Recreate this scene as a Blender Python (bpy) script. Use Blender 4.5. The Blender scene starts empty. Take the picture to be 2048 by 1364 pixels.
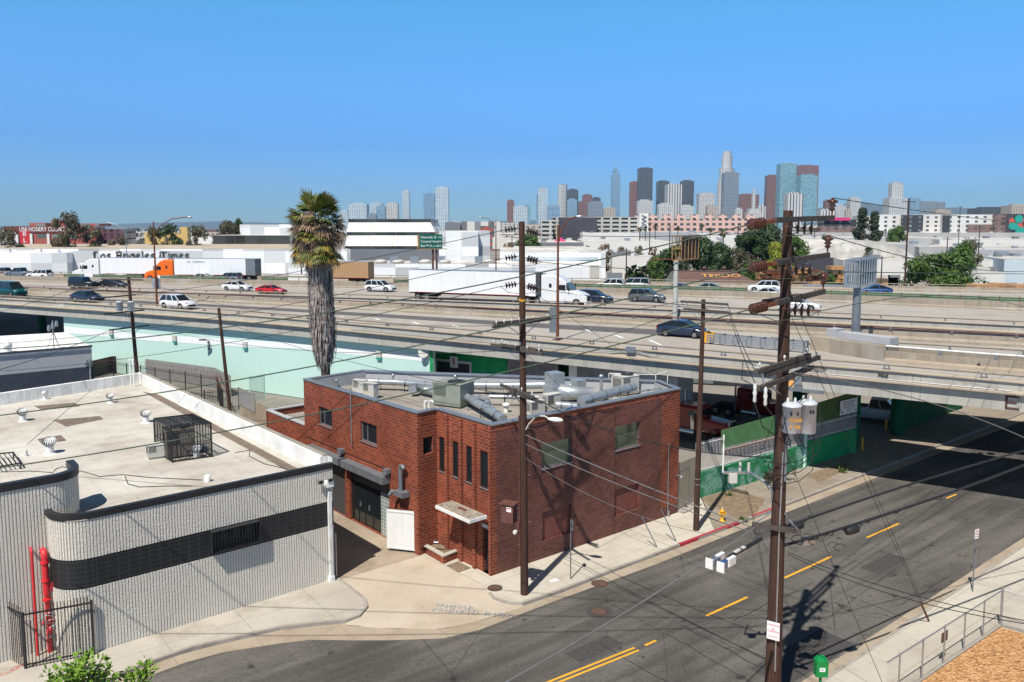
import bpy,math,random
from math import radians as R,sin,cos,pi,tan,atan2,sqrt
from mathutils import Vector as V,Matrix
random.seed(7)
C=bpy.context.scene.collection
CH=17.0
FX=1593.0
PITCH=math.atan(159/1593)
CX,CY=1024.0,614.0
def ray(px,py):
 x=(px-CX)/FX;u=-(py-CY)/FX
 return V((x,cos(PITCH)+u*sin(PITCH),-sin(PITCH)+u*cos(PITCH)))
def G(px,py,z=0.0):
 """surveyed point: photo pixel -> point at height z"""
 d=ray(px,py);t=(z-CH)/d.z
 return V((d.x*t,d.y*t,z))
def D(px,py,Y):
 """surveyed point at distance Y"""
 d=ray(px,py);t=Y/d.y
 return V((d.x*t,Y,CH+d.z*t))
def HZ(px,py,p):
 """height of the point above ground point p that shows at row py"""
 d=ray(px,py);return CH+d.z*(p.y/d.y)
def XY(v):return V((v.x,v.y,0))

# ---------------------------------------------------------------- materials
MATS={}
class NT:
 def __init__(s,name):
  m=bpy.data.materials.new(name);m.use_nodes=True;s.m=m;s.t=m.node_tree
  s.b=s.t.nodes['Principled BSDF'];MATS[name]=m
 def n(s,typ,**kw):
  nd=s.t.nodes.new(typ)
  for k,v in kw.items():
   if k.startswith('i_'):
    nd.inputs[int(k[2:])if k[2:].isdigit()else k[2:].replace('_',' ')].default_value=v
   else:setattr(nd,k,v)
  return nd
 def l(s,a,b):s.t.links.new(a,b)
 def uv(s):
  if not hasattr(s,'_uv'):s._uv=s.n('ShaderNodeTexCoord').outputs['UV']
  return s._uv
 def ob(s):
  if not hasattr(s,'_ob'):s._ob=s.n('ShaderNodeTexCoord').outputs['Object']
  return s._ob
 def map(s,vec,sc=(1,1,1),rot=(0,0,0),loc=(0,0,0)):
  m=s.n('ShaderNodeMapping');m.inputs['Scale'].default_value=sc;m.inputs['Rotation'].default_value=rot;m.inputs['Location'].default_value=loc
  s.l(vec,m.inputs['Vector']);return m.outputs[0]
 def noise(s,scale,vec=None,det=3,rough=.6):
  nd=s.n('ShaderNodeTexNoise');nd.inputs['Scale'].default_value=scale;nd.inputs['Detail'].default_value=det;nd.inputs['Roughness'].default_value=rough
  s.l(vec if vec is not None else s.ob(),nd.inputs['Vector']);return nd.outputs['Fac']
 def ramp(s,fac,stops,interp='LINEAR'):
  r=s.n('ShaderNodeValToRGB');cr=r.color_ramp;cr.interpolation=interp
  while len(cr.elements)<len(stops):cr.elements.new(.5)
  for e,(p,c)in zip(cr.elements,stops):
   e.position=p;e.color=(c if len(c)==4 else(*c,1))if hasattr(c,'__len__')else(c,c,c,1)
  s.l(fac,r.inputs[0]);return r.outputs[0]
 def mix(s,fac,a,b,mode='MIX'):
  m=s.n('ShaderNodeMix',data_type='RGBA',blend_type=mode)
  for sock,v in((m.inputs[0],fac),(m.inputs[6],a),(m.inputs[7],b)):
   if isinstance(v,(int,float)):sock.default_value=v
   elif isinstance(v,(tuple,list)):sock.default_value=(*v,1)if len(v)==3 else v
   else:s.l(v,sock)
  return m.outputs[2]
 def math(s,op,a,b=None,c=None):
  m=s.n('ShaderNodeMath',operation=op)
  for i,v in enumerate((a,b,c)):
   if v is None:continue
   if isinstance(v,(int,float)):m.inputs[i].default_value=v
   else:s.l(v,m.inputs[i])
  return m.outputs[0]
 def sep(s,vec):
  n_=s.n('ShaderNodeSeparateXYZ');s.l(vec,n_.inputs[0]);return n_.outputs
 def bump(s,h,strength=.5,dist=.02):
  b=s.n('ShaderNodeBump');b.inputs['Strength'].default_value=strength;b.inputs['Distance'].default_value=dist
  s.l(h,b.inputs['Height']);s.l(b.outputs[0],s.b.inputs['Normal'])
 def base(s,c):
  if isinstance(c,tuple):s.b.inputs['Base Color'].default_value=(*c,1)if len(c)==3 else c
  else:s.l(c,s.b.inputs['Base Color'])
 def done(s,rough=.8,metal=0,spec=.3):
  for k,v in(('Roughness',rough),('Metallic',metal),('Specular IOR Level',spec)):
   if isinstance(v,(int,float)):s.b.inputs[k].default_value=v
   else:s.l(v,s.b.inputs[k])
  return s.m
def plain(name,col,rough=.6,metal=0,spec=.3,var=.12,scale=2.0,bump=0):
 """a colour with mild blotches of wear"""
 n=NT(name)
 if var:
  f=n.noise(scale,det=4)
  n.base(n.ramp(f,[(.3,tuple(c*(1-var)for c in col)),(.7,tuple(min(1,c*(1+var))for c in col))]))
  if bump:n.bump(f,.4,bump)
 else:n.base(col)
 return n.done(rough,metal,spec)
def concrete(name,a,b,dark=None,scale=.6,stain=.5,joints=None,streak=False,bump=.004):
 n=NT(name)
 big=n.noise(scale*.35,det=5,rough=.65);fine=n.noise(scale*18,det=3)
 col=n.mix(n.ramp(big,[(.35,0),(.65,1)]),a,b)
 if dark:
  st=n.noise(scale,n.map(n.ob(),(1,1,.25)if streak else(1,1,1)),det=6,rough=.7)
  col=n.mix(n.ramp(st,[(.5,0),(.75,stain)]),col,dark)
 col=n.mix(n.ramp(fine,[(.3,.0),(.8,.25)]),col,tuple(x*.6 for x in a))
 if streak:
  us=n.sep(n.uv());jt=n.math('LESS_THAN',n.math('FRACT',n.math('DIVIDE',us[0],4.6)),.008)
  sk_=n.noise(1.0,n.map(n.uv(),(1.6,.22,1)),5,.7);col=n.mix(n.ramp(sk_,[(.48,0),(.72,.65)]),col,tuple(x*.5 for x in a));col=n.mix(n.math('MULTIPLY',jt,.7),col,tuple(x*.3 for x in a))
  col=n.mix(n.ramp(n.noise(.12,n.uv(),3),[(.55,0),(.62,.35)]),col,(.42,.42,.42))
 if joints:
  px,py,w,rot=joints
  o=n.sep(n.map(n.ob(),rot=(0,0,rot)))
  jx=n.math('LESS_THAN',n.math('ABSOLUTE',n.math('SUBTRACT',n.math('FRACT',n.math('DIVIDE',o[0],px)),.5)),w/px)
  jy=n.math('LESS_THAN',n.math('ABSOLUTE',n.math('SUBTRACT',n.math('FRACT',n.math('DIVIDE',o[1],py)),.5)),w/py)
  col=n.mix(n.math('MULTIPLY',n.math('MAXIMUM',jx,jy),.6),col,tuple(x*.35 for x in a))
 n.base(col);n.bump(fine,.5,bump)
 return n.done(.9,0,.2)
def windows(name,wall,glass,pu,pv,wu,wv,wall2=None,grough=.15,off=(0,0)):
 """facade grid: openings of wu x wv (fractions) every pu x pv metres"""
 n=NT(name);s=n.sep(n.map(n.uv(),loc=(*off,0)))
 def ins(v,p,w):
  return n.math('LESS_THAN',n.math('ABSOLUTE',n.math('SUBTRACT',n.math('FRACT',n.math('DIVIDE',v,p)),.5)),w/2)
 f=n.math('MULTIPLY',ins(s[0],pu,wu),ins(s[1],pv,wv))
 cell=n.n('ShaderNodeTexWhiteNoise',noise_dimensions='2D')
 cmb=n.n('ShaderNodeCombineXYZ');n.l(n.math('FLOOR',n.math('DIVIDE',s[0],pu)),cmb.inputs[0]);n.l(n.math('FLOOR',n.math('DIVIDE',s[1],pv)),cmb.inputs[1])
 n.l(cmb.outputs[0],cell.inputs[0])
 g=n.mix(cell.outputs[0],tuple(c*.55 for c in glass),tuple(min(1,c*1.5)for c in glass))
 w=n.mix(n.noise(.05,det=3),wall,wall2 or tuple(c*.85 for c in wall))
 n.base(n.mix(f,w,g))
 r=n.math('SUBTRACT',.8,n.math('MULTIPLY',f,.8-grough))
 return n.done(r,0,.5)

plain('rail_tan',(.27,.23,.18),.7,.1,var=.15)
plain('rust',(.16,.055,.028),.85,.1,var=.35,scale=9)
plain('galv',(.42,.44,.46),.42,.75,.5,var=.12,scale=5)
plain('steel_grey',(.2,.22,.24),.5,.4,var=.15)
plain('dark_steel',(.028,.028,.03),.5,.3,var=.2)
plain('black_paint',(.02,.02,.022),.45,0,.4,var=.2)
plain('rubber',(.018,.018,.018),.85,var=.2)
plain('white_paint',(.72,.72,.7),.45,var=.05)
plain('plastic_white',(.75,.75,.72),.4,var=.05)
plain('chrome',(.6,.6,.62),.18,1,.5,var=.03)
plain('rim',(.35,.36,.38),.35,.8,.5,var=.1)
plain('wire',(.035,.04,.038),.6,.1,var=.2)
plain('cable',(.02,.02,.022),.6,var=.1)
plain('wire_green',(.06,.085,.06),.6,.2,var=.2)
plain('insul',(.075,.028,.018),.22,0,.6,var=.3,scale=6)
plain('porcelain',(.62,.62,.6),.25,0,.6,var=.05)
plain('red_light',(.35,.01,.008),.3,var=.05)
plain('amber',(.6,.2,.02),.4,var=.05)
plain('lamp_glass',(.62,.62,.56),.25,var=.05)
plain('red_paint',(.62,.025,.03),.4,0,.5,var=.12)
plain('kerb_red',(.36,.035,.05),.8,var=.35,scale=5)
plain('yellow_paint',(.72,.36,.03),.6,var=.12)
plain('transformer_paint',(.52,.56,.6),.45,.1,.5,var=.08,scale=4)
plain('brown_paint',(.13,.055,.045),.6,var=.2)
plain('green_paint',(.0,.22,.05),.45,0,.5,var=.15)
plain('orange_paint',(.75,.13,.01),.4,0,.5,var=.06)
plain('sign_green',(.0,.1,.065),.5,var=.05)
plain('ink_black',(.015,.015,.015),.7,var=0)
plain('ink_white',(.8,.8,.8),.7,var=0)
plain('ink_red',(.5,.03,.04),.7,var=0)
plain('ink_blue',(.03,.07,.3),.7,var=0)
plain('ink_grey',(.1,.11,.115),.6,var=0)
plain('spray_blue',(.25,.32,.44),.9,var=.3,scale=20)
plain('spray_red',(.5,.1,.08),.9,var=.3,scale=20)
plain('spray_brown',(.1,.05,.045),.9,var=.2)
plain('spray_black',(.05,.05,.055),.9,var=.3)
n=NT('glass_dark');n.base((.012,.016,.018));n.done(.06,0,.7)
n=NT('glass_tint');n.base(n.mix(n.noise(.6,det=3),(.05,.07,.06),(.13,.16,.13)));n.done(.08,0,.8)
n=NT('mirror_glass');n.base(n.mix(n.noise(.5,n.map(n.ob(),(1,1,.5)),det=2),(.2,.22,.15),(.06,.09,.06)));n.done(.12,.35,.8)

n=NT('pole_wood');g_=n.noise(6,n.map(n.ob(),(3,3,.12)),det=6,rough=.7)
n.base(n.ramp(g_,[(.3,(.022,.012,.009)),(.5,(.06,.03,.021)),(.75,(.11,.06,.042))]));n.bump(g_,.6,.02);n.done(.85)
n=NT('arm_wood');g_=n.noise(5,n.map(n.ob(),(1,1,4)),det=5,rough=.7)
n.base(n.ramp(g_,[(.3,(.035,.03,.026)),(.6,(.1,.085,.075)),(.8,(.17,.14,.12))]));n.bump(g_,.5,.01);n.done(.9)

n=NT('asphalt');o=n.ob();fine=n.noise(9,o,4,.75);rt=n.map(o,rot=(0,0,R(-37)));mid=n.noise(.3,n.map(rt,(.35,2.2,1)),6,.68);big=n.noise(.11,o,4,.6)
c=n.ramp(mid,[(.3,(.052,.05,.047)),(.52,(.1,.095,.086)),(.7,(.155,.147,.132))])
c=n.mix(n.ramp(big,[(.42,0),(.58,.7)]),c,(.16,.15,.135));c=n.mix(n.ramp(fine,[(.25,.55),(.6,0)]),c,(.022,.022,.023))
c=n.mix(n.ramp(n.noise(30,o,2),[(.58,0),(.68,.5)]),c,(.25,.24,.22))
tr_=n.noise(.55,n.map(rt,(.08,1.6,1)),3,.5);c=n.mix(n.ramp(tr_,[(.45,0),(.6,.5)]),c,(.045,.043,.041));oil=n.noise(1.3,o,3,.5);c=n.mix(n.ramp(oil,[(.66,0),(.72,.7)]),c,(.02,.02,.02))
vor=n.n('ShaderNodeTexVoronoi',feature='DISTANCE_TO_EDGE');vor.inputs['Scale'].default_value=.16
n.l(n.map(n.mix(.12,o,n.n('ShaderNodeTexNoise',i_Scale=1.2).outputs['Color']),(1,1,1)),vor.inputs['Vector'])
c=n.mix(n.ramp(vor.outputs['Distance'],[(.0008,.5),(.0022,0)]),c,(.015,.015,.016))
n.base(c);n.bump(fine,.5,.01);n.done(.85,0,.25)
plain('asphalt_patch',(.06,.058,.056),.9,var=.25,scale=6)
n=NT('freeway_asphalt');f=n.noise(2,det=4);n.base(n.ramp(f,[(.3,(.085,.083,.085)),(.7,(.13,.125,.125))]));n.done(.9)
ROT_ST=R(-38)
concrete('sidewalk',(.48,.45,.39),(.38,.35,.3),(.22,.18,.135),.45,.65,(3.2,1.9,.014,R(-38)))
concrete('sidewalk_new',(.53,.495,.42),(.44,.41,.345),(.27,.225,.17),.45,.6,(2.6,1.6,.014,R(-38)))
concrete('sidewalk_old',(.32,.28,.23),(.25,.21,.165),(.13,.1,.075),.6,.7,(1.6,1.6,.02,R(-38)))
concrete('apron',(.52,.455,.365),(.42,.36,.28),(.33,.24,.15),.4,.65)
concrete('gutter',(.4,.34,.265),(.33,.27,.2),(.2,.13,.085),.8,.6,(3.2,30,.012,R(-38)))
concrete('kerb',(.38,.35,.31),(.3,.27,.23),(.16,.13,.11),1.2,.7)
concrete('alley_concrete',(.38,.315,.235),(.29,.235,.175),(.13,.1,.08),.5,.8)
concrete('barrier_concrete',(.34,.295,.235),(.29,.25,.2),(.2,.165,.13),.5,.5,streak=True)
concrete('bridge_concrete',(.46,.45,.4),(.39,.375,.33),(.27,.25,.215),.35,.5,streak=True)
concrete('tan_ledge',(.42,.36,.28),(.36,.3,.23),(.26,.2,.15),.8,.5)
concrete('lane_concrete',(.4,.375,.34),(.34,.32,.29),(.22,.205,.19),.3,.6)
concrete('block_white',(.66,.66,.64),(.58,.58,.57),(.4,.38,.35),.4,.4)
concrete('paint_grey',(.42,.43,.45),(.38,.39,.41),(.3,.29,.28),.6,.4)

n=NT('roof_felt');o=n.ob();a=n.noise(.25,n.map(o,(1,1,1),(0,0,R(-38))),6,.65);st=n.noise(.9,n.map(n.map(o,rot=(0,0,R(-40))),(.4,2.5,1)),5,.65)
c=n.ramp(a,[(.3,(.35,.32,.265)),(.5,(.52,.495,.44)),(.72,(.64,.625,.575))]);c=n.mix(n.ramp(st,[(.5,0),(.75,.4)]),c,(.26,.22,.18))
sp=n.sep(n.map(o,rot=(0,0,R(-40))));j=n.math('LESS_THAN',n.math('FRACT',n.math('DIVIDE',sp[0],.95)),.025)
c=n.mix(n.math('MULTIPLY',j,.4),c,(.2,.18,.16));c=n.mix(n.ramp(n.noise(14,o,3),[(.4,0),(.8,.3)]),c,(.2,.19,.17))
n.base(c);n.bump(st,.3,.02);n.done(.9)
plain('canopy_top',(.27,.235,.19),.95,var=.45,scale=4)
plain('roof_patch',(.17,.135,.105),.95,var=.3,scale=3)
n=NT('roof_grey');o=n.ob();a=n.noise(.5,o,6,.65);n.base(n.mix(n.ramp(n.noise(12,o,3),[(.3,0),(.8,.35)]),n.ramp(a,[(.3,(.24,.22,.19)),(.7,(.38,.355,.315))]),(.16,.145,.125)));n.done(.95)
n=NT('roof_white');o=n.ob();a=n.noise(.06,o,6,.7);b_=n.noise(.3,n.map(o,(1,.3,1)),5,.6)
n.base(n.mix(n.ramp(b_,[(.42,0),(.68,.7)]),n.ramp(a,[(.35,(.42,.4,.36)),(.6,(.66,.65,.62))]),(.32,.28,.23)));n.done(.85)
n=NT('parapet_white');o=n.ob();a=n.noise(.8,n.map(o,(1,1,.5)),5);n.base(n.ramp(a,[(.3,(.62,.61,.58)),(.6,(.8,.8,.78))]));n.bump(n.noise(1.6,n.map(o,(1,1,.4)),2),.8,.12);n.done(.7)

def brick(name,c1,c2,mort,bw=.4,bh=.2,hue=None,rough=.45):
 n=NT(name)
 b=n.n('ShaderNodeTexBrick');n.l(n.uv(),b.inputs['Vector'])
 for k,v in(('Color1',(*c1,1)),('Color2',(*c2,1)),('Mortar',(*mort,1)),('Scale',1.0),('Mortar Size',.011),('Mortar Smooth',.15),('Bias',-.1),('Brick Width',bw),('Row Height',bh)):b.inputs[k].default_value=v
 big=n.noise(.35,n.uv(),5,.65)
 c=n.mix(n.ramp(big,[(.35,.0),(.7,.55)]),b.outputs['Color'],tuple(x*.55 for x in c2))
 dirt=n.noise(7,n.uv(),4,.7);c=n.mix(n.ramp(dirt,[(.45,0),(.8,.5)]),c,tuple(x*.45 for x in c1))
 if hue:c=n.mix(n.ramp(n.noise(.22,n.map(n.uv(),loc=(4,2,0)),4),[(.4,.2),(.6,.85)]),c,hue,'MULTIPLY')
 n.base(c)
 h=n.math('SUBTRACT',n.math('MULTIPLY',dirt,.3),b.outputs['Fac']);n.bump(h,.8,.012)
 return n.done(n.ramp(dirt,[(.3,rough+.1),(.7,rough+.35)]),0,.2)
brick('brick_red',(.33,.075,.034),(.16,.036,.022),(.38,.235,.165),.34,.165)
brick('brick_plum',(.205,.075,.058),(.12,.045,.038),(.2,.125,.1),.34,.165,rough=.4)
plain('brick_panel',(.17,.052,.042),.55,var=.15,scale=3)

def splitface(name,a,b):
 n=NT(name);f=n.noise(22,n.ob(),4,.75);v=n.n('ShaderNodeTexVoronoi');v.inputs['Scale'].default_value=24;n.l(n.ob(),v.inputs['Vector'])
 s=n.sep(n.uv());j=n.math('LESS_THAN',n.math('FRACT',n.math('DIVIDE',s[1],.2)),.05)
 c=n.mix(n.ramp(f,[(.3,0),(.7,1)]),b,a);c=n.mix(n.math('MULTIPLY',j,.35),c,tuple(x*.5 for x in b))
 c=n.mix(n.ramp(n.noise(.4,n.ob(),5),[(.45,0),(.8,.4)]),c,tuple(x*.75 for x in b))
 n.base(c);h=n.math('ADD',f,n.math('MULTIPLY',v.outputs['Distance'],1.2));n.bump(h,1.0,.02);return n.done(.92,0,.2)
splitface('split_grey',(.8,.755,.67),(.6,.565,.5))
n=NT('black_tile');s=n.sep(n.uv());tu=n.math('LESS_THAN',n.math('FRACT',n.math('DIVIDE',s[0],.4)),.035);tv=n.math('LESS_THAN',n.math('FRACT',n.math('DIVIDE',s[1],.2)),.06)
n.base(n.mix(n.math('MULTIPLY',n.math('MAXIMUM',tu,tv),.8),(.016,.016,.018),(.075,.075,.073)));n.done(.45,0,.4)
splitface('split_teal',(.1,.36,.24),(.05,.2,.13))
n=NT('green_blocks');f=n.noise(.55,n.uv(),4);r_=n.noise(9,n.ob(),4,.7)
c=n.ramp(f,[(.4,(.24,.46,.36)),(.48,(.05,.28,.13)),(.54,(.0,.24,.05)),(.6,(.28,.5,.42))]);n.base(n.mix(n.ramp(r_,[(.4,.5),(.65,0)]),c,(.02,.12,.07)))
n.bump(n.math('ADD',r_,n.noise(4,n.ob(),3)),1.0,.09);n.done(.85)
plain('green_wall',(.015,.3,.1),.7,var=.22,scale=1.2)
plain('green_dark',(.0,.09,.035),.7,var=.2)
plain('panel_green',(.085,.2,.08),.7,var=.2)
plain('panel_green_bright',(.01,.2,.075),.7,var=.2)
plain('panel_olive',(.07,.13,.04),.7,var=.2)

n=NT('mint');b=n.n('ShaderNodeTexBrick');n.l(n.uv(),b.inputs['Vector'])
for k,v in(('Color1',(.5,.7,.64,1)),('Color2',(.47,.67,.6,1)),('Mortar',(.41,.6,.54,1)),('Scale',1.0),('Mortar Size',.012),('Brick Width',.4),('Row Height',.2)):b.inputs[k].default_value=v
c=n.mix(n.ramp(n.noise(.3,n.uv(),5),[(.5,0),(.8,.35)]),b.outputs[0],(.54,.7,.64));n.base(c);n.done(.7)
plain('mint_white',(.78,.8,.79),.7,var=.04)
plain('teal_dark',(.02,.3,.25),.7,var=.05)
n=NT('corrugated');s=n.sep(n.uv());w=n.math('SINE',n.math('MULTIPLY',s[0],40));n.base(n.mix(n.noise(1.2,n.uv(),5),(.3,.3,.3),(.5,.49,.47)));n.bump(w,.6,.03);n.done(.5,.5)
n=NT('roller');s=n.sep(n.uv());w=n.math('SINE',n.math('MULTIPLY',s[1],70));n.base(n.mix(n.ramp(w,[(.2,0),(.8,1)]),(.035,.035,.037),(.12,.12,.125)));n.bump(w,.7,.03);n.done(.5,.2)
n=NT('glassblock');s=n.sep(n.uv())
tu=n.math('LESS_THAN',n.math('FRACT',n.math('DIVIDE',s[0],.2)),.16);tv=n.math('LESS_THAN',n.math('FRACT',n.math('DIVIDE',s[1],.2)),.16);m_=n.math('MAXIMUM',tu,tv)
n.base(n.mix(m_,(.2,.26,.24),(.6,.6,.57)));n.done(n.math('ADD',.15,n.math('MULTIPLY',m_,.6)),0,.6)
n=NT('mulch');v=n.n('ShaderNodeTexVoronoi');v.inputs['Scale'].default_value=9;n.l(n.map(n.ob(),(1,2.2,1)),v.inputs['Vector'])
sp=n.n('ShaderNodeSeparateColor');n.l(v.outputs['Color'],sp.inputs[0])
n.base(n.ramp(sp.outputs[0],[(0,(.34,.16,.06)),(.5,(.52,.28,.12)),(1,(.68,.42,.22))]));n.bump(v.outputs['Distance'],1,.05);n.done(.9)
plain('dirt',(.2,.15,.1),.95,var=.35,scale=3)
n=NT('city_ground');f=n.noise(.02,det=6,rough=.7);n.base(n.ramp(f,[(.35,(.16,.15,.135)),(.5,(.24,.225,.2)),(.65,(.33,.31,.28))]));n.done(.95)
plain('wood_lumber',(.45,.24,.1),.85,var=.35,scale=.5)

def leafmat(name,a,b,c):
 n=NT(name);g=n.n('ShaderNodeObjectInfo');f=n.noise(.8,n.ob(),3);f2=n.noise(9,n.ob(),2)
 n.base(n.mix(n.ramp(f2,[(.4,0),(.65,.7)]),n.ramp(f,[(.35,a),(.65,b)]),c));n.b.inputs['Transmission Weight'].default_value=0;return n.done(.6,0,.3)
leafmat('leaf_dark',(.012,.028,.01),(.03,.06,.018),(.05,.09,.025))
leafmat('leaf_mid',(.03,.07,.012),(.055,.115,.02),(.1,.16,.03))
leafmat('leaf_bright',(.07,.16,.008),(.12,.24,.015),(.22,.34,.04))
leafmat('leaf_yellow',(.1,.14,.01),(.22,.24,.02),(.3,.3,.05))
leafmat('leaf_olive',(.05,.05,.025),(.09,.085,.045),(.13,.11,.07))
leafmat('leaf_brown',(.1,.065,.035),(.16,.1,.055),(.2,.14,.08))
leafmat('leaf_conifer',(.015,.03,.015),(.03,.05,.025),(.05,.07,.04))
n=NT('bark');f=n.noise(5,n.map(n.ob(),(2,2,.4)),5);n.base(n.ramp(f,[(.3,(.04,.03,.022)),(.7,(.12,.09,.065))]));n.done(.95)
n=NT('frond_green');f=n.noise(1.3,n.ob(),3);n.base(n.ramp(f,[(.3,(.045,.08,.015)),(.5,(.11,.14,.025)),(.68,(.3,.22,.05))]));n.done(.5,0,.4)
n=NT('frond_gold');f=n.noise(1.5,n.ob(),3);n.base(n.ramp(f,[(.35,(.12,.15,.03)),(.5,(.34,.23,.05)),(.7,(.3,.13,.03))]));n.done(.6)
n=NT('frond_dead');f=n.noise(2,n.ob(),4);n.base(n.ramp(f,[(.3,(.12,.065,.035)),(.5,(.26,.17,.11)),(.75,(.4,.29,.2))]));n.done(.85)
n=NT('thatch');f=n.noise(2.4,n.map(n.ob(),(2,2,.6)),5,.7);n.base(n.ramp(f,[(.28,(.07,.05,.042)),(.5,(.26,.22,.2)),(.72,(.5,.46,.43))]));n.done(.9)
def paint(name,col,rough=.3):
 n=NT(name);n.base(n.mix(n.noise(1.5,det=3),col,tuple(c*.88 for c in col)));n.b.inputs['Coat Weight'].default_value=.5;n.b.inputs['Coat Roughness'].default_value=.08;return n.done(rough,0,.5)
for k,c in dict(car_white=(.72,.73,.74),car_black=(.012,.013,.016),car_navy=(.012,.025,.06),car_blue=(.02,.07,.22),car_red=(.5,.008,.015),car_green=(.0,.07,.07),car_grey=(.09,.1,.115),car_silver=(.42,.45,.47),car_teal=(.35,.46,.48),truck_orange=(.8,.14,.005),truck_red=(.25,.006,.008),car_slate=(.12,.15,.2)).items():paint(k,c)
n=NT('trailer_white');s=n.sep(n.uv());w=n.math('FRACT',n.math('DIVIDE',s[0],1.22));n.base(n.mix(n.ramp(n.noise(.5,n.map(n.ob(),(1,1,.3)),5),[(.5,0),(.85,.35)]),(.74,.75,.76),(.5,.48,.45)));n.base(n.mix(n.math('MULTIPLY',n.math('LESS_THAN',w,.03),.45),n.b.inputs['Base Color'].links[0].from_socket,(.3,.3,.3)));n.done(.45,0,.4)
n=NT('container_tan');s=n.sep(n.uv());w=n.math('SINE',n.math('MULTIPLY',s[0],20));n.base(n.mix(n.ramp(w,[(.2,0),(.8,1)]),(.4,.24,.12),(.55,.36,.2)));n.bump(w,.8,.06);n.done(.7)
n=NT('reefer');s=n.sep(n.uv());w=n.math('LESS_THAN',n.math('FRACT',n.math('DIVIDE',s[1],.2)),.5);n.base(n.mix(w,(.02,.02,.022),(.1,.1,.105)));n.done(.5)

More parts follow.
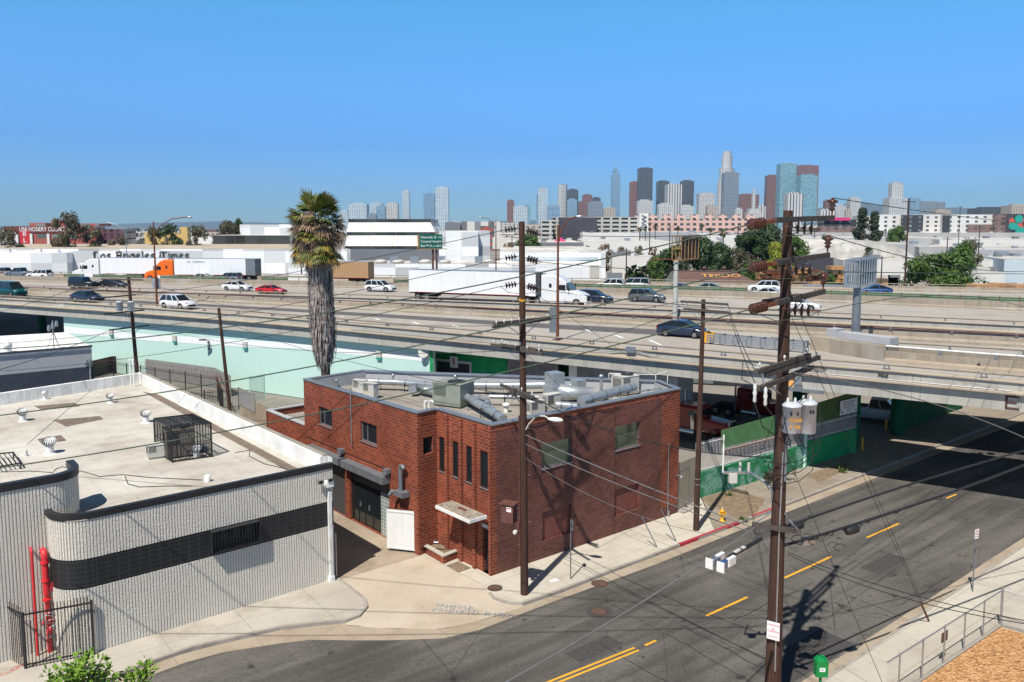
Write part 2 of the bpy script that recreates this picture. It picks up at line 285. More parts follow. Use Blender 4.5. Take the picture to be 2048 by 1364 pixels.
# ---------------------------------------------------------------- mesh builder
class MB:
 def __init__(s):s.v=[];s.f=[];s.m=[];s.smooth=[]
 def add(s,vs,fs,mi=0,sm=False):
  o=len(s.v);s.v+=[tuple(v)for v in vs]
  for f in fs:s.f.append([o+i for i in f]);s.m.append(mi);s.smooth.append(sm)
  return s
 def quad(s,a,b,c,d,mi=0):return s.add((a,b,c,d),((0,1,2,3),),mi)
 def box(s,c,sz,rz=0,mi=0,M=None):
  hx,hy,hz=sz[0]/2,sz[1]/2,sz[2]/2
  vs=[V((x,y,z))for z in(-hz,hz)for x,y in((-hx,-hy),(hx,-hy),(hx,hy),(-hx,hy))]
  m=Matrix.Translation(V(c))@(M.to_4x4()if M else Matrix.Rotation(rz,4,'Z'))
  return s.add([m@v for v in vs],((0,3,2,1),(4,5,6,7),(0,1,5,4),(1,2,6,5),(2,3,7,6),(3,0,4,7)),mi)
 def beam(s,a,b,w,h,mi=0,up=V((0,0,1))):
  """rectangular bar a->b, w across, h along up"""
  a,b=V(a),V(b);d=(b-a);L=d.length;d=d/L
  x=d.cross(up)
  if x.length<1e-3:x=V((1,0,0))
  x.normalize();u=x.cross(d).normalized()
  vs=[p+x*sx*w/2+u*su*h/2 for p in(a,b)for sx,su in((-1,-1),(1,-1),(1,1),(-1,1))]
  return s.add(vs,((0,3,2,1),(4,5,6,7),(0,1,5,4),(1,2,6,5),(2,3,7,6),(3,0,4,7)),mi)
 def prism(s,poly,z0,z1,mi=0,mt=None,bottom=True):
  n_=len(poly);A=sum(poly[i][0]*poly[(i+1)%n_][1]-poly[(i+1)%n_][0]*poly[i][1]for i in range(n_))
  if A<0:poly=poly[::-1]
  vs=[(p[0],p[1],z0)for p in poly]+[(p[0],p[1],z1)for p in poly]
  s.add(vs,[(i,(i+1)%n_,n_+(i+1)%n_,n_+i)for i in range(n_)],mi)
  s.add(vs[n_:],[list(range(n_))],mi if mt is None else mt)
  if bottom:s.add(vs[:n_],[list(range(n_))[::-1]],mi)
  return s
 def cyl(s,a,b,r0,r1=None,n_=10,mi=0,caps=True,sm=True):
  a,b=V(a),V(b);r1=r0 if r1 is None else r1;d=(b-a).normalized()
  x=d.orthogonal().normalized();y=d.cross(x)
  vs=[p+(x*cos(2*pi*i/n_)+y*sin(2*pi*i/n_))*r for p,r in((a,r0),(b,r1))for i in range(n_)]
  s.add(vs,[(i,(i+1)%n_,n_+(i+1)%n_,n_+i)for i in range(n_)],mi,sm)
  if caps:s.add(vs,[list(range(n_))[::-1],list(range(n_,2*n_))],mi)
  return s
 def tube(s,pts,r,n_=6,mi=0,caps=True,sm=True):
  pts=[V(p)for p in pts];rs=r if isinstance(r,(list,tuple))else[r]*len(pts)
  d0=(pts[1]-pts[0]).normalized();x=d0 .orthogonal().normalized();vs=[]
  for i,p in enumerate(pts):
   d=((pts[min(i+1,len(pts)-1)]-pts[max(i-1,0)])).normalized()
   x=(x-d*x.dot(d));x=x.normalized()if x.length>1e-6 else d.orthogonal().normalized();y=d.cross(x)
   vs+=[p+(x*cos(2*pi*k/n_)+y*sin(2*pi*k/n_))*rs[i]for k in range(n_)]
  fs=[(i*n_+k,i*n_+(k+1)%n_,(i+1)*n_+(k+1)%n_,(i+1)*n_+k)for i in range(len(pts)-1)for k in range(n_)]
  s.add(vs,fs,mi,sm)
  if caps:s.add(vs,[list(range(n_))[::-1],list(range(len(vs)-n_,len(vs)))],mi)
  return s
 def lathe(s,prof,c,n_=12,mi=0,axis=None,sm=True):
  """profile [(r, h)] turned about an axis through c"""
  c=V(c);ax=V(axis).normalized()if axis is not None else V((0,0,1))
  x=ax.orthogonal().normalized();y=ax.cross(x)
  vs=[c+ax*h+(x*cos(2*pi*k/n_)+y*sin(2*pi*k/n_))*r for r,h in prof for k in range(n_)]
  fs=[(i*n_+k,i*n_+(k+1)%n_,(i+1)*n_+(k+1)%n_,(i+1)*n_+k)for i in range(len(prof)-1)for k in range(n_)]
  s.add(vs,fs,mi,sm);s.add(vs,[list(range(n_))[::-1],list(range(len(vs)-n_,len(vs)))],mi)
  return s
 def sweep(s,path,prof,mi=0,closed=True,mids=None):
  """profile [(outward, z)] swept along a plan polyline; outward = right of travel"""
  n_=len(prof);vs=[]
  for i,p in enumerate(path):
   a=path[max(i-1,0)];b=path[min(i+1,len(path)-1)];d=V((b[0]-a[0],b[1]-a[1],0)).normalized();o=V((d.y,-d.x,0))
   vs+=[V((p[0],p[1],0))+o*q[0]+V((0,0,q[1]))for q in prof]
  for k in range(n_ if closed else n_-1):
   s.add(vs,[(i*n_+k,(i+1)*n_+k,(i+1)*n_+(k+1)%n_,i*n_+(k+1)%n_)for i in range(len(path)-1)],mids[k]if mids else mi)
  if closed:s.add(vs,[list(range(n_)),list(range(len(vs)-n_,len(vs)))[::-1]],mi)
  return s
 def build(s,name,mats,parent=None):
  me=bpy.data.meshes.new(name);mats=mats if isinstance(mats,(list,tuple))else[mats]
  org=V((0,0,0));p=parent
  while p is not None:org+=p.location;p=p.parent
  me.from_pydata([(v[0]-org.x,v[1]-org.y,v[2]-org.z)for v in s.v],[],s.f)
  for m in mats:me.materials.append(MATS[m])
  me.polygons.foreach_set('material_index',s.m);me.polygons.foreach_set('use_smooth',s.smooth)
  uv=me.uv_layers.new(name='UVMap');data=[0.0]*(2*len(me.loops));V_=s.v
  for pl in me.polygons:
   nx,ny,nz=pl.normal
   if abs(nz)>.7:
    for li in pl.loop_indices:v=V_[me.loops[li].vertex_index];data[2*li]=v[0];data[2*li+1]=v[1]
   else:
    L=sqrt(nx*nx+ny*ny)or 1;tx,ty=-ny/L,nx/L
    for li in pl.loop_indices:v=V_[me.loops[li].vertex_index];data[2*li]=v[0]*tx+v[1]*ty;data[2*li+1]=v[2]
  uv.data.foreach_set('uv',data);me.update()
  o=bpy.data.objects.new(name,me);C.objects.link(o)
  if parent is not None:o.parent=parent
  return o
def tag(o,label=None,cat=None,group=None,kind=None):
 if label:o['label']=label
 if cat:o['category']=cat
 if group:o['group']=group
 if kind:o['kind']=kind
 return o
def thing(name,label,cat,loc=(0,0,0),rz=0,group=None):
 o=bpy.data.objects.new(name,None);C.objects.link(o);o.location=loc;o.rotation_euler=(0,0,rz);o.empty_display_size=.3
 return tag(o,label,cat,group)
def struct(o):o['kind']='structure';return o
def kids(o):return[c for c in C.objects if c.parent==o]
def dup(o,loc=None,rz=None,label=None,sc=None,group=None,parent=None,swap=None):
 c=o.copy();C.objects.link(c);c.parent=parent
 if loc is not None:c.location=loc
 if rz is not None:c.rotation_euler=(0,0,rz)
 if sc is not None:c.scale=sc if hasattr(sc,'__len__')else(sc,sc,sc)
 if label:c['label']=label
 if group:c['group']=group
 for ch in o.children:dup(ch,parent=c)
 return c
def text(name,body,mat,mtx,size,parent=None,extrude=.01,align='CENTER',sx=1.0,bold=0.0):
 cu=bpy.data.curves.new(name,'FONT');cu.body=body;cu.size=size;cu.extrude=extrude;cu.align_x=align;cu.align_y='CENTER';cu.offset=bold
 cu.resolution_u=3;tmp=bpy.data.objects.new(name,cu);me=bpy.data.meshes.new_from_object(tmp);bpy.data.objects.remove(tmp)
 me.materials.clear();me.materials.append(MATS[mat]);me.polygons.foreach_set('material_index',[0]*len(me.polygons));o=bpy.data.objects.new(name,me);C.objects.link(o)
 org=V((0,0,0));p=parent
 while p is not None:org+=p.location;p=p.parent
 if parent is not None:o.parent=parent
 o.matrix_local=Matrix.Translation(-org)@mtx@Matrix.Diagonal((sx,1,1,1));return o
def facing(p,right,up=V((0,0,1))):
 """matrix placing text at p, reading along 'right'"""
 r=V(right).normalized();n_=r.cross(up).normalized();u=n_.cross(r).normalized()*-1
 u=up-r*up.dot(r);u.normalize();n_=r.cross(u)
 m=Matrix((r,u,n_)).transposed().to_4x4();m.translation=p;return m
def lerp(a,b,t):return a+(b-a)*t
def resample(pts,step):
 pts=[V((p[0],p[1],0))for p in pts];out=[pts[0]]
 for a,b in zip(pts,pts[1:]):
  k=max(1,int((b-a).length/step));out+=[a.lerp(b,i/k)for i in range(1,k+1)]
 return out
def smooth(pts,sub=6):
 P_=[V((p[0],p[1],0))for p in pts];out=[]
 for i in range(len(P_)-1):
  p0=P_[max(i-1,0)];p1=P_[i];p2=P_[i+1];p3=P_[min(i+2,len(P_)-1)]
  for k in range(sub):
   t=k/sub;out.append(.5*((2*p1)+(-p0+p2)*t+(2*p0-5*p1+4*p2-p3)*t*t+(-p0+3*p1-3*p2+p3)*t**3))
 return out+[P_[-1]]
def extend(pts,d0,d1):
 a=(pts[0]-pts[1]).normalized();b=(pts[-1]-pts[-2]).normalized()
 return[pts[0]+a*d0]+pts+[pts[-1]+b*d1]
def offset(path,o):
 out=[]
 for i,p in enumerate(path):
  a=path[max(i-1,0)];b=path[min(i+1,len(path)-1)];d=V((b[0]-a[0],b[1]-a[1],0)).normalized();out.append(V((p[0]+d.y*o,p[1]-d.x*o,0)))
 return out
def ribbon(mb,A,B,z,mi=0):
 """flat strip between two equally long plan polylines"""
 for i in range(len(A)-1):
  q=[V((p[0],p[1],z))for p in(A[i],A[i+1],B[i+1],B[i])]
  if(q[1]-q[0]).cross(q[3]-q[0]).z<0:q.reverse()
  mb.quad(*q,mi)

# ---------------------------------------------------------------- camera, sun, sky
cam=bpy.data.cameras.new('camera');co=bpy.data.objects.new('camera',cam);C.objects.link(co);bpy.context.scene.camera=co
co.location=(0,0,CH);co.rotation_euler=(pi/2-PITCH,0,0);cam.sensor_width=36;cam.lens=36*FX/2048;cam.shift_y=-(682-CY)/2048;cam.clip_end=40000;cam.clip_start=.5
SUN_EL=R(57);SUN_AZ=V((-.44,-.9,0)).normalized()
sd=V((SUN_AZ.x*cos(SUN_EL),SUN_AZ.y*cos(SUN_EL),sin(SUN_EL)))
sun=bpy.data.lights.new('sun','SUN');sun.energy=5.0;sun.angle=R(.53);sun.color=(1,.94,.85);so=bpy.data.objects.new('sun',sun);C.objects.link(so)
so.rotation_euler=sd.to_track_quat('Z','Y').to_euler();so.location=(0,0,60)
w=bpy.data.worlds.new('World');bpy.context.scene.world=w;w.use_nodes=True;nt=w.node_tree
sky=nt.nodes.new('ShaderNodeTexSky');sky.sky_type='NISHITA';sky.sun_disc=False;sky.sun_elevation=SUN_EL;sky.sun_rotation=atan2(SUN_AZ.x,SUN_AZ.y)
sky.air_density=1.0;sky.dust_density=.15;sky.ozone_density=1.2;sky.altitude=0
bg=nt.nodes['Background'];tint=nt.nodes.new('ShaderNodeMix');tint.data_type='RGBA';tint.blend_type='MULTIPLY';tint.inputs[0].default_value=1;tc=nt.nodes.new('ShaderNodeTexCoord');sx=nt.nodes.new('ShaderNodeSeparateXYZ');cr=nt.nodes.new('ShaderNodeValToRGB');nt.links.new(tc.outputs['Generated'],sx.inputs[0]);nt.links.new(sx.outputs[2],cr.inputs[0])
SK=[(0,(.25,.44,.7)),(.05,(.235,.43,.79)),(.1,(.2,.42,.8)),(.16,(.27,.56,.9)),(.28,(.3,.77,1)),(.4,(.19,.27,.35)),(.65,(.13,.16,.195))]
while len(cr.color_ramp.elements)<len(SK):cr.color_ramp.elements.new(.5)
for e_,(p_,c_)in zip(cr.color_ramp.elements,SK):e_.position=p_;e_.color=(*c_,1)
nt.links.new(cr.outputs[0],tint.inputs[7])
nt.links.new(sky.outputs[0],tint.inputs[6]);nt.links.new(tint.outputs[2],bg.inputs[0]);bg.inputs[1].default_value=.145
vs_=bpy.context.scene.view_settings;vs_.view_transform='Standard';vs_.look='None';vs_.gamma=1;vs_.exposure=.32
# ================================================================ GROUND AND STREET
def gp(L,z=0.0):return[G(x,y,z)for x,y in L]
m=MB();m.add([(-9000,-60,-.17),(9000,-60,-.17),(9000,14000,-.17),(-9000,14000,-.17)],[(0,1,2,3)])
struct(m.build('ground','city_ground'))
asph=gp([(888,1270),(960,1253),(1010,1234),(1120,1192),(1219,1157),(1320,1120),(1474,1058),(1625,1000),(1800,933)])
asph_left=gp([(250,1364),(305,1342),(370,1318),(444,1298),(560,1280),(620,1273),(700,1274),(776,1274),(888,1270)])
st_dir=(G(1800,933)-G(1120,1192)).normalized();st_n=V((st_dir.y,-st_dir.x,0))
asph_edge=extend(asph_left+asph[1:],30,90)
sasph=gp([(1591,1364),(1850,1197),(2048,1070)]);s_edge=extend(sasph,60,90)
m=MB();m.add([(p.x,p.y,-.15)for p in asph_edge+s_edge[::-1]],[list(range(len(asph_edge)+len(s_edge)))[::-1]])
o=struct(m.build('road','asphalt'))

kerbA=gp([(207,1364),(278,1331),(385,1294),(560,1254),(650,1244),(693,1240),(720,1230),(736,1212),(732,1196),(700,1170),(679,1156)])
kerbB=gp([(976,1185),(985,1196),(1001,1202),(1022,1206),(1045,1206),(1120,1181),(1219,1142),(1360,1089),(1480,1044),(1619,990),(1741,943)])
kerbBx=extend(kerbB,0,90)
gut=gp([(250,1364),(305,1342),(370,1318),(444,1298),(560,1280),(620,1273),(700,1274),(776,1274),(888,1270),(960,1253),(1010,1234),(1120,1192),(1219,1157),(1320,1120),(1474,1058),(1625,1000),(1800,933)])
gin=gp([(220,1350),(285,1325),(350,1305),(430,1284),(560,1254),(620,1244),(690,1232),(776,1200),(888,1180),(960,1190),(1001,1195),(1110,1180),(1200,1145),(1310,1102),(1460,1045),(1615,988),(1790,920)])
m=MB();gut2=extend(gut,25,90);gin2=extend(gin,25,90)
ribbon(m,gut2,gin2,-.146);struct(m.build('gutter','gutter'))

f_=gp([(722,1252),(780,1256),(825,1257),(888,1256),(950,1243),(1001,1229),(1050,1212)],-.12)
b_=gp([(684,1158),(722,1146),(765,1133),(805,1122),(849,1110),(962,1168),(978,1190)],-.02)
bk=gp([(640,1130),(700,1120),(740,1110),(790,1100),(849,1080),(962,1140),(1000,1170)],-.02)
m=MB()
for i in range(6):m.add([f_[i],f_[i+1],b_[i+1],b_[i]],[(0,1,2,3)]);m.add([b_[i],b_[i+1],bk[i+1],bk[i]],[(0,1,2,3)])
lf=gp([(693,1250),(722,1252)],-.12);m.add([lf[0],lf[1],b_[0]],[(0,1,2)])
m.add([f_[i]for i in range(7)]+[V((f_[6-i].x,f_[6-i].y-.02,-.2))for i in range(7)],[list(range(14))])
struct(m.build('driveway_apron','apron'))

def strip3(m,pts,w_,z):
 for p,q in zip(pts,pts[1:]):
  d=(q-p).normalized();e=V((-d.y,d.x,0))*w_/2;m.quad(V((p.x-e.x,p.y-e.y,z)),V((q.x-e.x,q.y-e.y,z)),V((q.x+e.x,q.y+e.y,z)),V((p.x+e.x,p.y+e.y,z)))
m=MB();rr=random.Random(31)
for i in range(15):
 p=G(rr.uniform(500,1900),rr.uniform(1120,1360));d=rr.choice((st_dir,st_dir,st_n));pts=[p]
 for k in range(rr.randint(6,16)):pts.append(pts[-1]+d*rr.uniform(.25,.6)+V((rr.uniform(-.09,.09),rr.uniform(-.09,.09),0)))
 strip3(m,pts,rr.uniform(.03,.06),-.1475)
struct(m.build('crack_sealing','cable'))
m=MB()
for(x,y),L,w_ in(((1500,1330),5,1.6),((1130,1300),2.4,.9),((1720,1130),3,1.0)):
 p=G(x,y);q=[p,p+st_dir*L,p+st_dir*L+st_n*w_,p+st_n*w_];m.add([(v.x,v.y,-.1485)for v in q],[(3,2,1,0)])
struct(m.build('asphalt_repair','asphalt_patch'))

alley=gp([(684,1157),(849,1108),(842,1085),(600,930),(520,860),(470,830),(400,830),(560,980),(640,1100)])
m=MB();m.add([(p.x,p.y,-.014)for p in alley],[list(range(len(alley)))]);al=m.build('alley_pavement','alley_concrete');struct(al)

def slab(name,front,back,mat,kmat='kerb',z=0.0,bot=-.2):
 m=MB();poly=front+back;n_=len(poly)
 m.add([(p.x,p.y,z)for p in poly],[list(range(n_))])
 if sum(poly[i].x*poly[(i+1)%n_].y-poly[(i+1)%n_].x*poly[i].y for i in range(n_))<0:m.f[-1].reverse()
 nf=len(front)
 m.add([(p.x,p.y,z)for p in front]+[(p.x,p.y,bot)for p in front],[(i,nf+i,nf+i+1,i+1)for i in range(nf-1)],1)

 ins=offset(front,-.16);
 for i in range(nf-1):m.add([V((p.x,p.y,z+.004))for p in(front[i],front[i+1],ins[i+1],ins[i])],[(0,1,2,3)],1)
 return struct(m.build(name,[mat,kmat]))
kA=extend(kerbA,25,0)
slab('sidewalk',kA,gp([(668,1150),(560,1150),(166,1270),(38,1270)])+[G(38,1270)-V((25,22,0))],'sidewalk')
slab('sidewalk',kerbB[:8]+[G(1430,1063)],gp([(1400,992),(1340,1000),(1000,1090),(835,1090),(849,1111),(962,1167)]),'sidewalk_new')
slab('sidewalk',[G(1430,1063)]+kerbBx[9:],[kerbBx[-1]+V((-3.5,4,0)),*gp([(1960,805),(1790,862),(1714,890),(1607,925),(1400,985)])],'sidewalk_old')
skerb=gp([(1650,1354),(1820,1239),(2048,1088)]);sk=extend(skerb,60,90)
slab('sidewalk',sk[::-1],[sk[0]+V((40,-20,0)),sk[-1]+V((40,-20,0))],'sidewalk_new')
m=MB();ribbon(m,s_edge,sk,-.146);struct(m.build('gutter','gutter'))

def kerb_paint(pts):
 m=MB();P_=gp(pts);n_=len(P_);d=offset(P_,.006);ins=offset(P_,-.17)
 for i in range(n_-1):
  m.quad(*(V((p.x,p.y,z))for p,z in((d[i],-.146),(d[i+1],-.146),(d[i+1],.009),(d[i],.009))))
  m.quad(*(V((p.x,p.y,.009))for p in(d[i],d[i+1],ins[i+1],ins[i])))
 return struct(m.build('kerb','kerb_red'))
kerb_paint([(1360,1089),(1480,1044)]);kerb_paint([(1506,1033),(1550,1016.5)])

m=MB();P_=gp([(1404,996),(1470,976),(1530,1000),(1512,1026),(1480,1040),(1452,1024),(1420,1012)]);m.add([(p.x,p.y,.006)for p in P_],[list(range(len(P_)))[::-1]]);struct(m.build('soil','dirt'))
m=MB();P_=gp([(1610,950),(1690,925),(1700,935),(1640,965)]);m.add([(p.x,p.y,.006)for p in P_],[list(range(4))[::-1]]);struct(m.build('soil','dirt'))

m=MB()
def dash(a,b,w=.11,off=0):
 p,q=G(*a),G(*b);d=(q-p).normalized();n_=V((d.y,-d.x,0));p=p+n_*off;q=q+n_*off
 m.quad(*(V((v.x,v.y,-.146))for v in(p+n_*w/2,q+n_*w/2,q-n_*w/2,p-n_*w/2)))
for a,b in(((1413,1225),(1495,1188)),((1569,1150),(1662,1108)),((1734,1070),(1798,1042)),((1893,992),(1913,984)),((1290,1284),(1312,1274)),((1985,950),(2012,938))):dash(a,b,.13)
dash((1085,1364),(1272,1290),.11,-.08);dash((1085,1364),(1272,1290),.11,.16)
e0,e1=G(1085,1364),G(1272,1290);d_=(e0-e1).normalized()
n_=V((d_.y,-d_.x,0))
for off in(.08,-.16):
 p,q=e0,e0+d_*14;m.quad(*(V((v.x,v.y,-.146))for v in(p+n_*(off+.055),q+n_*(off+.055),q+n_*(off-.055),p+n_*(off-.055))))
struct(m.build('road_markings','yellow_paint'))

plain('cover_iron',(.09,.05,.038),.8,.1,var=.3,scale=8);plain('cover_iron2',(.14,.09,.07),.8,var=.3,scale=8)
def manhole(px,py,r,label,patch=0,z=-.15):
 c=G(px,py,z);t=thing('manhole_cover',label,'manhole',c)
 m=MB();m.lathe([(r,.001),(r,.012),(r*.93,.014),(r*.9,.006),(0.001,.006)],c,28,sm=False);
 m.build('cover_ring','cover_iron',t)
 m=MB()
 for i in range(-4,5):
  L=sqrt(max(0,(r*.82)**2-(i*r*.19)**2));m.box((c.x,c.y+i*r*.19,c.z+.01),(2*L,r*.07,.012),.3*0)
 m.build('ribs','cover_iron2',t)
 if patch:
  m=MB();m.lathe([(patch,.002),(patch,.004),(.001,.0045)],c,20,sm=False);m.build('asphalt_collar','asphalt_patch',t)
manhole(1198,1223,.36,'round rusty manhole cover in the asphalt inside a pale patched ring',.6)
manhole(1199,1167,.4,'round rusty manhole cover half in the gutter at the kerb')
manhole(990,1176,.36,'round manhole cover in the corner sidewalk beside the brick building',0,0)

p=G(917,1134);m=MB();m.box((p.x,p.y,.012),(1.05,.75,.02),R(-50));tag(m.build('door_mat','dirt'),'brown door mat on the pavement before the brick building entrance','mat')
p=G(1108,1161);m=MB();m.box((p.x,p.y,.006),(.5,.3,.012),R(38));m.box((p.x,p.y,.016),(.36,.18,.01),R(38));tag(m.build('meter_lid','block_white'),'small pale rectangular meter box lid set in the sidewalk','utility cover')

m=MB();c0=G(2001,1256);fd=(G(1838,1368)-c0).normalized();fd2=(G(2048,1268)-c0).normalized()
m.add([c0+V((0,0,.02)),c0+fd*30+V((0,0,.02)),c0+fd*30+fd2*40+V((0,0,.02)),c0+fd2*40+V((0,0,.02))],[(0,1,2,3)])
for i in range(2600):
 a,b=random.random()*9,random.random()*6;q=c0+fd*a+fd2*b;an=random.random()*pi;L=.03+random.random()*.06
 e=V((cos(an),sin(an),0))*L;f=V((-sin(an),cos(an),0))*.012;zz=.03+random.random()*.02;t_=V((0,0,(random.random()-.3)*.04))
 m.quad(q-e-f+V((0,0,zz)),q+e-f+V((0,0,zz))+t_,q+e+f+V((0,0,zz))+t_,q-e+f+V((0,0,zz)))
tag(m.build('mulch','mulch'),kind='stuff')

GL={'C':[[(1,.9),(.5,1),(0,.5),(.5,0),(1,.15)]],'A':[[(0,0),(.5,1),(1,0)],[(.2,.4),(.8,.4)]],'H':[[(0,0),(0,1)],[(1,0),(1,1)],[(0,.5),(1,.5)]],'S':[[(1,.9),(.4,1),(0,.75),(1,.3),(.6,0),(0,.1)]],'O':[[(.5,1),(0,.5),(.5,0),(1,.5),(.5,1)]],'U':[[(0,1),(0,.2),(.5,0),(1,.2),(1,1)]],'P':[[(0,0),(0,1),(.8,1),(.9,.6),(0,.5)]],'V':[[(0,1),(.5,0),(1,1)]],'R':[[(0,0),(0,1),(.8,1),(.9,.6),(0,.5),(1,0)]],'E':[[(1,1),(0,1),(0,0),(1,0)],[(0,.5),(.8,.5)]],'D':[[(0,0),(0,1),(.7,.9),(1,.5),(.7,.1),(0,0)]],'I':[[(.5,0),(.5,1)]],'G':[[(1,.9),(.4,1),(0,.5),(.4,0),(1,.1),(1,.5),(.6,.5)]],'T':[[(0,1),(1,1)],[(.5,1),(.5,0)]],'M':[[(0,0),(0,1),(.5,.4),(1,1),(1,0)]],'N':[[(0,0),(0,1),(1,0),(1,1)]],'K':[[(0,0),(0,1)],[(1,1),(0,.5),(1,0)]],' ':[]}
def scrawl(name,s,o_,ux,uy,h,w_,mat,label,nrm=V((0,0,1)),th=.03,jit=.08,off=.006):
 m=MB();rng=random.Random(len(s))
 for li,line in enumerate(s):
  for ci,ch in enumerate(line):
   jx,jy,sc=rng.uniform(-jit,jit),rng.uniform(-jit,jit),rng.uniform(.85,1.15)
   for st in GL[ch]:
    pts=[o_+ux*((ci+jx)*w_+x*w_*.75*sc)+uy*(-li*h*1.35+jy*h+y*h*sc)+nrm*off for x,y in st]
    for a,b in zip(pts,pts[1:]):
     d=(b-a).normalized();e=nrm.cross(d)*th/2;m.quad(a-e-d*th*.3,b-e+d*th*.3,b+e+d*th*.3,a+e-d*th*.3)
 return tag(m.build(name,mat),label,'graffiti')
a=G(868,1214,-.095);b=G(962,1222,-.095);ux=(b-a).normalized();uy=V((-ux.y,ux.x,0))
scrawl('graffiti',['CAHSOUP','VOORHEED RIGHT'],a+V((0,0,.0)),ux,uy,.3,.27,'spray_blue','blue sprayed scrawl on the concrete driveway apron',th=.022,jit=.14,off=.03)
a=G(6,1352);b=G(48,1332);ux=(b-a).normalized();uy=V((-ux.y,ux.x,0))
scrawl('graffiti',['CUERO'],a,ux,uy,.22,.2,'spray_red','red sprayed scrawl on the sidewalk by the black gate',th=.03)

# ================================================================ FREEWAY
def hermite(pts,x):
 n_=len(pts);i=max(0,min(n_-2,next((k for k in range(n_-1)if x<pts[k+1][0]),n_-2)))
 def tg(k):
  a,b=pts[max(k-1,0)],pts[min(k+1,n_-1)];return(b[1]-a[1])/(b[0]-a[0])
 (x0,y0),(x1,y1)=pts[i],pts[i+1];h=x1-x0;t=(x-x0)/h
 return(2*t**3-3*t*t+1)*y0+(t**3-2*t*t+t)*h*tg(i)+(-2*t**3+3*t*t)*y1+(t**3-t*t)*h*tg(i+1)
DZ=7.2;RZ=8.35
def line(pts,z,x0=0,x1=2048,n_=30,e0=130,e1=45,off=0):
 P_=[G(x,hermite(pts,x),z)for x in[x0+(x1-x0)*i/n_ for i in range(n_+1)]]
 P_=[V((p.x,p.y,0))for p in P_];
 for _ in range(3):P_=[P_[0]]+[(P_[i-1]+P_[i]*2+P_[i+1])/4 for i in range(1,n_)]+[P_[-1]]
 k=4
 if e0:P_=[P_[0]+(P_[0]-P_[k]).normalized()*e0]+P_
 if e1:P_=P_+[P_[-1]+(P_[-1]-P_[-1-k]).normalized()*e1]
 return offset(P_,off)if off else P_
K_near=[(0,591),(480,621.6),(1024,667.5),(1480,706.5),(1652,720),(1860,737),(2048,753)]
K_A=[(0,586.5),(144,592),(480,607),(1024,637.5),(1540,667),(2000,692.5),(2048,695.5)]
K_B=[(0,570.5),(180,574.5),(480,582.3),(1024,600),(1540,620.6),(2000,641),(2048,643.5)]
K_C=[(0,563.5),(140,565.5),(480,572),(700,576),(1300,592.3),(1540,600),(2000,620),(2048,622)]
K_D=[(0,542.5),(90,543.5),(480,546.5),(700,549),(1300,558.6),(2000,570.5),(2048,571.3)]
K_Ef=[(1776,692),(1860,698),(1909,703),(2048,712.5)]
K_Er=[(1776,684.5),(1860,689),(2048,700.8)]
L_near=line(K_near,RZ);L_A=line(K_A,DZ);L_B=line(K_B,RZ);L_C=line(K_C,DZ);L_D=line(K_D,RZ)
E0=1772
L_near1=line(K_near,RZ,0,E0,26,130,0);L_near2=line(K_near,RZ,E0,2048,6,0,45)
L_A1=line(K_A,DZ,0,E0,26,130,0,-.3);L_A2=line(K_A,DZ,E0,2048,6,0,45,-.3)
L_Ef=line(K_Ef,RZ,E0,2048,6,0,45,-.25);L_Er=line(K_Er,RZ,E0,2048,6,0,45,.25)
def deck(name,pairs,z0,mats=('lane_concrete','bridge_concrete')):
 m=MB()
 for A_,B_ in pairs:
  n_=len(A_)
  for i in range(n_-1):
   a0,a1,b0,b1=A_[i],A_[i+1],B_[i],B_[i+1]
   top=[V((p.x,p.y,DZ))for p in(a0,a1,b1,b0)];bot=[V((p.x,p.y,z0))for p in(a0,b0,b1,a1)]
   m.quad(*top,0);m.quad(*bot,1)
   m.quad(bot[0],bot[3],top[1],top[0],1);m.quad(top[3],top[2],bot[2],bot[1],1)
 return tag(m.build(name,list(mats)),kind='structure')
deck('freeway_deck',[(offset(L_near1,-.1),L_A1),(offset(L_near2,-.1),L_Ef),(L_Er,L_A2)],6.3)
deck('freeway_deck',[(offset(L_B,-.1),offset(L_D,-.6))],6.3)

KT=[(0,588),(180,596.5),(400,607.7),(600,618.3),(964,640),(1074,646.6),(1300,658),(1420,665)]
KB=[(0,599),(180,604),(400,612.4),(600,624.3),(964,648),(1074,655.5),(1300,669),(1420,677)]
m=MB();ribbon(m,line(KB,DZ,0,1420,24,130,0),line(KT,DZ,0,1420,24,130,0),DZ+.006);struct(m.build('road_surface','freeway_asphalt'))
m=MB();m2=MB()
def tl(A_,B_,t):return[a.lerp(b,t)for a,b in zip(A_,B_)]
for t in(.18,.82):ribbon(m,offset(tl(L_B,L_C,t),.05),offset(tl(L_B,L_C,t),-.05),DZ+.006)
for t in(.12,.9):ribbon(m,offset(tl(L_C,L_D,t),.05),offset(tl(L_C,L_D,t),-.05),DZ+.006)
for A_,B_,t in((L_B,L_C,.5),(L_C,L_D,.38),(L_C,L_D,.64)):
 q=resample(tl(A_,B_,t),1.0);
 for i in range(0,len(q)-4,12):ribbon(m,offset(q[i:i+4],.06),offset(q[i:i+4],-.06),DZ+.007)
for a,b in(((1171,659),(1185,664)),((1230,670),(1246,676)),((1298,680),(1322,690)),((905,650),(916,654)),((826,644),(838,648)),((750,637),(760,640)),((680,633),(688,634))):
 p,q=G(*a,DZ),G(*b,DZ);d=(q-p).normalized()*1.2;e=V((-d.y,d.x,0))*.1;m.quad(*(V((v.x,v.y,DZ+.007))for v in(p-e,q-e,q+e,p+e)))
struct(m.build('lane_lines','ink_white'))

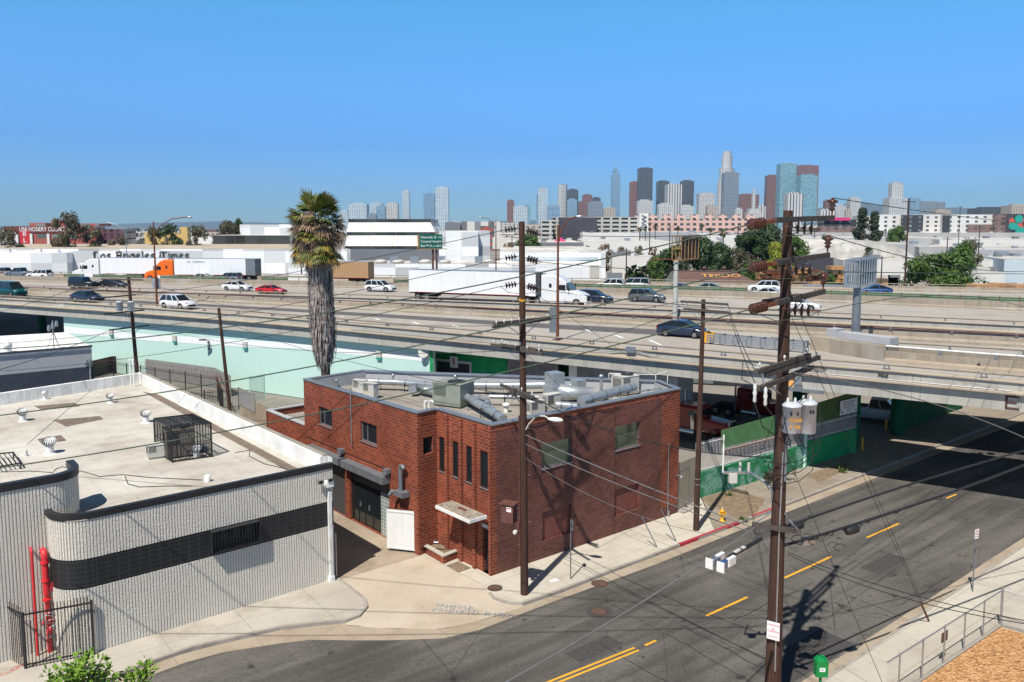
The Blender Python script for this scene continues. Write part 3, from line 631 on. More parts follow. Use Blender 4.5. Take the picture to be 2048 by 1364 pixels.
def fence_posts(t,path,step,proto_fn,name,x0=-120,x1=60,ymax=400,skip=None):
 x0=max(x0,-95)
 q=resample(path,.25);k=int(step/.25);pr=None
 for i in range(k,len(q)-1,k):
  p=q[i]
  if not(x0<p.x<x1):continue
  if skip and skip(p):continue
  d=(q[i+1]-q[i-1]).normalized();rz=atan2(d.y,d.x)
  if pr is None:pr=proto_fn(t,name)
  else:pr=dup(pr,parent=t)
  pr.location=V((p.x,p.y,0))-t.location;pr.rotation_euler=(0,0,rz)
def bracket_near(t,name):
 m=MB();o_=t.location
 for dx in(-.16,.16):m.beam(o_+V((dx*.6,0,RZ-.02)),o_+V((dx,.0,8.06)),.07,.07)
 m.box(o_+V((0,0,RZ-.04)),(.42,.12,.07));m.box(o_+V((0,0,8.09)),(.45,.2,.03))
 return m.build(name,'steel_grey',t)
def bracket(t,name):
 m=MB();o_=t.location
 m.box(o_+V((0,0,8.18)),(.14,.1,.3));m.box(o_+V((0,0,8.06)),(.3,.18,.03));return m.build(name,'steel_grey',t)
def parapet_profile(s=1):
 return[(-.42*s,DZ-.02),(-.38*s,7.5),(-.3*s,8.0),(-.26*s,8.05),(.06*s,8.05),(.1*s,8.0),(.1*s,7.93),(-.02*s,7.9),(-.02*s,7.44),(.3*s,7.4),(.34*s,7.36),(.34*s,7.26),(.02*s,7.22),(.02*s,6.25),(-.5*s,6.25)]
def barrier(name,label,path,prof,mids,mats,rail=True,rail_z=RZ,rail_mat='rail_tan',bfn=bracket,step=6.0,roff=0,xr=(-120,60)):
 L0=path[len(path)//2];t=thing(name,label,'barrier',(L0 .x,L0 .y,DZ))
 m=MB();m.sweep(path,prof,0,True,mids);
 if name=='parapet_wall':pass
 m.build('parapet',mats,t)
 if rail:
  rp=offset(path,roff)if roff else path
  m=MB();m.tube([V((p.x,p.y,rail_z))for p in rp],.065,8);m.build('handrail',rail_mat,t)
  fence_posts(t,rp,step,bfn,'rail_bracket',*xr)
 return t
barrier('parapet_wall','pale concrete parapet along the near edge of the freeway bridge above the street',L_near,parapet_profile(),[1,1,1,1,1,1,0,0,1,1,1,0,0,0,0],['bridge_concrete','tan_ledge'],bfn=bracket_near,step=5.0,roff=-.12)
jers=[(-.3,DZ-.02),(-.28,7.45),(-.13,7.6),(-.1,8.0),(.1,8.0),(.13,7.6),(.38,7.4),(.4,DZ-.02)]
barrier('parapet_wall','tan concrete wall with brown rail between the near ramp and the main freeway lanes',offset(L_A,-.4),jers,[0]*8,['barrier_concrete'],rail_mat='brown_paint',rail_z=8.2,step=4.6,roff=.1)
barrier('parapet_wall','pale concrete parapet with pipe rail along the near side of the main freeway lanes',L_B,parapet_profile(),[1,1,1,1,1,1,0,0,1,1,1,0,0,0,0],['bridge_concrete','tan_ledge'],step=5.5,roff=-.12)
medi=[(-.35,DZ-.02),(-.2,7.5),(-.15,8.25),(.15,8.25),(.2,7.5),(.4,7.36),(.42,DZ-.02)]
tC=barrier('median_wall','tan concrete median wall with green slatted glare fence in the middle of the freeway',offset(L_C,-.42),medi,[0]*7,['barrier_concrete'],rail=False)
barrier('parapet_wall','tan concrete wall with rail along the far side of the freeway',L_D,jers,[0]*8,['barrier_concrete'],step=5.5,rail_z=8.3)
L_Ef0=line(K_Ef,RZ,E0,2048,6,0,45);L_Er0=line(K_Er,RZ,E0,2048,6,0,45)
barrier('parapet_wall','concrete parapet with bright white rail starting at the sign pedestal',L_Ef0,[(-.25,6.3),(-.2,8.0),(.12,8.0),(.16,7.5),(.6,7.42),(.62,DZ-.02),(.0,6.3)],[0,0,0,1,1,1,0],['barrier_concrete','tan_ledge'],rail_mat='white_paint',step=3.2)
barrier('parapet_wall','low concrete parapet with grey rail just behind the white railed one',L_Er0,[(-.2,6.3),(-.15,8.0),(.15,8.0),(.2,6.3)],[0]*4,['barrier_concrete'],step=4.2)

cpath=offset(L_C,-.42)
def at_col(path,px):
 """point of a plan path seen in photo column px"""
 k=(px-CX)/FX
 for a,b in zip(path,path[1:]):

  fa=a.x/a.y-k*1.0;fb=b.x/b.y-k*1.0
  if(fa<=0)!=(fb<=0):return a.lerp(b,fa/(fa-fb))
 return path[0]if k<0 else path[-1]
def sub(path,p0,p1,step=1.0):
 a,b=at_col(path,p0),at_col(path,p1);q=resample(path,.5)
 ia=min(range(len(q)),key=lambda i:(q[i]-a).length);ib=min(range(len(q)),key=lambda i:(q[i]-b).length);return q[ia:ib+1]
for x0,x1,ws in((129,166,0),(185,282,0),(323,455,0),(524,573,0),(573,632,1),(790,1494,0),(1634,2100,0)):
 q=sub(cpath,x0,x1);q=q[::4]+[q[-1]]
 m=MB();m.sweep(q,[(-.02,8.28),(.02,8.28),(.02,8.47),(-.02,8.47)]);m.sweep(q,[(-.02,8.54),(.02,8.54),(.02,8.7),(-.02,8.7)]);m.build('slat_panel','white_paint' if ws else 'fence_green',tC)if 'fence_green' in MATS else None
 if 'fence_green' not in MATS:
  plain('fence_green',(.04,.11,.055),.7,var=.15);plain('fence_tan',(.3,.28,.2),.7,var=.1);m.build('slat_panel','fence_green',tC)
 m=MB();m.sweep(q,[(-.03,8.48),(.03,8.48),(.03,8.53),(-.03,8.53)]);m.sweep(q,[(-.04,8.72),(.04,8.72),(.04,8.79),(-.04,8.79)]);m.build('slat_rail','fence_tan',tC)
 def gpst(t,name):
  m=MB();m.box(t.location+V((0,0,8.5)),(.12,.12,.62));return m.build(name,'brown_paint',t)
 gq=resample([q[0],*q[1:]],2.45);pr=None
 for i,p in enumerate(gq[::1]):
  if i%1:continue
  m=MB();m.box((p.x,p.y,8.52),(.1,.1,.6),atan2(-.48,.87));m.build('fence_post','brown_paint',tC)

t=thing('sign_pedestal','tall pale concrete pedestal block patched with grey paint under the sign post','pedestal',G(1710,715,DZ))
ax=(L_near2[-1]-L_near2[0]).normalized();nn=V((-ax.y,ax.x,0))
p0=G(1658,706,DZ);p1=G(1768,723,DZ);mid=(p0+p1)/2;Lp=(p1-p0).length
m=MB();rz=atan2((p1-p0).y,(p1-p0).x);ux=(p1-p0).normalized();uy=V((-ux.y,ux.x,0))
m.box(mid+uy*.9+V((0,0,.55)),(Lp,1.8,1.14),rz);m.build('block','barrier_concrete',t)
m=MB();m.box(mid+uy*1.25+V((0,0,1.4)),(Lp*.97,1.1,.52),rz);m.box(mid-ux*(Lp/2+.5)+uy*1.4+V((0,0,.95)),(.9,1.1,1.7),rz);m.build('upper_block','paint_grey',t)
m=MB();pa=G(1614,700,DZ);pb=p0;m.box((pa+pb)/2+uy*.9+V((0,0,.55)),((pb-pa).length-.01,1.2,1.15),atan2((pb-pa).y,(pb-pa).x));m.build('wing_wall','tan_ledge',t)

a=G(1392,686,DZ);b=G(1607,706,DZ);ux=(b-a).normalized();uy=V((-ux.y,ux.x,0));L=(b-a).length
t=thing('crash_cushion','long galvanised crash cushion with yellow nose on the ramp gore','crash cushion',a)
for s_ in(0,1):
 for k in range(4):
  m=MB();o_=uy*(s_*1.1);m.beam(a+ux*1+o_+V((0,0,.2+k*.19)),b+o_+V((0,0,.2+k*.19)),.07,.12);m.build('guard_rail','galv',t)
for k in range(8):
 p=a+ux*(1+(L-1)*k/7.)
 m=MB();m.beam(p+V((0,0,.84)),p+uy*1.1+V((0,0,.84)),.12,.08);m.beam(p+V((0,0,.0)),p+V((0,0,.8)),.1,.1);m.beam(p+uy*1.1,p+uy*1.1+V((0,0,.8)),.1,.1);m.build('cross_frame','steel_grey',t)
m=MB();m.lathe([(.55,.1),(.58,.12),(.58,.85),(.5,.9)],a+ux*.75+uy*.55,14);m.box(a+ux*.95+uy*.55+V((0,0,.5)),(.5,1.15,.8),atan2(ux.y,ux.x));m.build('nose','yellow_paint',t)

for i,(px,py,col,w_)in enumerate(((1957,733,'ink_black',.55),(1972,732,'ink_black',.4),(1985,732,'car_blue',.5),(2008,732,'plastic_white',.6))):
 p=G(px,py,DZ+.2);m=MB();rr=random.Random(i)
 m.lathe([(w_*.3,0),(w_*.5,.1),(w_*.42,.25),(w_*.15,.38)],p,9)
 m.v=[(x+rr.uniform(-.08,.08),y+rr.uniform(-.08,.08),z+rr.uniform(-.02,.05))for x,y,z in m.v]
 tag(m.build('litter_bag',col),['flat black bag at the left end of the litter row','small dark bundle next to the blue bag','blue litter bag between the dark and the white one','white plastic litter bag by the freeway wall'][i],'bag')

i_=at_col(L_near,2030);d=(at_col(L_near,2046)-at_col(L_near,2000)).normalized();nr=V((d.y,-d.x,0))
scrawl('graffiti',['E'],V((i_.x,i_.y,6.4)),d,V((0,0,1)),.65,.75,'spray_brown','large brown painted letter E on the bridge girder',nrm=nr,th=.12,jit=0,off=.06)
i_=at_col(L_near,112);d=(at_col(L_near,140)-at_col(L_near,100)).normalized();nr=V((d.y,-d.x,0))
scrawl('graffiti',['CAG'],V((i_.x,i_.y,7.48)),d,V((0,0,1)),.35,.4,'ink_white','small white sprayed scrawl on the bridge parapet at far left',nrm=nr,th=.07,off=.04)
i_=at_col(L_near,1612);d=(at_col(L_near,1640)-at_col(L_near,1600)).normalized();nr=V((d.y,-d.x,0))
scrawl('graffiti',['MKNOEMA','ENGORS'],V((i_.x,i_.y,7.7)),d,V((0,0,1)),.17,.23,'spray_black','black sprayed scrawl on the bridge parapet behind the big pole',nrm=nr,th=.03,off=.04)
i_=at_col(L_near,1768);scrawl('graffiti',['MAK'],V((i_.x,i_.y,7.55)),d,V((0,0,1)),.22,.2,'spray_black','short black tag on the bridge parapet below the sign pedestal',nrm=nr,th=.06,off=.04)

i_=at_col(L_near,1597);t=thing('junction_box','grey electrical box with conduit on the bridge girder beside an orange patch','electrical box',(i_.x,i_.y,6.9))
m=MB();rz=atan2(d.y,d.x);m.box(i_+nr*.2+d*.3+V((0,0,6.9)),(.42,.2,.62),rz);m.build('cabinet','galv',t)
m=MB();m.box(i_+nr*.06+d*.3+V((0,0,6.2)),(3.2,.3,.22),rz);m.box(i_+nr*.15+d*.3+V((0,0,6.35)),(.5,.3,.4),rz);m.build('mounting_channel','steel_grey',t)
m=MB();m.box(i_+nr*.03-d*.5+V((0,0,6.75)),(.95,.03,.75),rz);m.build('painted_patch','patch_orange',t)if 'patch_orange' in MATS else(plain('patch_orange',(.7,.35,.1),.8),m.build('painted_patch','patch_orange',t))
i_=at_col(L_near,1266);q=sub(L_near,1190,1320);d=(q[-1]-q[0]).normalized();nr=V((d.y,-d.x,0))
t=thing('junction_box','grey electrical box at the middle of the conduit on the bridge parapet','electrical box',(i_.x,i_.y,7.9))
m=MB();m.box(i_+nr*.15+V((0,0,7.95)),(.7,.3,.42),atan2(d.y,d.x));m.build('cabinet','galv',t)
q=sub(L_near,700,2048)[::3]
m=MB();pts=[]
for p in q:
 dd=(p-i_).length;b=max(0,1-dd/3.2);b=b*b*(3-2*b);pts.append(V((p.x,p.y,7.46+.42*b))+V((nr.x,nr.y,0))*(.2 if b<.05 else .12))
m.tube(pts,.03,5);m.build('conduit','galv',t)

def bridge_column(p,label):
 t=thing('bridge_column',label,'column',(p.x,p.y,0),group='green columns under the bridge')
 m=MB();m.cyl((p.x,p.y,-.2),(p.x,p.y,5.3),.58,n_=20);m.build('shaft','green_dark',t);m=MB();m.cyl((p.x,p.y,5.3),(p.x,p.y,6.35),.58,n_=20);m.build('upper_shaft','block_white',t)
bridge_column(G(1795,868),'green bridge column beside the yellow bollard under the overpass')
bridge_column(D(1127,740,84),'green and white bridge column behind the brick building roof')
bridge_column(D(85,660,128),'green bridge column at the far left opening under the freeway')
bridge_column(D(1600,780,66),'green bridge column behind the transformers under the freeway')
bridge_column(D(1905,820,78),'green bridge column deep under the overpass at the right')

# ================================================================ BRICK BUILDING
c0=XY(G(983,1152));c1=XY(G(1355,1025));u1=(c1-c0).normalized();TOPZ=HZ(983,851,c0)
n1=V((u1 .y,-u1 .x,0))
e1=XY(G(873,819,TOPZ));e2=XY(G(834,827,TOPZ));c3=XY(G(607,759,TOPZ));c4=XY(G(725,741,TOPZ));c5=XY(G(1320,762,TOPZ))
u2=(c0-e1).normalized();n2=V((u2 .y,-u2 .x,0))
u3=(e2-c3).normalized();n3=V((u3 .y,-u3 .x,0))
un=(e1-e2).normalized();nn_=V((un.y,-un.x,0))
bb=thing('brick_building','two storey red brick building with flat grey roof full of ducts at the street corner','building',c0)
def zq(px,py,o_,u):
 """distance along wall (from o_, direction u) and height of the wall point seen at a pixel"""
 d=ray(px,py);k=d.x/d.y;s=(k*o_.y-o_.x)/(u.x-k*u.y);p=o_+u*s;return s,CH+d.z*(p.y/d.y)
def wall(name,a,b,z0,z1,holes,mat,parent,th=.25,n_=None,back=True):
 """solid wall a->b (outward normal right of travel) with rectangular holes [(s0, s1, z0, z1)]; reveals included"""
 L=(b-a).length;u=(b-a)/L;o_=V((u.y,-u.x,0))
 xs=sorted({0,L,*[h[0]for h in holes],*[h[1]for h in holes]});zs=sorted({z0,z1,*[h[2]for h in holes],*[h[3]for h in holes]})
 m=MB();P=lambda s,z,d=0:a+u*s-o_*d+V((0,0,z))
 for i in range(len(xs)-1):
  for j in range(len(zs)-1):
   cx,cz=(xs[i]+xs[i+1])/2,(zs[j]+zs[j+1])/2
   if any(h[0]<cx<h[1]and h[2]<cz<h[3]for h in holes):continue
   m.quad(P(xs[i],zs[j]),P(xs[i+1],zs[j]),P(xs[i+1],zs[j+1]),P(xs[i],zs[j+1]))
   if back:m.quad(P(xs[i+1],zs[j],th),P(xs[i],zs[j],th),P(xs[i],zs[j+1],th),P(xs[i+1],zs[j+1],th))
 for s0,s1,a0,a1 in holes:
  m.quad(P(s0,a0),P(s1,a0),P(s1,a0,th),P(s0,a0,th));m.quad(P(s1,a1),P(s0,a1),P(s0,a1,th),P(s1,a1,th))
  m.quad(P(s0,a1),P(s0,a0),P(s0,a0,th),P(s0,a1,th));m.quad(P(s1,a0),P(s1,a1),P(s1,a1,th),P(s1,a0,th))
 m.quad(P(0,z1),P(L,z1),P(L,z1,th),P(0,z1,th));m.quad(P(L,z0),P(L,z0,th),P(L,z1,th),P(L,z1));m.quad(P(0,z0,th),P(0,z0),P(0,z1),P(0,z1,th))
 return m.build(name,mat,parent)
def box_in(m,a,u,o_,s0,s1,z0,z1,d0,d1,mi=0):
 """box spanning s0..s1 along u, d0..d1 outward"""
 P=lambda s,z,d:a+u*s+o_*d+V((0,0,z))
 vs=[P(s0,z0,d0),P(s1,z0,d0),P(s1,z0,d1),P(s0,z0,d1),P(s0,z1,d0),P(s1,z1,d0),P(s1,z1,d1),P(s0,z1,d1)]
 m.add(vs,((0,1,2,3),(4,7,6,5),(0,4,5,1),(1,5,6,2),(2,6,7,3),(3,7,4,0)))
def window(parent,a,u,o_,r,frame='steel_grey',glass='glass_tint',mull=(.5,),inset=.14,fw=.05,sill='galv',label=None,trans=0):
 s0,s1,z0,z1=r;m=MB()
 box_in(m,a,u,o_,s0,s1,z0+.001,z0+fw,-inset-.05,-inset+.03);box_in(m,a,u,o_,s0,s1,z1-fw,z1-.001,-inset-.05,-inset+.03)
 box_in(m,a,u,o_,s0+.001,s0+fw,z0+fw,z1-fw,-inset-.05,-inset+.03);box_in(m,a,u,o_,s1-fw,s1-.001,z0+fw,z1-fw,-inset-.05,-inset+.03)
 for t in mull:x=lerp(s0,s1,t);box_in(m,a,u,o_,x-fw/2,x+fw/2,z0+fw,z1-fw,-inset-.05,-inset+.025)
 w_=m.build('window',frame,parent)
 m=MB();m.quad(*(a+u*s+V((0,0,z))-o_*(inset+.01)for s,z in((s0,z0),(s1,z0),(s1,z1),(s0,z1))));m.build('pane',glass,w_)
 if sill:m=MB();box_in(m,a,u,o_,s0-.04,s1+.04,z0-.05,z0-.001,-.1,.05);m.build('sill',sill,w_)
 return w_
def rect(a,u,pts):
 """mean rectangle on a wall from pixel corners tl, tr, br, bl"""
 q=[zq(x,y,a,u)for x,y in pts];return((q[0][0]+q[3][0])/2,(q[1][0]+q[2][0])/2,(q[2][1]+q[3][1])/2,(q[0][1]+q[1][1])/2)

def S8(x,y):return(960+x/3.657,700+y/3.657)
def S3(x,y):return(1000+x/3.377,960+y/3.377)
def S7(x,y):return(520+x/3.657,700+y/3.657)
def S1(x,y):return(620+x/4.096,980+y/4.096)
w1=rect(c0,u1,[S8(452,690),S8(672,640),S8(672,818),S8(452,868)]);w2=rect(c0,u1,[S8(985,565),S8(1168,522),S8(1168,692),S8(985,738)])
b1=rect(c0,u1,[S8(458,1188),S8(665,1125),(1142,1065),(1085,1082)]);b2=rect(c0,u1,[S8(980,1028),S8(1165,968),S8(1165,1162),S8(980,1215)])
L1=(c1-c0).length;
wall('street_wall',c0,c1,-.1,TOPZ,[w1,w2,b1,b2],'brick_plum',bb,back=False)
for r in(w1,w2):window(bb,c0,u1,n1,r,glass='mirror_glass',mull=(),fw=.045,frame='steel_grey')
for r in(b1,b2):
 m=MB();m.quad(*(c0+u1*s+V((0,0,z))-n1*.12 for s,z in((r[0],r[2]),(r[1],r[2]),(r[1],r[3]),(r[0],r[3]))));m.build('blind_panel','brick_panel',bb)

m=MB();box_in(m,c0,u1,n1,L1-1.55,L1,.6,TOPZ-.01,-.01,.003);m.build('wall_facing','brick_red',bb)
m=MB();box_in(m,c0,u1,n1,.002,.35,0,TOPZ-.01,-.01,.003);box_in(m,c0,u1,n1,.35,L1-1.55,TOPZ-.34,TOPZ-.01,-.01,.003);m.build('corner_facing','brick_red',bb)

L2=(c0-e1).length
sl=[rect(e1,u2,[S7(*p)for p in q])for q in(((1308,632),(1357,645),(1362,900),(1313,882)),((1405,662),(1453,675),(1458,940),(1412,922)),((1505,698),(1555,710),(1560,978),(1512,958)),((1605,733),(1665,750),(1668,1020),(1615,1000)))]
zt=sum(r[3]for r in sl)/4;zb=sum(r[2]for r in sl)/4;sl=[(r[0],r[1],zb,zt)for r in sl]
dr=rect(e1,u2,[S1(1412,235),S1(1468,255),S1(1470,612),S1(1415,600)]);dr=(dr[0],dr[1]-.03,0.0,2.25)
wall('entrance_wall',e1,c0-u2*.003,-.1,TOPZ-.004,sl+[dr],'brick_red',bb,th=.3,back=False)
for r in sl:window(bb,e1,u2,n2,r,mull=(),frame='dark_steel',glass='glass_dark',inset=.07)
m=MB();box_in(m,e1,u2,n2,dr[0],dr[1],.0,2.2,-.27,-.22);dd=m.build('door','black_paint',bb)
m=MB();box_in(m,e1,u2,n2,dr[1]-.12,dr[1]-.08,.9,1.15,-.22,-.16);m.build('handle','galv',dd)
for px in(1372,1474,1574):
 s_,_=zq(*S7(px,600),e1,u2);m=MB();box_in(m,e1,u2,n2,s_-.12,s_+.1,-.05,TOPZ-.09,.0,.13);m.build('pilaster','brick_red',bb)
m=MB();box_in(m,e1,u2,n2,L2-.14,L2-.0,-.05,TOPZ-.002,.0,.06);m.build('pilaster','brick_red',bb)

LN=(e1-e2).length;sw=rect(e2,un,[S7(1192,640),S7(1262,632),S7(1266,752),S7(1195,765)])
wall('notch_wall',e2,e1,-.1,TOPZ-.006,[sw],'brick_red',bb);window(bb,e2,un,nn_,sw,mull=(),frame='black_paint',glass='glass_dark',sill=None)
L3=(e2-c3).length
wa=rect(c3,u3,[S7(425,408),S7(525,442),S7(528,575),S7(430,540)]);wb=rect(c3,u3,[S7(733,518),S7(852,555),S7(855,706),S7(737,660)])
g1=rect(c3,u3,[S7(650,900),S7(945,1030),S7(945,1330),S7(665,1185)]);g1=(g1[0],g1[1]+.02,.0,3.2)
g0=(zq(*S7(550,900),c3,u3)[0]-2.6,zq(*S7(620,900),c3,u3)[0]+.0,.0,3.2);g0=(g0[0],min(g0[1],g1[0]-.3),0,3.2)
wall('alley_wall',c3,e2,-.1,TOPZ-.002,[wa,wb,g0,g1],'brick_red',bb,th=.25,back=False)
for r in(wa,wb):window(bb,c3,u3,n3,r,mull=(.33,),frame='steel_grey',glass='glass_dark',fw=.06)
sgb=lerp(g1[0],g1[1],.76)
m=MB();box_in(m,c3,u3,n3,g1[0],g1[1],2.45,3.19,-.2,-.08);m.build('roller_shutter','roller',bb)
m=MB();box_in(m,c3,u3,n3,g0[0],g0[1],.0,3.19,-.2,-.08);m.build('roller_shutter','roller',bb)
gd=MB();box_in(gd,c3,u3,n3,g1[0]+.02,sgb,.02,2.44,-.2,-.16);gdo=gd.build('glass_doors','glass_dark',bb)
for t_ in(0,.22,.45,.72,1):m=MB();x=lerp(g1[0]+.04,sgb,t_);box_in(m,c3,u3,n3,x-.018,x+.018,.02,2.44,-.16,-.13);m.build('door_stile','dark_steel',gdo)
for t_ in(.3,.6):m=MB();x=lerp(g1[0],sgb,t_);box_in(m,c3,u3,n3,x-.03,x+.03,1.0,1.3,-.15,-.1);m.build('handle','galv',gdo)
m=MB();box_in(m,c3,u3,n3,sgb+.01,g1[1],.0,2.44,-.22,-.1);m.build('glass_block_panel','glassblock',bb)
for g in(g0,g1):
 m=MB();box_in(m,c3,u3,n3,g[0]-.15,g[1]+.12,3.22,3.62,.01,.5);m.build('shutter_hood','steel_grey',bb)
 m=MB();e_=c3+u3*(g[1]+.06)+n3*.25;m.cyl(e_+V((0,0,3.05)),e_+V((0,0,3.05))+u3*.05,.2,n_=14);m.build('shutter_gear','dark_steel',bb)

m=MB();
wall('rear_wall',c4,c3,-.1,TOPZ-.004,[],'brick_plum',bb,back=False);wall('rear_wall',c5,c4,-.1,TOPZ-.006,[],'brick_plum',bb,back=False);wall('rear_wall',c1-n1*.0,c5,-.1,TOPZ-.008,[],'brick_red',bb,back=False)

foot=[c0,c1,c5,c4,c3,e2,e1];RFZ=TOPZ-.75
cen=sum(foot,V())/7
m=MB();m.add([(lerp(p.x,cen.x,.012),lerp(p.y,cen.y,.012),RFZ)for p in foot],[list(range(7))]);m.build('roof','roof_grey',bb)
inner=[p.lerp(cen,.036)for p in foot]
m=MB()
for i in range(7):a,b=inner[i],inner[(i+1)%7];m.quad(*(V((p.x,p.y,z))for p,z in((b,RFZ),(a,RFZ),(a,TOPZ-.02),(b,TOPZ-.02))))
m.build('parapet_lining','paint_grey',bb)
m=MB()
for i in range(7):
 a,b=foot[i],foot[(i+1)%7];d=(b-a).normalized();o_=V((d.y,-d.x,0));
 m.beam(a-d*.03-o_*.13+V((0,0,TOPZ+.02+.002*i)),b+d*.03-o_*.13+V((0,0,TOPZ+.02+.002*i)),.36,.07)
m.build('coping','galv',bb)

cs=rect(e1,u2,[S7(1430,1040),S7(1680,1100),S7(1680,1140),S7(1430,1080)]);ca,cb=zq(*S7(1480,1050),e1,u2)[0]-.55,L2-.06
t=thing('door_canopy','weathered white slab canopy over the brick building entrance','canopy',e1+u2*((ca+cb)/2)+V((0,0,2.9)))
CZ=2.95
m=MB();box_in(m,e1,u2,n2,ca,cb,CZ,CZ+.16,.23,1.3);m.build('fascia','parapet_white',t)
m=MB();box_in(m,e1,u2,n2,ca+.06,cb-.06,CZ+.163,CZ+.18,.25,1.24);m.build('roofing_felt','canopy_top',t)
m=MB();box_in(m,e1,u2,n2,ca+1.1,ca+1.7,CZ+.18,CZ+.24,.6,.72);m.build('brick_scrap','brick_panel',t)

m=MB();s_=(dr[0]+dr[1])/2;box_in(m,e1,u2,n2,dr[0]-.05,dr[1]+.02,2.3,2.52,.003,.03);m.build('number_plate','steel_grey',bb)
text('number','1500','ink_white',facing(e1+u2*s_+n2*.035+V((0,0,2.41)),u2),.2,bb)

pA=XY(G(847,1105));pB=XY(G(887,1128));pC=XY(G(929,1111));t=thing('planter','low brick planter of bare soil beside the entrance','planter',pB)
pE=e1+u2*.95+n2*.02;pD=e2+un*.04
m=MB();h_=.38
for a,b in((pA,pB),(pB,pC)):
 d=(b-a).normalized();o_=V((d.y,-d.x,0));m.beam(a-o_*.1+V((0,0,h_/2-.02)),b-o_*.1+V((0,0,h_/2-.02)),.2,h_)
m.build('planter_wall','brick_red',t)
m=MB()
for k,(a,b)in enumerate(((pA,pB),(pB,pC))):
 d=(b-a).normalized();o_=V((d.y,-d.x,0));m.beam(a-o_*.1+V((0,0,h_+.012+.004*k)),b-o_*.1+V((0,0,h_+.012+.004*k)),.24,.06)
m.build('planter_cap','sidewalk',t)
m=MB();m.add([(p.x,p.y,.3)for p in(pA,pB,pC,e1+u2*1.3-n2*.1,e1-n2*.1,e2-n2*.1)],[list(range(6))]);m.build('soil','dirt',t)
p=G(880,1083,.3);m=MB();rr=random.Random(3)
for i in range(40):
 a=rr.uniform(0,6.28);tip=p+V((cos(a)*rr.uniform(.05,.3),sin(a)*rr.uniform(.05,.3),rr.uniform(.1,.75)));s_=V((sin(a),-cos(a),0))*.025
 mid_=p.lerp(tip,.5)+V((0,0,.1));m.add([p-s_,p+s_,mid_+s_,mid_-s_,tip],[(0,1,2,3),(3,2,4)])
tag(m.build('dry_plant','frond_gold'),'small withered golden plant in the brick planter','plant')
p=G(868,1087,.3);m=MB();m.lathe([(.09,0),(.1,.2),(.06,.32)],p,10);m.cyl(p+V((.0,-.1,.1)),p+V((.25,-.1,.1)),.05);tag(m.build('pipe_valve','galv'),'grey standpipe valve in the brick planter beside the dry plant','valve')

ga,gb=G(774,1100),G(838,1107);gt=HZ(833,1020,gb)
t=thing('sheet_gate','white sheet metal gate standing open against the brick wall','gate',gb)
gu=(gb-ga).normalized();go=V((gu.y,-gu.x,0));Lg=(gb-ga).length
ga=XY(ga);m=MB();box_in(m,ga,gu,go,0,Lg,.12,2.25,-.03,.0);m.build('sheet','white_paint',t)
m=MB();box_in(m,ga,gu,go,Lg+.005,Lg+.1,0,2.3,-.06,.03);m.build('gate_post','galv',t)
m=MB();box_in(m,ga,gu,go,0.002,Lg,.12,.2,.001,.03);box_in(m,ga,gu,go,.0,Lg,2.1,2.16,.001,.02)
for i in range(1,4):box_in(m,ga,gu,go,Lg*i/4,Lg*i/4+.012,.2,2.1,.001,.006)
m.build('gate_frame','block_white',t)
for i in range(17):x=.05+i*(Lg-.1)/16;m=MB();m.cyl(ga+gu*x+V((0,0,2.26)),ga+gu*x+V((0,0,2.42)),.022,.005,5);m.build('spike','rust',t)

w0=c3-n3*.0;dz=0
wz=4.6;la=XY(G(524,822,wz));
wing=thing('brick_annex','low brick annex with flat roof behind the brick building','building',c3)
wl=c3+(-u3)*(c3-la).length
back=V((-n3 .x,-n3 .y,0))
wall('annex_wall',wl,c3-u3*.01,-.1,wz,[],'brick_red',wing);wall('annex_wall',wl+back*3.4,wl,-.1,wz-.003,[],'brick_red',wing);wall('annex_wall',c3+back*3.4,wl+back*3.4,-.1,wz-.002,[],'brick_plum',wing)
m=MB();m.add([tuple(p+V((0,0,wz-.45)))for p in(wl,c3,c3+back*3.4,wl+back*3.4)],[(0,1,2,3)]);m.build('roof','roof_grey',wing)
m=MB()
for k,(a,b)in enumerate(((wl,c3),(wl+back*3.4,wl),(c3+back*3.4,wl+back*3.4))):
 d=(b-a).normalized();o_=V((d.y,-d.x,0));m.beam(a-o_*.13+V((0,0,wz+.02+.002*k)),b-o_*.13+V((0,0,wz+.02+.002*k)),.34,.06)
m.build('coping','paint_grey',wing)

def lampbox(s_,z,label):
 p=c3+u3*s_;t=thing('wall_lamp',label,'wall lamp',p+V((0,0,z)))
 m=MB();box_in(m,c3,u3,n3,s_-.2,s_+.2,z-.08,z+.14,.002,.3);box_in(m,c3,u3,n3,s_-.14,s_+.14,z-.18,z-.08,.05,.34);m.build('housing','steel_grey',t)
 m=MB();box_in(m,c3,u3,n3,s_-.12,s_+.12,z-.2,z-.181,.1,.3);m.build('lens','lamp_glass',t)
for(x,y),lb in(((610,735),'box lamp on the alley wall between the two shutter hoods'),((945,885),'box lamp on the alley wall right above the duct vent')):
 s_,z=zq(*S7(x,y),c3,u3);lampbox(s_,z,lb)
sA,zA=zq(*S7(332,625),c3,u3);sB,zB=zq(*S7(930,868),c3,u3)
m=MB();m.tube([c3+u3*sA+n3*.03+V((0,0,zA)),c3+u3*sB+n3*.03+V((0,0,zB))],.025,6);m.build('conduit','brown_paint',bb)
s_,z=zq(*S7(668,300),c3,u3);s2,z2=zq(*S7(683,705),c3,u3)
m=MB();m.tube([c3+u3*s_+n3*.05+V((0,0,TOPZ+.35)),c3+u3*s_+n3*.05+V((0,0,z2))],.035,8);m.build('vent_pipe','galv',bb)
s_,z=zq(*S7(1062,1020),c3,u3);t=thing('wall_vent','grey bent duct vent with box on the alley brick wall','duct',c3+u3*s_+V((0,0,z)))
p=c3+u3*s_+n3*.28
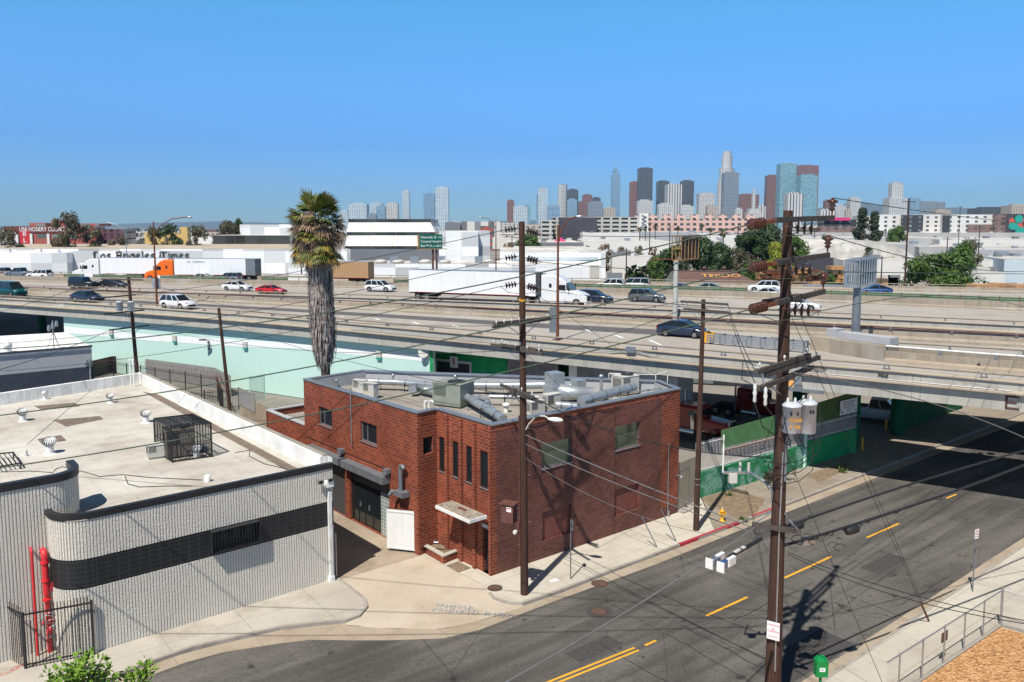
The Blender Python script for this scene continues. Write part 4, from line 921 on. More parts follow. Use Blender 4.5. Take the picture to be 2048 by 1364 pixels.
m=MB();m.tube([p+V((0,0,z)),p+V((0,0,z+1.15)),p+V((0,0,z+1.32))+u3*.06,p+V((0,0,z+1.36))+u3*.2,p+V((0,0,z+1.25))+u3*.32],.12,12);m.build('duct','paint_duct' if 'paint_duct' in MATS else 'steel_grey',t)
m=MB();box_in(m,c3,u3,n3,s_-.35,s_+.45,z-.28,z,.03,.5);m.build('box','steel_grey',t)
m=MB();m.tube([c3+u3*(s_-.35)+n3*.3+V((0,0,z-.12)),c3+u3*(s_-.6)+n3*.45+V((0,0,z-.15)),c3+u3*(s_-.68)+n3*.55+V((0,0,z-.35))],.1,8);m.build('side_spout','steel_grey',t)

for px in(1052-1,1228):
 s_,z=zq(px,900,c0,u1);m=MB();m.tube([c0+u1*s_+n1*.04+V((0,0,.2)),c0+u1*s_+n1*.04+V((0,0,TOPZ-.1))],.02,5);m.build('wall_conduit','brown_paint',bb)
s_,z=zq(*S8(1372,1000),c0,u1);m=MB();m.tube([c0+u1*s_+n1*.04+V((0,0,.1)),c0+u1*s_+n1*.04+V((0,0,z+2.6))],.025,6);m.cyl(c0+u1*s_+n1*.1+V((0,0,0)),c0+u1*s_+n1*.1+V((0,0,.35)),.06);m.build('wall_conduit','galv',bb)
rr=random.Random(5)
m=MB();pts=[]
for i in range(13):s_=lerp(2.2,L1-5.2,i/12);pts.append(c0+u1*s_+n1*.04+V((0,0,TOPZ-.25-.12*sin(i*1.3)-.05*rr.random())))
m.tube(pts,.02,5)
q=zq(*S8(830,430),c0,u1);m.tube([c0+u1*q[0]+n1*.05+V((0,0,TOPZ-.1)),c0+u1*(q[0]-.4)+n1*.05+V((0,0,TOPZ-1.1)),c0+u1*(q[0]-1.0)+n1*.05+V((0,0,TOPZ-1.8))],.018,5);m.build('wall_cable','cable',bb)

s_,z=zq(*S8(1428,915),c0,u1);t=thing('wall_lamp','small security lamp bracket at the right end of the street brick wall','wall lamp',c0+u1*s_+V((0,0,z)))
m=MB();m.tube([c0+u1*s_+V((0,0,z)),c0+u1*s_+n1*.4+V((0,0,z+.05))],.03,6);m.build('bracket','steel_grey',t);m=MB();m.lathe([(.03,.08),(.1,.0),(.09,-.06)],c0+u1*s_+n1*.45+V((0,0,z)),10);m.build('lamp_head','galv',t)

# ---------------------------------------------------------------- roof equipment
def RP(px,py,dz=0):return G(px,py,RFZ+dz)
def duct(pts,r,label,legs=True,name='roof_duct',mat='duct_metal',z=None):
 P_=[RP(*S7(x,y),z if z is not None else .55)for x,y in pts]if not isinstance(pts[0],V)else pts
 t=thing(name,label,'duct',(P_[0].x,P_[0].y,RFZ))
 m=MB();m.tube(P_,r,12);m.build('tube',mat,t)
 for a,b in zip(P_,P_[1:]):
  n_=max(1,int((b-a).length/1.2))
  for k in range(1,n_+1):
   p=a.lerp(b,(k-.5)/n_);d=(b-a).normalized();m=MB();m.cyl(p-d*.05,p+d*.05,r+.025,n_=12);m.build('collar','steel_grey',t)
   if legs and k%2:
    s_=V((-d.y,d.x,0))*(r+.05);m=MB()
    for g in(-1,1):m.tube([p+s_*g,V((p.x+s_.x*g,p.y+s_.y*g,RFZ+.002))],.02,5)
    m.tube([p+s_-V((0,0,r)),p-s_-V((0,0,r))],.02,5);m.build('support','dark_steel',t)
 return t
n=NT('duct_metal');n.base(n.mix(n.noise(3,det=4),(.32,.35,.37),(.5,.53,.55)));n.done(.38,.55,.5)
duct([(745,228),(1000,236),(1280,258),(1340,275)],.19,'long silver duct along the rear parapet of the brick building roof')
duct([(1115,290),(1140,272),(1290,305)],.27,'thick grey duct entering the left side of the rooftop unit',legs=False,z=.45)
duct([(1530,258),(1780,262),(2048,255),(2280,268)],.24,'long silver duct right of the rooftop unit behind the pole')
duct([(1515,345),(1600,395),(1700,450),(1780,505)],.23,'thick grey duct running from the rooftop unit down to the front corner of the roof')
duct([(1560,345),(1655,360),(1668,400)],.16,'short bent grey duct beside the rooftop unit')
duct([(1680,340),(1900,345),(2040,345)],.12,'thin silver duct crossing the middle of the roof behind the pole')
def duct8(pts,*a,**k):return duct([(x+1609,y)for x,y in pts],*a,**k)
duct8([(740,375),(950,315),(1125,268)],.28,'thick silver duct rising toward the right end of the roof',z=.75)
duct8([(560,400),(640,405),(720,415)],.2,'short silver duct at the front edge of the roof near the white units',legs=False)
duct8([(1010,320),(1300,285),(1375,255)],.05,'thin grey pipe rail at the right end of the roof')

def unit(p,sx,sy,sz,rz,label,mat,cat='air conditioner',name='rooftop_unit',fan=True,grill=True):
 t=thing(name,label,cat,p,rz);R_=Matrix.Rotation(rz,4,'Z')
 def lm():return MB()
 o_=t.location
 m=lm();m.box(o_+V((0,0,sz/2+.1)),(sx,sy,sz));m.box(o_+V((0,0,.05)),(sx*.9,sy*.8,.1));m.build('casing',mat,t)
 m=lm();m.box(o_+V((0,0,sz+.115)),(sx+.05,sy+.05,.03));m.build('top_panel',mat,t)
 if grill:
  m=lm();k=int(sx*.45/.06)
  for i in range(k):m.box(o_+V((-sx*.45+i*.06+.03,-sy/2-.006,sz*.68+.1)),(.022,.015,sz*.5))
  m.build('grille','dark_steel',t)
  m=lm();k=int(sy*.8/.06)
  for i in range(k):m.box(o_+V((-sx/2-.006,-sy*.4+i*.06+.03,sz*.6+.1)),(.015,.022,sz*.6))
  m.build('grille','dark_steel',t)
 if fan:m=lm();m.lathe([(min(sx,sy)*.36,.0),(min(sx,sy)*.36,.05),(.02,.055)],o_+V((sx*.12,0,sz+.13)),18);m.build('fan_guard','dark_steel',t)
 return t
plain('unit_green',(.24,.26,.22),.6,var=.1);plain('unit_beige',(.5,.49,.45),.6,var=.08)
rzB=atan2(u3 .y,u3 .x)
unit(RP(*S7(1385,415),.0)+V((.2,.5,0)),1.9,1.5,1.25,atan2(u2 .y,u2 .x)+.35,'large grey green rooftop unit in the middle of the brick building roof','unit_green')
unit(RP(*S7(735,320)),.95,.4,.75,atan2(u2 .y,u2 .x)+.3,'white condenser farther left behind the alley parapet','unit_beige',fan=False)
unit(RP(*S7(810,350)),.95,.4,.8,atan2(u2 .y,u2 .x)+.2,'white condenser with grille nearer the alley parapet','unit_beige',fan=False)
unit(RP(*S8(1060,320)),1.3,1.1,1.05,rzB+1.4,'beige cooler unit at the right rear corner of the roof','unit_beige')
unit(RP(*S8(520,450)),1.0,.5,.9,atan2(u1 .y,u1 .x),'white condenser between the duct stub and the front parapet','unit_beige',fan=False)
unit(RP(*S8(405,478)),1.0,.45,.7,atan2(u1 .y,u1 .x),'low white condenser with round fan by the front parapet','unit_beige',fan=False)

t=thing('duct_plenum','tall square sheet metal duct box with elbow in the middle of the right roof half','duct',RP(*S8(550,360)))
p=RP(*S8(545,365));m=MB();m.box(p+V((0,0,1.3)),(.85,.85,.75),.6);m.box(p+V((0,0,.5)),(1.0,1.0,.85),.6);m.build('riser','duct_metal',t)
m=MB();q=RP(*S8(640,380));m.tube([p+V((.3,0,.5)),q+V((0,0,.55)),q+V((.9,.3,.45)),q+V((1.6,.35,.5))],[.5,.5,.38,.3],10);m.build('elbow','duct_metal',t)
m=MB();m.box(p+V((1.5,1.2,.7)),(.7,.7,.6),.6);m.build('side_box','duct_metal',t)
def vent_pipe(px,py,h,r,label,mat='galv',S=S7):
 p=RP(*S(px,py));t=thing('vent_pipe',label,'vent',p);m=MB();m.cyl(p,p+V((0,0,h)),r);m.build('stack',mat,t);m=MB();m.lathe([(r*1.2,0),(r*1.7,.03),(r*1.7,.12),(r*.8,.18)],p+V((0,0,h)),10);m.build('rain_cap',mat,t)
vent_pipe(975,262,.6,.06,'thin capped pipe standing beyond the long duct at the rear of the roof')
vent_pipe(560,278,.4,.07,'small capped pipe by the rear left parapet of the brick roof')
vent_pipe(1430,262,.55,.08,'capped pipe standing behind the large rooftop unit')
vent_pipe(1505,262,.5,.07,'capped pipe just right of the large rooftop unit')
vent_pipe(1800,455,.35,.13,'short white capped vent on the roof near the front duct','plastic_white')
vent_pipe(885,385,1.5,.09,'tall grey mast pipe by the front parapet of the brick roof','galv',S8)
for i,(x,lb)in enumerate(((1205,'left one of the two curved white pipes on the brick roof'),(1238,'right one of the two curved white pipes on the brick roof'))):
 p=RP(*S7(x,445));m=MB();m.tube([p,p+V((0,0,.45)),p+V((.06,0,.56)),p+V((.16,0,.58)),p+V((.22,0,.48))],.06,8);tag(m.build('vent_pipe','plastic_white'),lb,'vent')

t=thing('roof_railing','thin white pipe railing at the right rear corner of the brick roof','railing',RP(*S8(940,285)))
q=[RP(*S8(x,y))for x,y in((942,290),(1283,302),(1370,275))]
m=MB();m.tube([v+V((0,0,1.05))for v in q],.03,6);m.build('top_rail','plastic_white',t)
for v in q:m=MB();m.tube([v,v+V((0,0,1.05))],.03,6);m.build('railing_post','plastic_white',t)

# ================================================================ GREY BLOCK BUILDING
g0_=XY(G(670,1157));gL=XY(G(166,1312));ug=(g0_-gL).normalized();ng=V((ug.y,-ug.x,0));GZ=HZ(670,925,g0_)
gb_=thing('block_building','low grey ribbed block building with black tile band and rounded corners','building',gL)
ua=(XY(G(285,745,GZ+.2))-g0_).normalized()
gback=XY(G(285,745,GZ+.2));
def ribbed(m,path,z0,z1,pitch=.12,gw=.034,dp=.04,mi=0):
 q=resample(path,.01)if False else None

 pts=[V((p[0],p[1],0))for p in path];seg=[];acc=0;out=[]
 tot=sum((b-a).length for a,b in zip(pts,pts[1:]))
 def at(s):
  for a,b in zip(pts,pts[1:]):
   L=(b-a).length
   if s<=L or b is pts[-1]:
    d=(b-a).normalized();return a+d*s,V((d.y,-d.x,0))
   s-=L
 k=int(tot/pitch)
 for i in range(k+1):
  for ds,o_ in((0,0),(pitch-gw*1.4,0),(pitch-gw,-dp),(pitch-gw*.4,-dp)):
   s=i*pitch+ds
   if s>tot:break
   p,nr=at(s);out.append(p+nr*o_)
 for a,b in zip(out,out[1:]):m.quad(V((a.x,a.y,z0)),V((b.x,b.y,z0)),V((b.x,b.y,z1)),V((a.x,a.y,z1)),mi)

Rr=1.3;cbase=gL+ug*.55
arc=[]
cc=cbase-ng*Rr
for i in range(13):
 a=pi/2*i/12*1.0;arc.append(cc+ng*Rr*cos(a)-ug*Rr*sin(a))
path=[p for p in reversed(arc)];path=[path[0]-ng*1.6]+path+[g0_]
bz0,bz1=2.25,3.35
q0=zq(300,1145,gL,ug);q1=zq(300,1088,gL,ug)
bz0=q0[1];bz1=q1[1]
m=MB();ribbed(m,path,-.1,bz0);ribbed(m,path,bz1,GZ-.28);m.build('front_wall','split_grey',gb_)
m=MB()
inset=offset(path,-.02)
for a,b in zip(inset,inset[1:]):m.quad(*(V((p.x,p.y,z))for p,z in((a,bz0),(b,bz0),(b,bz1),(a,bz1))))
m.build('tile_band','black_tile',gb_)
m=MB();m.sweep(path,[(-.2,GZ-.3),(.04,GZ-.24),(.04,GZ),(-.2,GZ)]);m.build('coping','black_paint',gb_)
m=MB();m.sweep(offset(path,-.22),[(-.04,GZ-.28),(0.0,GZ-.28),(0.0,GZ-.02),(-.04,GZ-.02)]);m.build('coping_edge','roof_grey',gb_)

PZ=GZ+.25;RZ_=GZ-.55
alleyp=[g0_,gback]
m=MB();a,b=g0_,gback
m.quad(*(V((p.x,p.y,z))for p,z in((a,-.1),(b,-.1),(b,PZ),(a,PZ))));m.build('alley_side_wall','block_white',gb_)
ul=XY(G(0,785,PZ));ub=(ul-gback).normalized();bl=gback+ub*22
m=MB()
for k,(a,b)in enumerate(((g0_+ua*.5,gback),(gback,bl))):
 d=(b-a).normalized();o_=V((-d.y,d.x,0));m.beam(a+o_*.2+V((0,0,(RZ_+PZ)/2-.01*k)),b+o_*.2+V((0,0,(RZ_+PZ)/2-.01*k)),.34,PZ-RZ_)
m.build('parapet','parapet_white',gb_)
m=MB();d=ua;o_=V((-d.y,d.x,0));m.beam(g0_+ua*.5+o_*.12+V((0,0,PZ+.02)),gback+o_*.12+V((0,0,PZ+.02)),.22,.06);m.build('parapet_cap','roof_grey',gb_)
m=MB();lf=gL-ug*14
hh0=XY(G(38,1315))-ng*.3;roofpts=[g0_-ng*.1,gback,bl,hh0-ug*13,hh0,gL-ug*.3-ng*1.5,gL+ug*.3-ng*.2];m.add([(p.x,p.y,RZ_)for p in roofpts],[list(range(7))]);m.build('roof','roof_felt',gb_)

m=MB();a,b=gL+ug*.4-ng*.24,g0_-ng*.24;m.quad(a+V((0,0,GZ-.06)),b+V((0,0,GZ-.06)),b-ng*1.3+V((0,0,RZ_+.01)),a-ng*1.3+V((0,0,RZ_+.01)));m.build('roof_edge','roof_felt',gb_)
for poly in([(68,812),(148,805),(162,812),(85,820)],[(106,840),(200,832),(207,838),(132,853)],[(74,878),(122,870),(133,881),(84,888)],[(285,783),(320,790),(620,950),(600,955)]):
 m=MB();P_=[G(x,y,RZ_+.012)for x,y in poly];m.add(P_,[list(range(len(P_)))[::-1]]);m.build('roof_patch','roof_patch',gb_)

h0=XY(G(38,1315));TZ=HZ(38,967,h0);k_=zq(166,937,h0,ug)[0]
R2=1.1;arc=[];cc=h0+ug*(k_-R2)-ng*R2
for i in range(13):a=pi/2*i/12;arc.append(cc+ng*R2*cos(a)+ug*R2*sin(a))
path2=[h0-ug*12]+[h0]+arc+[arc[-1]-ng*.9]
m=MB();ribbed(m,path2,-.1,TZ-.28);m.build('tall_wall','split_grey',gb_)
m=MB();ribbed(m,offset(path2[::-1],.22),RZ_,TZ-.28);m.build('inner_wall','split_grey',gb_)
m=MB();m.sweep(path2,[(-.26,TZ-.3),(.04,TZ-.3),(.04,TZ),(-.26,TZ)]);m.build('coping','black_paint',gb_)

wr=rect(gL,ug,[(420,1060),(515,1040),(515,1082),(420,1102)]);t=thing('window_grille','black decorative window grille boxed out over the tile band','window grille',gL+ug*wr[0]+V((0,0,wr[2])))
m=MB();box_in(m,gL,ug,ng,wr[0]+.08,wr[1]-.08,wr[2]+.1,wr[3]-.06,-.12,.004);m.build('window','glass_dark',t)
m=MB()
for z in(wr[2],wr[3]):box_in(m,gL,ug,ng,wr[0],wr[1],z-.02,z+.02,.02,.32)
for s_ in(wr[0],wr[1]):box_in(m,gL,ug,ng,s_-.02,s_+.02,wr[2],wr[3],.02,.32)
m.build('grille_frame','black_paint',t)
for i in range(1,16):s_=lerp(wr[0],wr[1],i/16);m=MB();box_in(m,gL,ug,ng,s_-.009,s_+.009,wr[2],wr[3]-(.0 if i%4 else .0),.29,.31);m.build('bar','black_paint',t)
for i in range(3):
 s_=lerp(wr[0],wr[1],(i+.9)/3.8);m=MB()
 for k in(0,1):c_=gL+ug*(s_+.0)+ng*.32+V((0,0,lerp(wr[2],wr[3],.62+.2*k)));m.tube([c_+ug*(.1*cos(a))+V((0,0,.1*sin(a)))for a in[x*pi/5 for x in range(11)]],.012,4)
 m.build('scroll','dark_steel',t)

p=g0_-ug*.25+ng*.12;m=MB();m.box(p+V((0,0,GZ/2-.7)),(.16,.16,GZ-1.3),atan2(ug.y,ug.x));m.box(p+V((0,0,GZ-.95)),(.36,.24,.3),atan2(ug.y,ug.x));m.box(p+V((0,0,.08)),(.26,.24,.35),atan2(ug.y,ug.x));m.build('downpipe','parapet_white',gb_)
for d_,lb in((.25,'small floodlight nearer the corner of the grey block building'),(.75,'small floodlight left of the downpipe on the grey block wall')):
 c_=g0_-ug*d_;t=thing('wall_lamp',lb,'wall lamp',c_+V((0,0,GZ-.75)));m=MB();m.box(c_+ng*.2+V((0,0,GZ-.75)),(.24,.16,.18),atan2(ug.y,ug.x));m.box(c_+ng*.08+V((0,0,GZ-.7)),(.06,.16,.06),atan2(ug.y,ug.x));m.build('housing','galv',t);m=MB();m.box(c_+ng*.285+V((0,0,GZ-.75)),(.2,.01,.13),atan2(ug.y,ug.x));m.build('lens','glass_dark',t)

p=g0_+ug*.15;m=MB()
for i in range(5):box_in(m,g0_,ua,V((ug.x,ug.y,0)),.05+i*.12,.14+i*.12,0,2.25,.1,.14)
tag(m.build('metal_gate','galv'),'narrow galvanised gate leaf folded back at the corner of the grey block building','gate')

qa,qb,qc=G(30,1205,1.9),G(48,1335),G(186,1303)
b0=XY(G(52,1337));b1_=XY(G(188,1309));tz=HZ(48,1230,b0)
t=thing('iron_gate','black iron picket gate in front of the red standpipes','gate',b0)
k_=(b1_-b0).normalized();Lk=(b1_-b0).length;b2_=b0-ng*1.0-k_*.35
m=MB();m.beam(b0+V((0,0,tz)),b1_+V((0,0,tz)),.05,.06);m.beam(b0+V((0,0,.15)),b1_+V((0,0,.15)),.05,.05);m.beam(b0+V((0,0,tz)),b2_+V((0,0,tz)),.05,.06);m.build('rails','black_paint',t)
for p in(b0,b1_):m=MB();m.box(p+V((0,0,tz/2+.05)),(.08,.08,tz+.1));m.build('gate_post','black_paint',t)
for i in range(1,20):p=b0+k_*(Lk*i/20);m=MB();m.box(p+V((0,0,tz/2+.14)),(.022,.022,tz+.28));m.build('picket','black_paint',t)
for i in range(1,8):p=b0 .lerp(b2_,i/8);m=MB();m.box(p+V((0,0,tz/2+.14)),(.022,.022,tz+.28));m.build('picket','black_paint',t)
wp=h0+ug*.9+ng*.25
def wp_at(px,py=1300,d=.3):
 s_,_=zq(px,py,h0+ng*d,ug);return h0+ng*d+ug*s_
p=wp_at(100);z1_=zq(92,1105,h0+ng*.3,ug)[1]
t=thing('standpipe','thick red fire standpipe with valves on the grey block wall','standpipe',p)
m=MB();m.tube([p-ng*.32+V((0,0,z1_)),p+V((0,0,z1_)),p+V((0,0,z1_-.15)),p+V((0,0,2.4))],.12,12);m.tube([p+V((0,0,2.4)),p+V((0,0,.0))],.09,10);m.build('riser','red_paint',t)
for z in(z1_-.4,3.0,2.2):m=MB();m.cyl(p+V((0,0,z-.04)),p+V((0,0,z+.04)),.16,n_=12);m.build('coupling','red_paint',t)
m=MB();m.lathe([(.2,-.02),(.2,.02)],p+ug*.3+ng*.1+V((0,0,2.7)),14,axis=ng);m.build('sign_disc','ink_red',t)
p2=p+ug*.75
m=MB();m.tube([p+V((0,0,1.3)),p2+V((0,0,1.3)),p2+V((0,0,1.6)),p2+V((0,0,.9)),p2+V((0,0,.0))],.09,10);m.cyl(p2+ug*.0+V((0,0,1.0)),p2+ng*.3+V((0,0,1.0)),.09);m.cyl(p+V((0,0,1.0)),p+ng*.3+V((0,0,.95)),.1);m.cyl(p-ug*.25+V((0,0,1.25)),p+V((0,0,1.25)),.07);m.build('valve_body','red_paint',t)
m=MB()
for i in range(9):
 rr=random.Random(i);c_=p+ug*(rr.uniform(-.2,.9))+ng*.15+V((0,0,rr.uniform(.8,1.5)));m.tube([c_+ug*(.22*cos(a))+V((0,0,.22*sin(a)))+ng*.05*sin(a*2)for a in[x*pi/4 for x in range(7)]],.02,4)
m.build('chain','galv',t)
p=wp_at(75);z1_=zq(68,1100,h0+ng*.3,ug)[1]
m=MB();m.tube([p-ng*.3+V((0,0,z1_)),p+V((0,0,z1_)),p+V((0,0,z1_-.12)),p+V((0,0,0))],.05,8);tag(m.build('drain_pipe','red_paint'),'thin red pipe left of the thick red standpipe','pipe')


def turbine(p,sc,label,group='turbine vents on the felt roof',first=[None]):
 t=thing('turbine_vent',label,'roof vent',p,group=group);t.scale=(sc,)*3;L=V(p)
 m=MB();m.cyl(L,L+V((0,0,.42)),.2,n_=16);m.lathe([(.34,0),(.3,.02),(.21,.03)],L,16);m.build('stack','white_paint',t)
 m=MB();m.lathe([(.19,.42),(.24,.47),(.29,.55),(.31,.66),(.27,.78),(.15,.87),(.02,.89)],L,24,sm=False)
 m2=MB()
 for i in range(20):
  a=2*pi*i/20;pr=[(.2,.46),(.27,.53),(.32,.65),(.28,.78),(.15,.88)]
  q=[L+V((cos(a+j*.1)*r,sin(a+j*.1)*r,z))for j,(r,z)in enumerate(pr)];q2=[L+V((cos(a+.2+j*.1)*r*1.12,sin(a+.2+j*.1)*r*1.12,z))for j,(r,z)in enumerate(pr)]
  for j in range(4):m2 .quad(q[j],q[j+1],q2[j+1],q2[j])
 m.build('core','steel_grey',t);m2 .build('fins','white_paint',t)
for px,py,sc,lb in((100,907,1,'nearest white turbine vent by the small roof patch'),(46,842,.9,'white turbine vent at far left of the felt roof'),(292,845,.88,'white turbine vent just behind the roof cage'),(221,806,.75,'white turbine vent in the middle rear of the felt roof'),(393,915,.75,'turbine vent standing inside the roof cage')):
 turbine(G(px,py,RZ_),sc,lb)
p=G(89,799,RZ_);m=MB();m.lathe([(.16,0),(.1,.08),(.09,.4),(.15,.42),(.15,.52),(.04,.58)],p,12);tag(m.build('vent_pipe','white_paint'),'small white capped vent at the far left rear of the felt roof','vent')
p=G(415,963,RZ_);m=MB();m.lathe([(.14,0),(.14,.3),(.12,.31)],p,12);tag(m.build('vent_pipe','white_paint'),'short white pipe stub near the street edge of the felt roof','vent')
p=G(54,912,RZ_);m=MB();m.lathe([(.1,0),(.04,.1),(.03,.3)],p,8);tag(m.build('vent_pipe','galv'),'thin plumbing vent left of the nearest turbine vent','vent')

plain('cage_unit',(.13,.115,.1),.6,var=.15)
A_=G(345,925,RZ_);B_=G(424,914,RZ_);ux=(B_-A_).normalized();uy=V((-ux.y,ux.x,0));Lx=(B_-A_).length;cz=HZ(345,855,A_)-RZ_;Ly=(G(308,885,RZ_)-A_).length
Fz=XY(G(308,837,RZ_+cz));uy=(Fz-XY(A_)).normalized();Ly=(Fz-XY(A_)).length
t=thing('roof_cage','black steel bar cage around the air unit on the felt roof','cage',A_)
cs_=[A_,B_,B_+uy*Ly,A_+uy*Ly]
m=MB()
for z in(.06,cz):
 for i in range(4):m.beam(cs_[i]+V((0,0,z)),cs_[(i+1)%4]+V((0,0,z)),.06,.06)
for c_ in cs_:m.beam(c_,c_+V((0,0,cz)),.07,.07)
m.build('cage_frame','dark_steel',t)
for i in range(4):
 a,b=cs_[i],cs_[(i+1)%4];n_=int((b-a).length/.13);m=MB()
 for k in range(1,n_):p=a.lerp(b,k/n_);m.beam(p+V((0,0,.06)),p+V((0,0,cz)),.022,.022)
 for z in(cz*.5,):m.beam(a+V((0,0,z)),b+V((0,0,z)),.03,.03)
 m.build('bar_panel','dark_steel',t)
m=MB();n_=int(Ly/.12)
for k in range(1,n_):m.beam(cs_[0]+uy*(Ly*k/n_)+V((0,0,cz)),cs_[1]+uy*(Ly*k/n_)+V((0,0,cz)),.02,.02)
for k in(1,2):m.beam(cs_[0]+ux*(Lx*k/3)+V((0,0,cz)),cs_[3]+ux*(Lx*k/3)+V((0,0,cz)),.04,.04)
m.build('top_bars','dark_steel',t)
unit(A_+ux*Lx*.38+uy*Ly*.5,1.35,1.2,cz*.75,atan2(ux.y,ux.x),'dark air unit inside the black roof cage','cage_unit')
p=G(312,915,RZ_);unit(p,.8,.6,.6,atan2(ux.y,ux.x),'small white unit outside the left side of the roof cage','unit_beige',fan=False)
m=MB();m.tube([p+V((.3,.1,.4)),p+V((.7,.2,.3)),p+V((1.0,.3,.3))],.16,8);tag(m.build('roof_duct','galv'),'short silver duct between the white unit and the roof cage','duct')

A2=G(-22,948,RZ_);t=thing('roof_cage','dark bar frame lying low at the left edge of the felt roof','cage',A2)
q=[G(-60,925,RZ_),G(27,916,RZ_),G(42,938,RZ_),G(-40,952,RZ_)]
m=MB()
for i in range(4):m.beam(q[i]+V((0,0,.3)),q[(i+1)%4]+V((0,0,.3)),.06,.06);m.beam(q[i],q[i]+V((0,0,.3)),.05,.05)
for k in range(1,9):m.beam(q[0].lerp(q[1],k/9)+V((0,0,.3)),q[3].lerp(q[2],k/9)+V((0,0,.3)),.03,.03)
m.build('cage_frame','dark_steel',t)

for i,(pts,lb)in enumerate(((((0,944),(60,942),(105,945),(112,938),(125,933),(150,940),(170,944),(200,953),(245,949),(300,955),(405,960)),'long thin cable lying across the felt roof from the left'),(((250,952),(256,968),(280,974),(330,972),(385,972)),'short curled cable near the street edge of the felt roof'),(((470,905),(500,900),(498,912),(530,928),(575,938)),'thin cable right of the cage on the felt roof'))):
 m=MB();m.tube([G(x,y,RZ_+.02)for x,y in pts],.018,5);tag(m.build('roof_cable','cable'),lb,'cable')

for x,lb in((262,'left of two slim white pipes by the rear parapet corner'),(268.5,'right of two slim white pipes by the rear parapet corner')):
 p=G(x,773,RZ_);m=MB();m.tube([p,p+V((0,0,1.9))],.05,8);m.lathe([(.08,0),(.09,.1),(.03,.16)],p+V((0,0,1.9)),8);tag(m.build('vent_pipe','white_paint'),lb,'vent')

f0=XY(G(183,748,0));fz=6.0
fr=XY(G(183,692,fz));fl=XY(G(0,707,fz));fu=(fr-fl).normalized();fo=V((fu.y,-fu.x,0))
t=thing('painted_building','low grey and dark blue painted building with white roof at far left','building',fr)
bz=zq(90,742,fr,fu)[1];q_=zq(180,733,fr,fu)[1]
m=MB();fb=V((-fo.x,-fo.y,0));m.prism([(p.x,p.y)for p in(fr,fl-fu*25,fl-fu*25+fb*18,fr+fb*13)],q_,fz-.3,bottom=False);m.build('wall','paint_grey',t)
m=MB();m.prism([(p.x,p.y)for p in(fr,fl-fu*25,fl-fu*25+fb*18,fr+fb*13)],-.1,q_);
if 'navy_wall' not in MATS:plain('navy_wall',(.045,.055,.075),.8,var=.15)
m.build('lower_wall','navy_wall',t)
m=MB();m.prism([(p.x,p.y)for p in(fr,fl-fu*25,fl-fu*25+fb*18,fr+fb*13)],fz-.3,fz-.05,mt=0);m.build('roof','parapet_white',t)
m=MB();m.beam(fr+fu*.05+fo*.05+V((0,0,fz)),fl-fu*25+fo*.05+V((0,0,fz)),.25,.16);m.build('coping','navy_wall',t)
p=fr+fu*(-.6);m=MB();m.box(p+fo*.15+V((0,0,fz-1.4)),(.3,.25,.3));m.cyl(p+fu*.9*.4+fo*.1+V((0,0,0)),p+fu*.36+fo*.1+V((0,0,fz-1.2)),.08);m.build('meter_box','galv',t)
p=G(16,703,fz);m=MB();m.lathe([(.3,0),(.3,.4),(.38,.45),(.36,.7),(.1,.85)],p,12);tag(m.build('vent_pipe','white_paint'),'white mushroom vent on the roof of the far left painted building','vent')
p=G(108,697,fz);t=thing('antenna_frame','small lattice antenna frame on the roof of the painted building','antenna',p)
m=MB();
for dx,dy in((-.6,0),(.6,0),(0,.7)):m.tube([p+V((dx,dy,0)),p+V((0,0,1.6))],.025,5)
m.tube([p,p+V((0,0,2.6))],.04,6);m.build('mast','galv',t)
for k in range(3):m=MB();m.lathe([(.1,0),(.16,.2),(.1,.55)],p+V((-.35+.35*k,0,1.6+.2*k)),8);m.build('antenna','galv',t)

i0,i1=at_col(L_near,112),at_col(L_near,857);q=sub(L_near,112,857)[::6]+[i1];q=offset(q,-.55)
t=thing('mint_wall','long mint green building wall with white stripe below the freeway edge','wall',q[len(q)//2])
m=MB();m.sweep(q,[(-.3,-.1),(0,-.1),(0,6.28),(-.3,6.28)]);m.build('wall','mint',t)
m=MB();n_=len(q)
def colz(i):f=i/(n_-1);return lerp(4.75,5.95,f),lerp(3.95,5.35,f)
def fit(px,y_):p=at_col(q,px);return HZ(px,y_,p)
zt_=[(fit(x,a),fit(x,b))for x,a,b in((125,653,666),(300,669,682),(480,680,694),(590,686,697),(700,697,709),(840,708,722))]
xs_=[at_col(q,x).x for x in(125,300,480,590,700,840)]
def zi(x,k):
 if x<=xs_[0]:return zt_[0][k]
 for(a,b),(za,zb)in zip(zip(xs_,xs_[1:]),zip(zt_,zt_[1:])):
  if x<=b:return lerp(za[k],zb[k],(x-a)/(b-a))
 return zt_[-1][k]
qs=offset(q,.012)
for a,b in zip(qs,qs[1:]):m.quad(V((a.x,a.y,zi(a.x,1))),V((b.x,b.y,zi(b.x,1))),V((b.x,b.y,zi(b.x,0))),V((a.x,a.y,zi(a.x,0))))
m.build('stripe','mint_white',t)
for k,px in enumerate((218,345,487,757)):
 p=at_col(qs,px);z=HZ(px,{218:664,345:676,487:689,757:708}[px],p);dd_=(at_col(qs,px+10)-at_col(qs,px-10)).normalized();no=V((dd_.y,-dd_.x,0));rz=atan2(dd_.y,dd_.x)
 tt=thing('wall_box','pale box with teal hood below on the mint wall, '+('leftmost of four','second from left of four','third from left of four','rightmost of four')[k],'utility box',V((p.x,p.y,z)))
 m=MB();m.box(V((p.x,p.y,z))+no*.12,(.55,.2,.62),rz);m.build('cover','unit_beige',tt);m=MB();m.box(V((p.x,p.y,z-.42))+no*.1,(.6,.2,.18),rz);m.build('hood','teal_dark',tt)
